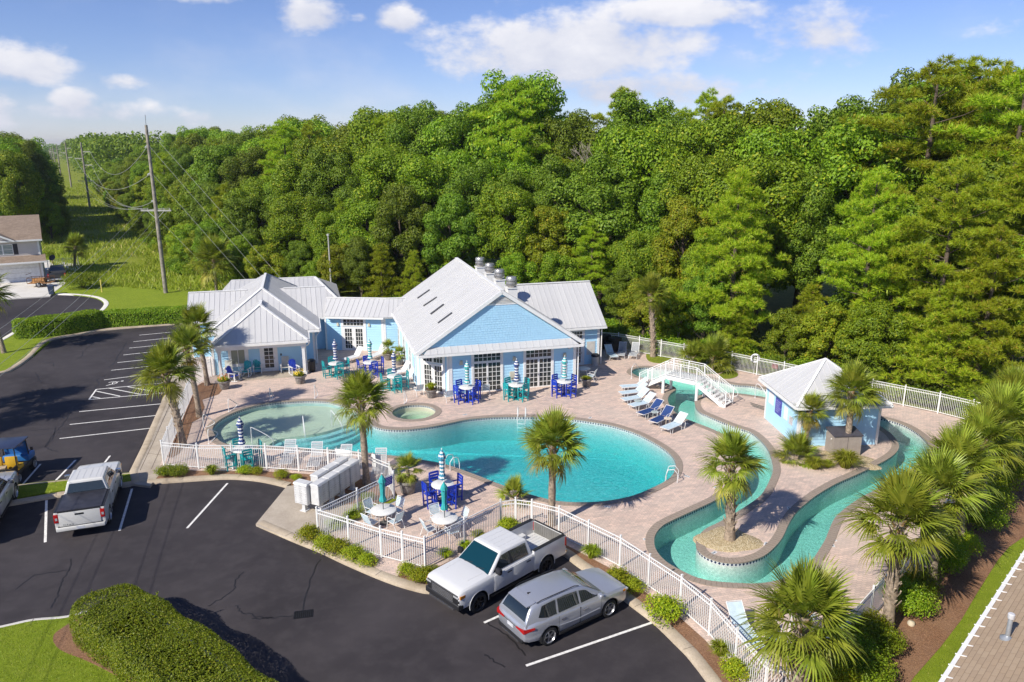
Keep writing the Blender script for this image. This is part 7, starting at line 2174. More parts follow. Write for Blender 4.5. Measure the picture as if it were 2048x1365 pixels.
def mk_chaise(mat, straps=False, up=38, arms=True):
    """chaise longue: head end at +x"""
    t_ = thing('chaise_longue', 'x', 'chaise')
    a = R(up); h = .36; bx = .30; L = .86
    ex, ez = bx + L * math.cos(a), h + L * math.sin(a)
    for s in (-1, 1):
        y = s * .32
        m = MB(); m.tube([(-1.0, y, h - .02), (-.96, y, h), (bx, y, h)], .018, 6); m.build('seat_rail', ALU, t_)
        m = MB(); m.tube([(bx, y * .93, h), (ex, y * .93, ez)], .018, 6); m.build('back_rail', ALU, t_)
        m = MB(); m.tube([(-.86, y, h), (-.80, y * 1.05, .02), (-.62, y * 1.05, .015), (-.56, y, h)], .016, 6); m.build('leg', ALU, t_)
        m = MB(); m.tube([(.25, y, h), (.32, y * 1.05, .02), (.62, y * 1.05, .015), (.72, y, .36), (.62, y * .95, h + .30 * math.sin(a))], .016, 6); m.build('leg', ALU, t_)
        if arms:
            m = MB(); m.tube([(.05, y, h), (.0, y * 1.05, h + .2), (.1, y * 1.06, h + .24), (.42, y * 1.0, h + .24)], .016, 6); m.build('arm', ALU, t_)
    m = MB(); m.tube([(ex, -.30, ez), (ex, .30, ez)], .018, 6); m.tube([(-1.0, -.32, h - .02), (-1.0, .32, h - .02)], .018, 6); m.build('cross_bar', ALU, t_)
    if straps:
        n = 11
        for k in range(n):
            x = -.97 + k * 1.24 / n
            m = MB(); m.b2((x, -.31, h + .005), (x + .075, .31, h + .012)); m.build('seat_strap', mat, t_)
        for k in range(8):
            d = .05 + k * .102
            m = MB(); m.box((bx + (d + .035) * math.cos(a), 0, h + (d + .035) * math.sin(a) + .01), (.07, .58, .008), rot=Matrix.Rotation(-a, 4, 'Y')); m.build('back_strap', mat, t_)
    else:
        m = MB(); nx = 9
        vs = [(-.99 + 1.28 * i / nx, y, h + .008 - .030 * math.sin(math.pi * i / nx) * (1 - abs(y) / .33)) for i in range(nx + 1) for y in (-.31, -.12, .12, .31)]
        m.add(vs, [(4 * i + j, 4 * i + 4 + j, 4 * i + 5 + j, 4 * i + 1 + j) for i in range(nx) for j in range(3)]); m.build('seat_sling', mat, t_, smooth=180)
        m = MB(); vs = []
        for i in range(nx + 1):
            d = .02 + (L - .06) * i / nx
            for y in (-.29, -.11, .11, .29):
                sg = .030 * math.sin(math.pi * i / nx) * (1 - abs(y) / .3)
                vs.append((bx + d * math.cos(a) + sg * math.sin(a), y, h + d * math.sin(a) + .01 - sg * math.cos(a)))
        m.add(vs, [(4 * i + j, 4 * i + 4 + j, 4 * i + 5 + j, 4 * i + 1 + j) for i in range(nx) for j in range(3)]); m.build('back_sling', mat, t_, smooth=180)
    return t_
def mk_rocker(seat, frame, adir=False):
    t_ = thing('porch_chair', 'x', 'chair')
    for s in (-1, 1):
        y = s * .28
        m = MB(); m.tube([(-.48, y, .10), (-.2, y, .03), (.2, y, .03), (.50, y, .12)], .025, 6); m.build('rocker', frame, t_)
        m = MB(); m.b2((-.28, y - .025, .05), (-.22, y + .025, .62)); m.build('leg', frame, t_)
        m = MB(); m.b2((.20, y - .025, .05), (.26, y + .025, .62)); m.build('leg', frame, t_)
        m = MB(); m.b2((-.34, y - .06, .62), (.30, y + .06, .65)); m.build('arm', frame, t_)
    for k in range(5):
        m = MB(); m.b2((-.27 + k * .105, -.27, .40 - k * .012), (-.175 + k * .105, .27, .425 - k * .012)); m.build('seat_slat', seat, t_)
    for k in range(5):
        y = -.22 + k * .11; hh = 1.14 - .5 * (y * y) * (4 if adir else 0)
        m = MB(); bar3(m, (.24, y, .38), (.44, y, hh), .095, .022); m.build('back_slat', seat, t_)
    m = MB(); m.b2((.22, -.27, .36), (.27, .27, .42)); m.build('cross_rail', frame, t_)
    return t_
# ---------- prototypes are the first placed things
PROT = {}
def place(key, maker, p, rz, label, group=None, scale=None, cat=None):
    if key not in PROT:
        o = PROT[key] = maker()
        o.location = p; o.rotation_euler = (0, 0, rz); o['label'] = label
        if group:
            o['group'] = group
        if scale:
            o.scale = (scale,) * 3
        return o
    o = dup(PROT[key], p, rz, label, None, scale if scale else (1, 1, 1))
    if group:
        o['group'] = group
    elif 'group' in o:
        del o['group']
    return o
def dining(px, py, cm, uc, where, rot=.3, h=1.02, n=4):
    p = G(px, py, DECK)
    cn, un = ('blue', PB) if cm == 'b' else ('teal', PT)
    place('table' + cm, lambda: mk_table(h, un), p, rot, 'white round high table %s' % where)
    for k in range(n):
        a = rot + k * 2 * math.pi / n
        q = p + Vector((math.cos(a), math.sin(a), 0)) * .68
        place('chair' + cm, lambda: mk_polychair(un), q, a, '%s slatted high chair at the table %s' % (cn, where), '%s chairs %s' % (cn, where))
    us = {'n': 'furled navy and white striped umbrella', 't': 'furled teal and white striped umbrella', 'm': 'tall furled blue, teal and white striped umbrella'}[uc]
    cols = {'n': (NAVY, CANW), 't': (TEALC, CANW), 'm': (plain('canvas_mid', (.04, .24, .36), .8), CANW)}[uc]
    place('umb' + uc, lambda: mk_umbrella(*cols), p + Vector((.0, 0, 0)), rot, us + ' over the table ' + where)
dining(673, 752, 't', 'n', 'beside the yellow flowered planter', .55)
dining(742, 750, 'b', 't', 'before the connecting wing doors', .5)
dining(790, 779, 't', 'n', 'beside the left wall of the hall', .4)
dining(935, 802, 'b', 't', 'before the left sliding door', .7)
dining(1033, 797, 't', 'n', 'between the two sliding doors', .7)
dining(1128, 790, 'b', 't', 'at the right corner of the hall', .7)
dining(488, 932, 't', 'n', 'behind the wading pool fence', .6)
dining(886, 1006, 'b', 'm', 'by the main pool ladder', .55)
def lowset(px, py, where, key, rot):
    p = G(px, py, DECK)
    place('lowtable', lambda: mk_table(.72, ALU, .60), p, rot, 'white round low table %s' % where)
    for k in range(4):
        a = rot + k * math.pi / 2 + .15
        place('sling', mk_slingchair, p + Vector((math.cos(a), math.sin(a), 0)) * .78, a, 'white framed aqua sling chair at the low table %s' % where, 'sling chairs %s' % where)
    place('umbp', lambda: mk_umbrella(TEALC, plain('canvas_teal_pale', (.25, .55, .53), .8), plain_top=True), p, .3, 'furled plain teal umbrella over the low table %s' % where, scale=.88)
lowset(768, 1047, 'nearest the mailboxes', 'a', .75)
lowset(890, 1064, 'nearest the white crew cab truck', 'b', .4)
# loose sling chairs by the hall and the low white table in the wing corner
for (px, py, rz, lab) in ((898, 803, -1.2, 'white sling chair beside the planter at the hall corner doors'), (972, 790, -1.5, 'white sling chair in front of the left sliding door'), (838, 791, -1.1, 'white sling chair against the end of the hall side wall'), (1110, 778, -1.4, 'white sling chair against the hall wall beside the right sliding door'), (1183, 762, -.4, 'white sling chair behind the planter at the right hall corner'),
                          (1545, 1292, 2.2, 'white sling chair under the large palm in the lower right corner'), (1600, 1270, .4, 'aqua sling chair hidden behind the lower right palm crown')):
    place('sling', mk_slingchair, G(px, py, DECK), rz, lab)
place('lowtable', lambda: mk_table(.72, ALU), G(1166, 753, DECK), .2, 'white round table in the shade of the wing corner', scale=.9)
# chaises
AX = math.atan2(43.7 - 50.8, 9.97 - 8.48)
for i, (px, py, mat, lab) in enumerate(((1268, 781, 's', 0), (1266, 793, 's', 0), (1270, 805, 's', 0), (1284, 816, 's', 0), (1300, 831, 'n', 1), (1323, 846, 'n', 1))):
    place('chaise' + mat, (lambda: mk_chaise(SLN)) if mat == 'n' else (lambda: mk_chaise(SLING, arms=False)), G(px, py, DECK), R(12 + 7 * i), ['pale aqua chaise longue in the row beside the bridge foot', 'navy blue chaise longue beside the river pool'][lab], ['aqua chaises by the bridge', 'navy chaises'][lab])
place('chaises', None, G(1348, 860, DECK), R(42), 'pale aqua chaise longue at the end of the row past the navy ones')
place('chaises', None, G(1222, 716, DECK), R(100), 'pale aqua chaise longue beside the covered grills')
for (px, py, rz, lab) in ((1243, 713, 75, 'white strapped chaise longue before the back fence palm'), (1268, 714, 72, 'white strapped chaise longue before the back fence palm')):
    place('chaisew', lambda: mk_chaise(SLG, True, 50, False), G(px, py, DECK), R(rz), lab, 'strapped chaises at the back fence')
for (px, py, rz, lab) in ((708, 722, 55, 'white chaise longue between the two tables at the connecting wing'), (757, 716, 60, 'white chaise longue behind the blue chair table'), (800, 752, 38, 'white chaise longue against the hall side wall'), (810, 765, 38, 'white chaise longue against the hall side wall')):
    place('chaisep', lambda: mk_chaise(SLW, False, 52, False), G(px, py, DECK), R(rz), lab, 'chaises at the hall side wall' if 'hall side' in lab else None)
for (px, py, rz, lab) in ((578, 925, 95, 'white strapped chaise longue behind the fence left of the mailboxes'), (632, 930, 95, 'white strapped chaise longue behind the fence above the mailboxes'), (690, 936, 92, 'white strapped chaise longue behind the fence beside the palm trunk'), (760, 944, 92, 'white strapped chaise longue at the fence corner beside the blue sign')):
    place('chaisew', None, G(px, py, DECK), R(rz), lab)
place('chaises', None, G(1487, 1278, DECK), R(98), 'pale aqua chaise longue inside the fence by the lower right palm')
# white towels / boards hung on the fence
for (a, b) in (((672, 944), (703, 948)), ((745, 955), (765, 960))):
    A_, B_ = FB(*a), FB(*b); d = B_ - A_
    t_ = thing('privacy_board', 'plain white board tied to the picket fence by the palm trunk', 'board', (*((A_ + B_) / 2 + Vector((0, .06))), DECK + .62), math.atan2(d.y, d.x), 'boards on the fence')
    m = MB(); m.b2((-d.length / 2, -.012, 0), (d.length / 2, .012, .70)); m.build('board', plain('board_white', (.78, .78, .77), .5), t_)
    for k in range(4):
        m = MB(); m.b2((-d.length / 2 + .1 + k * (d.length - .2) / 3 - .01, -.018, .66), (-d.length / 2 + .1 + k * (d.length - .2) / 3 + .01, .018, .80)); m.build('tie', ALU, t_)
# side tables
def mk_side(mat):
    t_ = thing('side_table', 'x', 'table')
    m = MB(); m.lathe([(.001, .42), (.24, .42), (.25, .40), (.24, .385), (.001, .385)], 18); m.build('table_top', mat, t_)
    for k in range(4):
        a = k * math.pi / 2 + .78; m = MB(); m.tube([(math.cos(a) * .2, math.sin(a) * .2, 0), (math.cos(a) * .16, math.sin(a) * .16, .39)], .016, 5); m.build('leg', mat, t_)
    return t_
place('sideg', lambda: mk_side(plain('side_grey', (.42, .48, .46), .6)), G(1275, 813, DECK), 0, 'grey green side table between two aqua chaises')
place('sideg', None, G(1309, 836, DECK), 0, 'grey green side table between the two navy chaises')
place('sidec', lambda: mk_side(plain('side_cream', (.70, .60, .46), .6)), G(1335, 849, DECK), 0, 'cream side table between navy and aqua chaises')
# porch chairs
place('rkt', lambda: mk_rocker(PT, ALU, True), UV(-4.9, 58.0, .15), ANG - 1.9 + math.pi, 'tall teal rocking chair beside the porch window')
place('rkt', None, UV(-4.1, 58.55, .15), ANG - 1.5 + math.pi, 'teal rocking chair left of the porch door')
place('rkb', lambda: mk_rocker(PB, ALU, True), UV(-5.7, 57.0, .15), ANG + 2.6, 'blue rocking chair behind the left porch planter')
place('rkb', None, UV(-1.35, 57.5, .15), ANG + .4 + math.pi / 2, 'blue rocking chair behind the right porch planter')
place('rkw', lambda: mk_rocker(plain('seat_cream', (.55, .54, .48), .6), ALU), UV(-2.05, 58.4, .15), ANG + 1.5, 'cream high backed rocking chair right of the porch door')
place('rkw', None, UV(-6.2, 58.4, .15), ANG + 1.5, 'cream rocking chair in front of the porch window')

# ---------- planters
def planter(label, p, s, plants):
    t_ = thing('planter', label, 'planter', p, rnd.uniform(0, 6), None, s)
    m = MB(); m.lathe([(.26, 0), (.28, .02), (.36, .44), (.43, .50), (.46, .52), (.46, .60), (.42, .61), (.40, .58), (.38, .54), (.001, .54)], 24); m.build('pot', plain('pot_grey', (.22, .205, .19), .8, vary=.25, scale=6), t_, smooth=35)
    m = MB(); m.lathe([(.395, .56), (.2, .585), (.001, .59)], 18); m.build('soil', plain('soil', (.10, .06, .035), .95), t_)
    if plants == 'flowers':
        st, fo = BUSH['low0']; ob('plant', fo, t_, (0, 0, .50)).scale = (.72, .72, .62)
        rs_ = np.random.RandomState(int(p[0] * 10) % 97); d = sph(rs_, 60, .8); P = d * np.array([.44, .44, .34]) + np.array([0, 0, .78]); V, F = leaf_quads(rs_, P, unit(d + np.array([0, 0, .5])), np.full(60, .085), np.full(60, .08))
        ob('flowers', mesh_np('flowers', V, F, plain('petal_orange', (.75, .25, .04), .6) if label.startswith('grey planter with orange') else plain('petal_yellow', (.75, .52, .03), .6)), t_, kind='stuff')
    elif plants == 'tuft':
        ob('plant', TUFT[2], t_, (0, 0, .52)).scale = (1.1, 1.1, 1.2)
    elif plants == 'low':
        ob('plant', TUFT[2], t_, (0, 0, .52)).scale = (1.0, 1.0, .55)
    elif plants == 'cycad':
        m = MB(); m.tube([(0, 0, .55), (.05, .02, .8), (.0, .0, 1.05)], [.10, .08, .07], 8); m.build('stem', PTR, t_)
        for i in range(18):
            o = ob('frond', FRONDS[min(3, i // 5)], t_, (0, 0, 1.02)); o.rotation_euler = (0, -R(75 - 6 * i), i * 2.4); o.scale = (.42,) * 3
    return t_
planter('grey planter with orange flowers at the left porch column', G(450, 778, DECK), 1.05, 'flowers')
planter('grey planter with yellow flowers at the right porch column', G(601, 767, DECK), 1.05, 'flowers')
planter('grey planter with spiky plant at the hall corner doors', G(863, 795, DECK), 1.0, 'tuft')
planter('grey planter with low green plant at the right hall corner', G(1172, 773, DECK), 1.0, 'low')
planter('large grey planter with a potted palm inside the fence corner', G(816, 985, DECK), 1.2, 'cycad')
planter('grey planter with palm in the corner of the connecting wing', G(777, 720, DECK), 1.0, 'cycad')
planter('grey planter with small palm against the hall side wall', G(799, 730, DECK), .9, 'cycad')
# bins and grills
def bin_(label, p, drum, lid):
    t_ = thing('litter_bin', label, 'bin', p)
    m = MB(); m.lathe([(.26, 0), (.27, .03), (.29, .72), (.30, .76)], 20); m.build('drum', drum, t_, smooth=40)
    m = MB(); m.lathe([(.32, .75), (.33, .80), (.30, .90), (.2, .97), (.001, .99)], 20); m.build('lid', lid, t_, smooth=50)
    m = MB(); m.lathe([(.27, .70), (.272, .74), (.27, .76)], 20); m.build('rim', lid, t_)
bin_('black litter bin at the clubhouse corner', G(624, 743, DECK), plain('bin_black', (.015, .016, .02), .5), plain('bin_black', (.015, .016, .02), .5))
bin_('pale litter bin with black dome lid at the hall wing corner', G(1190, 731, DECK), plain('bin_cream', (.55, .52, .48), .6), plain('bin_black', (.015, .016, .02), .5))
for (px, py, lab) in ((1229, 703, 'black covered barbecue grill standing clear of the wing wall'), (1209, 697, 'black covered barbecue grill close against the wing wall')):
    p = G(px, py, DECK); t_ = thing('covered_grill', lab, 'grill', p, ANG + .3)
    m = MB(); m.b2((-.75, -.35, .08), (.75, .35, .85)); m.b2((-.45, -.36, .84), (.45, .36, 1.25)); ob('cover', bevel_mesh(m, plain('cover_black', (.012, .013, .016), .7), 'cover', .10, 3), t_)
    for x in (-.6, .6):
        m = MB(); m.lathe([(.001, -.04), (.08, -.04), (.08, .04), (.001, .04)], 12, (x, -.25, .08), axis='Y'); m.build('wheel', RUB, t_)
# pool rails and ladders
def rail(label, pts, name='handrail', r=.024, plates=True, group=None):
    pts = [Vector(p) for p in pts]; o = pts[0].copy(); o.z = DECK
    t_ = thing(name, label, 'handrail', o, 0, group)
    sm = []
    for i in range(len(pts) - 1):
        p0, p1, p2, p3 = (pts[max(0, min(len(pts) - 1, j))] for j in (i - 1, i, i + 1, i + 2))
        for k in range(5):
            t = k / 5; sm.append(.5 * ((2 * p1) + (p2 - p0) * t + (2 * p0 - 5 * p1 + 4 * p2 - p3) * t * t + (3 * p1 - p0 - 3 * p2 + p3) * t ** 3) - o)
    sm.append(pts[-1] - o)
    m = MB(); m.tube(sm, r, 6); m.build('tube', ALU, t_, smooth=60)
    if plates:
        m = MB(); m.lathe([(.001, .02), (.06, .015), (.065, 0)], 12); m.build('escutcheon', ALU, t_)
    return t_
def grab(px, py, qx, qy, label, h=.86):
    """deck post, loop over the edge and back down into the water"""
    a, b = G(px, py, DECK), G(qx, qy, DECK); d = (b - a)
    z = lambda p, zz: Vector((p.x, p.y, DECK + zz))
    rail(label, [z(a, 0), z(a, h * .75), z(a + d * .12, h), z(a + d * .5, h * .72), z(b, h * .28), z(a + d * .62, h * .08), z(a + d * .2, .02)])
grab(408, 856, 430, 852, 'white looped grab rail at the left rim of the wading pool')
grab(418, 888, 436, 874, 'white looped grab rail at the fence end of the wading pool')
grab(458, 824, 475, 816, 'white looped grab rail near the palm at the wading pool')
grab(541, 804, 546, 800, 'white looped grab rail at the middle of the wading pool rim', .95)
grab(630, 797, 636, 795, 'white looped grab rail near the palm crown at the wading pool rim', .95)
grab(809, 808, 814, 805, 'white grab rail at the back rim of the round spa', .9)
def steprail(px, py, qx, qy, label, h=.9):
    a, b = G(px, py, -.3), G(qx, qy, -.5)
    rail(label, [(a.x, a.y, -.3), (a.x, a.y, h * .75), (a.x + (b.x - a.x) * .1, a.y + (b.y - a.y) * .1, h * .93), (b.x, b.y, .12), (b.x, b.y, -.5)], plates=False)
steprail(505, 892, 545, 897, 'white sloping handrail on the pool steps behind the striped umbrella')
steprail(608, 868, 611, 882, 'white handrail standing in the middle of the pool steps')
steprail(664, 856, 684, 868, 'white sloping handrail at the right end of the pool steps')
def ladder(px, py, dx, dy, label, steps=True):
    p = G(px, py, DECK); d = Vector((dx, dy, 0)).normalized(); n = Vector((-d.y, d.x, 0))
    t_ = thing('pool_ladder', label, 'pool ladder', p)
    for s in (-.25, .25):
        o = n * s
        pts = [o - d * .45, o - d * .45 + Vector((0, 0, .5)), o - d * .25 + Vector((0, 0, .72)), o + d * .05 + Vector((0, 0, .66)), o + d * .16 + Vector((0, 0, .3)), o + d * .18 + Vector((0, 0, -.9))]
        sm = [Vector(p_) for p_ in pts]
        m = MB(); m.tube(sm, .022, 6); m.build('side_rail', ALU, t_, smooth=60)
    for z in (-.28, -.55, -.82):
        m = MB(); m.box(tuple(d * .18 + Vector((0, 0, z))), (.5, .1, .03), math.atan2(n.y, n.x)); m.build('step', ALU, t_)
ladder(1043, 838, -.1, -1, 'white pool ladder at the hall side of the main pool')
ladder(909, 935, .75, .6, 'white pool ladder beside the blue high table')
ladder(1338, 960, -.8, .25, 'white pool ladder at the right end of the main pool')
rail('white handrail at the river steps beside the pool house', [G(1510, 796, DECK), G(1510, 796, DECK) + Vector((0, 0, .9)), G(1516, 798, DECK) + Vector((.05, 0, .98)), G(1536, 805, DECK) + Vector((0, 0, .3)), G(1538, 806, -.2)])
rail('white curved grab rail at the far end of the river pool', [G(1263, 757, DECK), G(1263, 757, DECK) + Vector((0, 0, .8)), G(1270, 752, DECK) + Vector((0, 0, .95)), G(1276, 750, DECK) + Vector((0, 0, .5)), G(1277, 750, -.2)])
# ---------- life ring on its post at the back fence
lp = G(1507, 749, DECK)
t_ = thing('life_ring', 'white life ring hung on a post at the back fence', 'life ring', lp)
m = MB(); m.tube([(0, 0, 0), (0, 0, 1.55)], .03, 6); m.build('post', ALU, t_)
m = MB(); m.tube([(.30 * math.cos(a), -.09, 1.30 + .30 * math.sin(a)) for a in [R(15 * k) for k in range(25)]], .075, 8, False); m.build('ring', plain('ring_white', (.78, .78, .77), .5), t_, smooth=60)
for k in range(4):
    a = R(45 + 90 * k); m = MB(); m.box((.30 * math.cos(a), -.09, 1.30 + .30 * math.sin(a)), (.10, .158, .158), rot=Matrix.Rotation(-a, 4, 'Y')); m.build('band', plain('band_grey', (.2, .2, .22), .6), t_)
rp = G(1548, 757, DECK); t_ = thing('safety_hook_board', 'dark red safety sign fixed to the back fence beside the life ring', 'sign', (rp.x, rp.y + .05, DECK + .75), R(-42))
m = MB(); m.b2((-.22, -.02, 0), (.22, .02, .42)); m.build('board', plain('dark_red', (.22, .03, .025), .6), t_)
m = MB(); m.b2((-.15, -.026, .1), (.15, -.02, .14)); m.build('text_line', plain('text_pink', (.4, .2, .18), .6), t_)
# blue pool-rules sign at the fence by the mailboxes
bs = fB + (fC - fB) * .06
t_ = thing('pool_sign', 'small blue sign with white lettering on the fence by the mailboxes', 'sign', (bs.x - .02, bs.y - .05, DECK + .92), math.atan2((fB - fC).y, (fB - fC).x))
m = MB(); m.b2((-.30, -.06, 0), (.18, -.045, .42)); m.build('board', MATS['sign_blue'], t_)
for k in range(4):
    m = MB(); m.b2((-.25, -.064, .33 - k * .08), (.12 - .05 * (k % 2), -.060, .355 - k * .08)); m.build('text_line', MATS['text_white'], t_)

# ---------- arched footbridge
bA, bB = Vector((9.24, 51.94)), Vector((14.32, 47.55))
bd = (bB - bA).normalized(); bl = (bB - bA).length; bn_ = Vector((-bd.y, bd.x))
br = thing('footbridge', 'white arched footbridge with stairs crossing the river pool', 'bridge', (bA.x, bA.y, DECK), math.atan2(bd.y, bd.x))
BW, BH = 1.15, 1.32
prof = [(0, .05), (2.09, BH), (4.48, BH), (bl, .05)]
for y in (0.0, BW):
    for (x0, z0), (x1, z1) in zip(prof, prof[1:]):
        m = MB(); m.slab([(x0, y - .03, z0 + .02), (x1, y - .03, z1 + .02), (x1, y + .03, z1 + .02), (x0, y + .03, z0 + .02)], .26); m.build('stringer', FM, br)
def tread(x, z, w=.28):
    m = MB(); m.b2((x - w / 2, .04, z - .03), (x + w / 2, BW - .04, z + .01)); m.build('tread', FM, br)
for k in range(8):
    f = (k + .5) / 8; tread(f * 2.09, .05 + (BH - .05) * f, .20); tread(bl - f * (bl - 4.48), .05 + (BH - .05) * f, .20)
for k in range(17):
    tread(2.09 + (k + .5) * (4.48 - 2.09) / 17, BH + .01, .105)
def zat(x):
    for (x0, z0), (x1, z1) in zip(prof, prof[1:]):
        if x <= x1:
            return z0 + (z1 - z0) * (x - x0) / (x1 - x0)
    return prof[-1][1]
for y in (0.0, BW):
    for hh in (.12, .90, 1.04):
        m = MB()
        for (x0, z0), (x1, z1) in zip(prof, prof[1:]):
            bar3(m, (x0, y, z0 + hh), (x1, y, z1 + hh), .04 if hh > 1 else .03, .04 if hh > 1 else .03)
        m.build('rail', FM, br)
    for x in (0.02, 1.05, 2.09, 3.28, 4.48, 5.6, bl - .02):
        m = MB(); m.b2((x - .03, y - .03, zat(x) - .1), (x + .03, y + .03, zat(x) + 1.05)); m.build('rail_post', FM, br)
    n = int(bl / .115)
    for k in range(n):
        x = (k + .5) * bl / n
        m_ = ob('baluster', PKB, br, (x, y, zat(x) + .12)) if 'PKB' in globals() else None
        if m_ is None:
            pkb = MB(); pkb.box((0, 0, .39), (.022, .022, .78)); PKB = pkb.mesh('baluster', FM); ob('baluster', PKB, br, (x, y, zat(x) + .12))
for x, y in ((1.95, .02), (1.95, BW), (4.55, .02), (4.55, BW)):
    m = MB(); m.lathe([(.11, 0), (.11, zat(x) - .2)], 14, (x, y, 0)); m.build('pier', FM, br, smooth=60)
for y in (0.0, BW):
    m = MB(); m.tube([(bl, y, 1.09), (bl + .18, y, 1.02), (bl + .30, y, .8), (bl + .25, y, .6), (bl + .02, y, .5)], .02, 6); m.build('end_loop', FM, br)

# ---------- cluster mailboxes
ma, mb_ = Vector((-9.73, 32.75)), Vector((-8.55, 35.3))
md = (mb_ - ma).normalized(); mn = Vector((md.y, -md.x))      # mn: towards the fence (right)
dots = plain('lock_dark', (.12, .12, .13), .5)
MBX = plain('mailbox_white', (.62, .62, .615), .45)
def mk_cbu():
    t_ = thing('mailbox_cabinet', 'x', 'mailbox')
    m = MB(); m.b2((-.38, -.23, .42), (.38, .23, 1.42)); cab = ob('cabinet', bevel_mesh(m, MBX, 'cabinet', .012, 1), t_)
    m = MB(); m.add([(-.41, -.26, 1.42), (.41, -.26, 1.42), (.41, .26, 1.42), (-.41, .26, 1.42), (-.39, -.2, 1.50), (.39, -.2, 1.50), (.39, .2, 1.50), (-.39, .2, 1.50)], [(3, 2, 1, 0), (4, 5, 6, 7), (0, 1, 5, 4), (1, 2, 6, 5), (2, 3, 7, 6), (3, 0, 4, 7)]); m.build('roof', MBX, t_)
    m = MB(); m.b2((-.09, -.09, .03), (.09, .09, .42)); m.build('pedestal', MBX, t_)
    m = MB(); m.b2((-.18, -.18, 0), (.18, .18, .035)); m.build('base_plate', MBX, t_)
    for i in range(2):
        for j in range(8):
            x0, z0 = -.36 + i * .36, .45 + j * .12
            m = MB(); m.b2((x0 + .006, -.240, z0 + .005), (x0 + .354, -.229, z0 + .113)); d_ = m.build('door', MBX, t_)
            m = MB(); m.b2((x0 + .30, -.244, z0 + .05), (x0 + .322, -.239, z0 + .075)); m.b2((x0 + .04, -.2435, z0 + .055), (x0 + .085, -.239, z0 + .072)); m.build('lock', dots, d_)
    return t_
rot_r = math.atan2(mn.y, mn.x) + math.pi / 2     # doors face mn
for k in range(4):
    p = ma + md * (.45 + k * .84) + mn * .34
    place('cbu', mk_cbu, (p.x, p.y, .126), rot_r, 'white cluster mailbox cabinet in the row facing the fence', 'mailbox cabinets facing the fence')
for k in range(4):
    p = ma + md * (.45 + k * .84) - mn * .34
    if k == 0:
        p = p - md * .35
        place('cbu', mk_cbu, (p.x, p.y, .126), math.atan2(-md.y, -md.x) + math.pi / 2, 'white cluster mailbox cabinet with doors facing the parking lot end')
    else:
        place('cbu', mk_cbu, (p.x, p.y, .126), rot_r + math.pi, 'white cluster mailbox cabinet in the row facing the asphalt', 'mailbox cabinets facing the asphalt')

# ================================================================== POLES AND WIRES
WOOD = plain('pole_wood', (.30, .265, .225), .9, vary=.2, scale=2)
P1 = G(332, 588); LD = Vector((-929 / FPX, 1.0)).normalized()
def pole(label, p, h, r=.20, arms=(), near=False, group=None):
    t_ = thing('utility_pole', label, 'utility pole', (p.x, p.y, -.03), 0, group)
    m = MB(); m.tube([(0, 0, 0), (0, 0, h * .5), (0, 0, h)], [r, r * .85, r * .62], 10); m.build('pole', WOOD, t_, smooth=60)
    for (z, l0, l1) in arms:
        m = MB(); m.b2((l0, -.08, z - .08), (l1, .08, z + .08)); a_ = m.build('crossarm', plain('arm_grey', (.42, .41, .38), .8), t_)
        for x in ([l0 + .15, l1 - .15] if abs(l1 - l0) < 2 else [l0 + .15, l0 + .8, l1 - .8, l1 - .15]):
            if abs(x) > .3:
                m = MB(); m.lathe([(.03, z + .08), (.06, z + .12), (.04, z + .2), (.06, z + .24), (.001, z + .28)], 8, (x, 0, 0)); m.build('insulator', plain('insulator', (.45, .43, .40), .4), a_)
        if l1 - l0 > 2:
            for s in (l0 * .55, l1 * .55):
                m = MB(); bar3(m, (0, -.1, z - 1.0), (s, -.1, z - .05), .05, .05); m.build('brace', MATS['arm_grey'], a_)
    return t_
H1 = top_at(P1.x, P1.y, 250)
ZC = top_at(P1.x, P1.y, 421)
tp_ = pole('tall grey wooden utility pole with one crossarm on the lawn', P1, H1, .26, [(ZC, -1.75, 1.75)])
m = MB(); m.tube([(0, 0, H1 - .1), (.05, 0, H1 + 1.1)], .03, 5); m.build('lightning_rod', plain('steel', (.3, .3, .3), .4), tp_)
POL = []
for i, (px, py, ty) in enumerate(((180, 417, 285), (143, 375, 284), (122, 352, 290), (112, 338, 292), (106, 328, 295), (102, 320, 296))):
    p = G(px, py); h = top_at(p.x, p.y, ty); POL.append((p, h))
    arms = [(h * .86, 0, 2.2), (h * .76, -2.2, 0), (h * .66, 0, 2.2)]
    if i == 0:
        arms.append((h * .42, -2.2, 2.2))
    pole('wooden pole with three staggered arms next along the corridor' if i == 0 else 'distant wooden pole with staggered arms in the corridor', p, h, .22 + .0004 * p.y, arms, group=None if i == 0 else 'distant poles')
def wire(name, label, a, b, sag, r=.012, group='overhead wires'):
    a, b = Vector(a), Vector(b); n = 18
    m = MB(); m.tube([a.lerp(b, k / n) - a - Vector((0, 0, 4 * sag * (k / n) * (1 - k / n))) for k in range(n + 1)], r, 4)
    m.build(name, plain('wire_grey', (.30, .31, .28), .5), None, loc=a, label=label, cat='wire', group=group)
p2, h2 = POL[0]
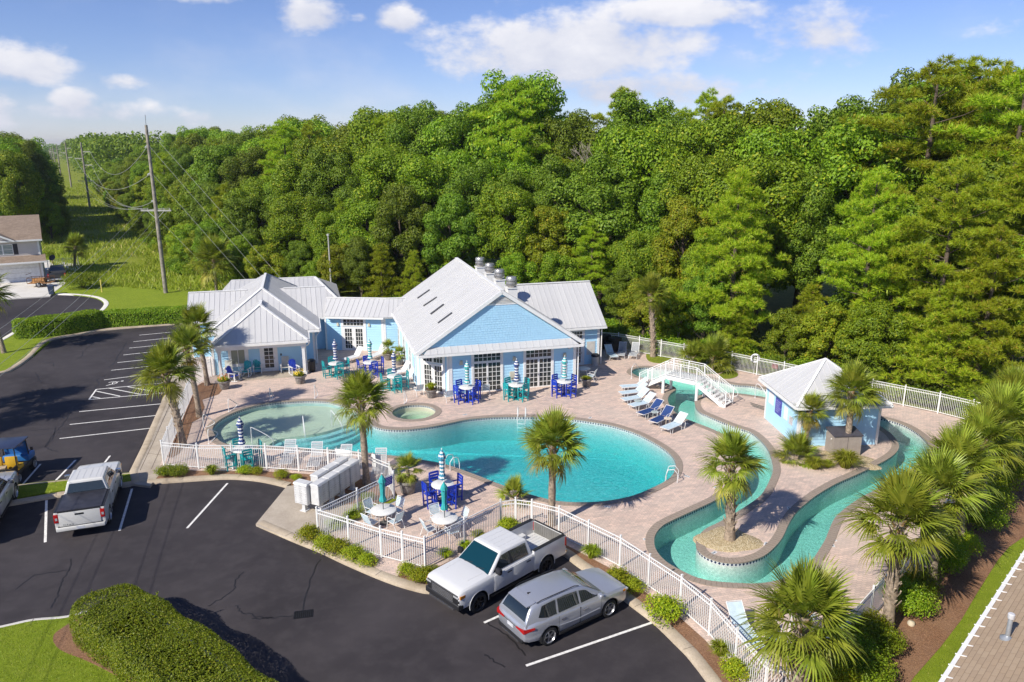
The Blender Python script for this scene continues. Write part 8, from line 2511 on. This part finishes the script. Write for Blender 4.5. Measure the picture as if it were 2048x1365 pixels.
for z1, z2, x2 in ((H1 - 2.2, h2 * .86, 2.2), (H1 - 5.3, h2 * .76, -2.2), (H1 - 8.4, h2 * .66, 2.2)):
    wire('power_line', 'sagging power line between the tall pole and the next pole', (P1.x, P1.y, z1), (p2.x + x2, p2.y, z2), 4.6, .035, 'transmission lines')
    d = Vector((p2.x + x2 - P1.x, p2.y - P1.y, -14)).normalized(); o_ = Vector((P1.x, P1.y, z1)) + d * .3
    t_ = thing('strain_insulator', 'pale ribbed strain insulator at the end of a power line', 'insulator', o_, 0, 'strain insulators')
    m = MB(); m.tube([(0, 0, 0), tuple(d * 3.0)], .02, 5); m.build('rod', MATS['wire_grey'], t_)
    for k in range(9):
        q_ = d * (.5 + k * .26); m = MB(); m.tube([tuple(q_), tuple(q_ + d * .09)], .13, 8); m.build('disc', plain('porcelain', (.60, .61, .60), .3), t_)
for x in (-1.6, -.9, .9, 1.6):
    wire('power_line', 'thin wire from the crossarm of the tall pole to the next pole', (P1.x + x, P1.y, ZC + .25), (p2.x + x * 1.2, p2.y, h2 * .42 + .2), 2.6, .022, 'corridor wires')
    wire('power_line', 'thin wire crossing the cul-de-sac toward the parking lot', (P1.x + x, P1.y, ZC + .25), (-12.5 + x, -12, 8.2), 2.4, .010, 'parking lot wires')
for (z, dx, dy) in ((H1 - .3, -20, -30), (6.6, -24, -20)):
    wire('power_line', 'wire running over the beige house', (P1.x - 45, P1.y + 46, z * .55 + 6), (P1.x + dx - 40, P1.y + dy, 10.5), 1.2, .016, 'house wires')
for (z, ax_, ay_) in ((H1 - .3, 19, -8), (H1 - 2.2, 16, -6), (H1 - 5.3, 13.5, -5), (ZC - .8, 9, -2)):
    wire('guy_wire', 'taut guy wire from the tall pole down to the clubhouse side', (P1.x, P1.y, z), (P1.x + ax_, P1.y + ay_, 0), 0.0, .016, 'guy wires')
# slim light pole behind the clubhouse
lp2 = UV(2.6, 84.5)
t_ = thing('light_pole', 'slim grey light pole behind the clubhouse roof', 'light pole', (lp2.x, lp2.y, -.03))
hh = top_at(lp2.x, lp2.y, 470)
m = MB(); m.tube([(0, 0, 0), (0, 0, hh)], [.11, .07], 8); m.build('pole', plain('pole_grey', (.42, .41, .38), .7), t_)
m = MB(); m.box((.02, -.12, hh + .05), (.22, .45, .16)); m.build('lamp_head', plain('lamp_grey', (.5, .5, .48), .5), t_)
yp = G(204, 585, .1)
t_ = thing('marker_post', 'yellow marker post on the lawn beside the round bush', 'post', yp)
m = MB(); m.b2((-.05, -.05, 0), (.05, .05, 1.45)); m.build('post', plain('marker_yellow', (.62, .52, .12), .6), t_)
m = MB(); m.b2((-.07, -.07, 1.40), (.07, .07, 1.50)); m.build('cap', plain('marker_yellow', (.62, .52, .12), .6), t_)

# ================================================================== HOUSES
hr = G(90, 562); HA = R(31)
hs = thing('beige_house', 'two storey beige house with brown roof and white garage door', 'house', (hr.x, hr.y, 0), HA)
def mk_shingle(name, c0, c1):
    t = NT(name); v = t.coord(); b = t.node('ShaderNodeTexBrick', {'Vector': v, 'Color1': (*c0, 1), 'Color2': (*c1, 1), 'Mortar': (*[x * .6 for x in c0], 1), 'Scale': 1.0, 'Mortar Size': .008, 'Brick Width': .33, 'Row Height': .14})
    k = t.mix(t.ramp(t.noise(.7, 5, .6, v), [(.35, (0, 0, 0)), (.75, (.5, .5, .5))]), b.outputs[0], tuple(x * .7 for x in c0)); t.col(k); t.set(Roughness=.9); t.bump(t.noise(60, 3, .7, v), .4, .01); MATS[name] = t.m; return t.m
BRN = mk_shingle('shingle_brown', (.25, .185, .135), (.33, .25, .19)); TANS = mk_shingle('shingle_tan', (.40, .29, .19), (.50, .37, .25))
siding(hs, (-16, 0), (0, 0), 3.2, 5.5, (0, 0), [(-16 + 16 + 8.5, 10.6, 3.6, 5.0)], BEIGE, .2)
siding(hs, (0, 0), (0, 9.5), 0, 5.5, (0, 0), (), BEIGE, .2)
siding(hs, (-16, 0), (0, 0), 0, 3.2, (0, 0), [(10.2, 15.4, 0, 2.5)], BEIGE, .2)
trimbar(hs, (-16, 0), (0, 0), (0, 0), [(15.8, 16, 0, 5.5), (10.0, 10.2, 0, 2.6), (15.4, 15.6, 0, 2.6), (10.0, 15.6, 2.5, 2.75)], y=.06)
for k in range(4):
    m = MB(wallM((-16, 0), (0, 0), (0, 0))); m.b2((10.2, .01, .02 + k * .62), (15.4, .045, .61 + k * .62)); m.build('garage_panel', plain('garage_white', (.78, .78, .77), .5), hs)
glazed(hs, 'window', (-16, 0), (0, 0), (0, 0), 10.9, 12.0, 3.65, 5.0, 1, 2, .07, .04, plain('curtain_glass', (.30, .36, .33), .15)); glazed(hs, 'window', (-16, 0), (0, 0), (0, 0), 12.0, 13.1, 3.65, 5.0, 1, 2, .07, .04, MATS['curtain_glass'])
for s0 in (10.35, 13.12):
    m = MB(wallM((-16, 0), (0, 0), (0, 0))); m.b2((s0, .01, 3.65), (s0 + .5, .05, 5.0)); m.build('shutter', plain('shutter_dark', (.025, .022, .025), .6), hs)
main_f = [(-16.4, -.4, 5.45), (.4, -.4, 5.45), (.4, 4.75, 8.2), (-16.4, 4.75, 8.2)]; main_b = [(-16.4, 4.75, 8.2), (.4, 4.75, 8.2), (.4, 9.9, 5.45), (-16.4, 9.9, 5.45)]
low_f = [(-7.0, -1.3, 2.75), (.5, -1.3, 2.75), (.5, 0.05, 3.5), (-7.0, .05, 3.5)]
for nm, pl in (('roof', [main_f, main_b]), ('garage_roof', [low_f])):
    m = MB()
    for p in pl:
        m.slab(p, .14)
    r_ = m.build(nm, BRN, hs)
    e0, e1 = Vector(pl[0][0]), Vector(pl[0][1]); m = MB(); bar3(m, e0 + Vector((0, -.05, -.08)), e1 + Vector((0, -.05, -.08)), .1, .2); m.build('fascia', TRIM, r_)
gab = [(-13, -.42, 5.45), (-2.6, -.42, 5.45), (-7.8, -.42, 8.0)]
m = MB(); m.add([(-12.6, -.38, 5.45), (-3.0, -.38, 5.45), (-7.8, -.38, 7.8)], [(0, 1, 2)]); gm = m.build('front_gable', BEIGE, hs)
m = MB(); m.slab([(-13, -.7, 5.4), (-7.8, -.7, 8.05), (-7.8, 4.6, 8.05), (-13, 4.6, 5.4)][::-1], .14); m.slab([(-7.8, -.7, 8.05), (-2.6, -.7, 5.4), (-2.6, 4.6, 5.4), (-7.8, 4.6, 8.05)][::-1], .14); m.build('gable_roof', BRN, gm)
m = MB(); bar3(m, (-13, -.72, 5.36), (-7.8, -.72, 8.0), .06, .22); bar3(m, (-7.8, -.72, 8.0), (-2.6, -.72, 5.36), .06, .22); m.build('rake_board', TRIM, gm)
m = MB(); m.add([(0, 0, 5.4), (0, 9.5, 5.4), (0, 4.75, 8.0)], [(0, 1, 2)]); m.build('side_gable', BEIGE, hs)
p_a, p_b = G(97, 541).xy, G(158, 533).xy
fence('white picket yard fence beside the beige house', [p_a, p_b], h=.05, sp=.22, bay=2.4)
sd = thing('satellite_dish', 'dark satellite dish standing by the yard fence', 'satellite dish', (G(108, 540).x, G(108, 540).y, .05))
m = MB(); m.tube([(0, 0, 0), (0, 0, 1.6)], .04, 6); m.build('mast', BLKP, sd); m = MB(Matrix.Translation((0, 0, 1.7)) @ Matrix.Rotation(1.0, 4, 'X')); m.lathe([(.001, -.12), (.25, -.1), (.45, 0), (.43, .02), (.001, -.09)], 18); m.build('dish', plain('dish_dark', (.06, .06, .065), .5), sd, smooth=60)

# tan roof of the house at the lower right
e0, e1 = G(2048, 1115, 5.0), G(1888, 1365, 5.0)
ed = (e1 - e0).normalized(); up = Vector((-ed.y, ed.x, 0))
if up.x < 0:
    up = -up
E0, E1 = e0 - ed * 7, e1 + ed * 5; EL = (E1 - E0).length
PIT = .42; upv = (up + Vector((0, 0, PIT))).normalized()
rh = thing('tan_roofed_house', 'house with tan shingled roof and white gutter beside the grass strip', 'house', (E0.x, E0.y, 0), 0)
org = Vector((E0.x, E0.y, 0))
m = MB(); m.slab([p - org for p in (E1, E1 + upv * 7, E0 + upv * 7, E0)][::-1] if ((E1 - E0).cross(upv)).z < 0 else [p - org for p in (E0, E1, E1 + upv * 7, E0 + upv * 7)], .14); rfo = m.build('roof', TANS, rh)
nrm = ed.cross(upv); nrm = nrm if nrm.z > 0 else -nrm
rot = Matrix((ed, upv, nrm)).transposed()
sm_ = MB(); sm_.box((0, .07, 0), (.318, .158, .012)); SHM = [sm_.mesh('shingle', m_) for m_ in (TANS, mk_shingle('shingle_tan2', (.42, .31, .205), (.50, .375, .26)), mk_shingle('shingle_tan3', (.385, .28, .185), (.47, .35, .24)))]
q = random.Random(8); cells = []
for j in range(38):
    for i in range(int(EL / .325)):
        p = E0 + ed * (.16 + i * .325 + (.16 if j % 2 else 0)) + upv * (.02 + j * .14) + nrm * (.010 + q.uniform(0, .004))
        px, py = proj(p.x, p.y, p.z)
        if -30 < px < 2110 and py < 1430:
            cells.append(((p - Vector((0, 0, CAM_H))).length, p))
cells.sort(key=lambda c_: c_[0])
eul = rot.to_euler()
tilt = (rot @ Matrix.Rotation(-.06, 3, 'X'))
te = tilt.to_euler()
for d_, p in cells[:300]:
    ob('shingle', q.choice(SHM), rfo, p - org, rot=te)
if cells[300:]:
    m = MB()
    for d_, p in cells[300:]:
        m.M = Matrix.Translation(p - org) @ tilt.to_4x4(); m.box((0, .07, 0), (.318, .158, .012))
    m.build('shingle_field', TANS, rfo, kind='stuff')
m = MB(); bar3(m, E0 - org - up * .06 + Vector((0, 0, -.06)), E1 - org - up * .05 + Vector((0, 0, -.05)), .10, .10); gt = m.build('gutter', TRIM, rh)
for k in range(int(EL / .55)):
    p = E0 + ed * (.3 + k * .55) - org; m = MB(); bar3(m, p - up * .12 + Vector((0, 0, .02)), p + up * .12 + upv * .04 + Vector((0, 0, .05)), .03, .02); m.build('gutter_strap', TRIM, gt)
m = MB()
wa, wb = E0 - org + up * .5, E1 - org + up * .5
m.slab([(wa.x, wa.y, 0), (wb.x, wb.y, 0), (wb.x, wb.y, 5.0), (wa.x, wa.y, 5.0)], .15); m.build('wall', BEIGE, rh)
# vent pipe on that roof
u, v = (2014 - 1024) / FPX, (1278 - 682.5) / FPX
dv = Vector((u, CP - v * SP, -SP - v * CP)); o3 = Vector((0, 0, CAM_H)); tt = (E0 - o3).dot(nrm) / dv.dot(nrm); vp = o3 + dv * tt
m = MB(); m.lathe([(.16, -.05), (.16, .02), (.09, .06), (.055, .10), (.055, .62), (.05, .63), (.001, .63)], 16, tuple(vp - org)); vo_ = m.build('vent_pipe', plain('vent_grey', (.36, .38, .40), .4, .4), rh, smooth=40)
m = MB(); m.lathe([(.075, .58), (.08, .60), (.08, .70), (.06, .72), (.001, .72)], 16, tuple(vp - org)); m.build('vent_cap', plain('vent_cap', (.55, .55, .56), .4), vo_, smooth=40)
# sprinkler valve covers / small stones in the mulch
for (px, py, lab) in ((1822, 1250, 'small cream valve cover in the mulch below the grey trunked palm'), (1776, 1275, 'small cream stone at the foot of the shaggy palm')):
    p = G(px, py, .11); m = MB(); m.lathe([(.13, 0), (.14, .06), (.10, .14), (.001, .16)], 10, lobes=3, amp=.08); m.build('stone', plain('stone_cream', (.55, .48, .36), .8), None, loc=p, label=lab, cat='stone', smooth=60)

# depth markers set on the deck round the pools
for i, (px, py) in enumerate(((1293, 1079), (1398, 1163), (1428, 1106), (1532, 1088), (1578, 1017), (1668, 1080), (1432, 976), (1374, 953), (1215, 1014), (1005, 985), (1372, 848), (930, 830), (1180, 836), (1665, 1091))):
    p = G(px, py, DECK)
    t_ = thing('depth_marker', 'small white depth marker tile set in the deck beside the pool edge', 'tile', (p.x, p.y, DECK + .001), R(20 * i), 'depth markers')
    m = MB(); m.b2((-.15, -.08, 0), (.15, .08, .008)); m.build('tile', MATS['tile_white'], t_)
    m = MB(); m.b2((-.10, -.03, .008), (-.03, .03, .010)); m.b2((.0, -.03, .008), (.10, .03, .010)); m.build('print', MATS['tile_blue'], t_)
# thin summer haze over the whole place
t = NT('haze_air'); t.n.remove(t.b)
pv = t.node('ShaderNodeVolumePrincipled', {'Color': (.86, .91, 1.0, 1), 'Density': .00013, 'Anisotropy': .3})
t.l.new(pv.outputs[0], t.out.inputs['Volume'])
m = MB(); m.b2((-5400, -600, -4), (5400, 5400, 42)); m.build('haze', t.m, kind='stuff', label='thin pale summer haze over the whole place', cat='haze')
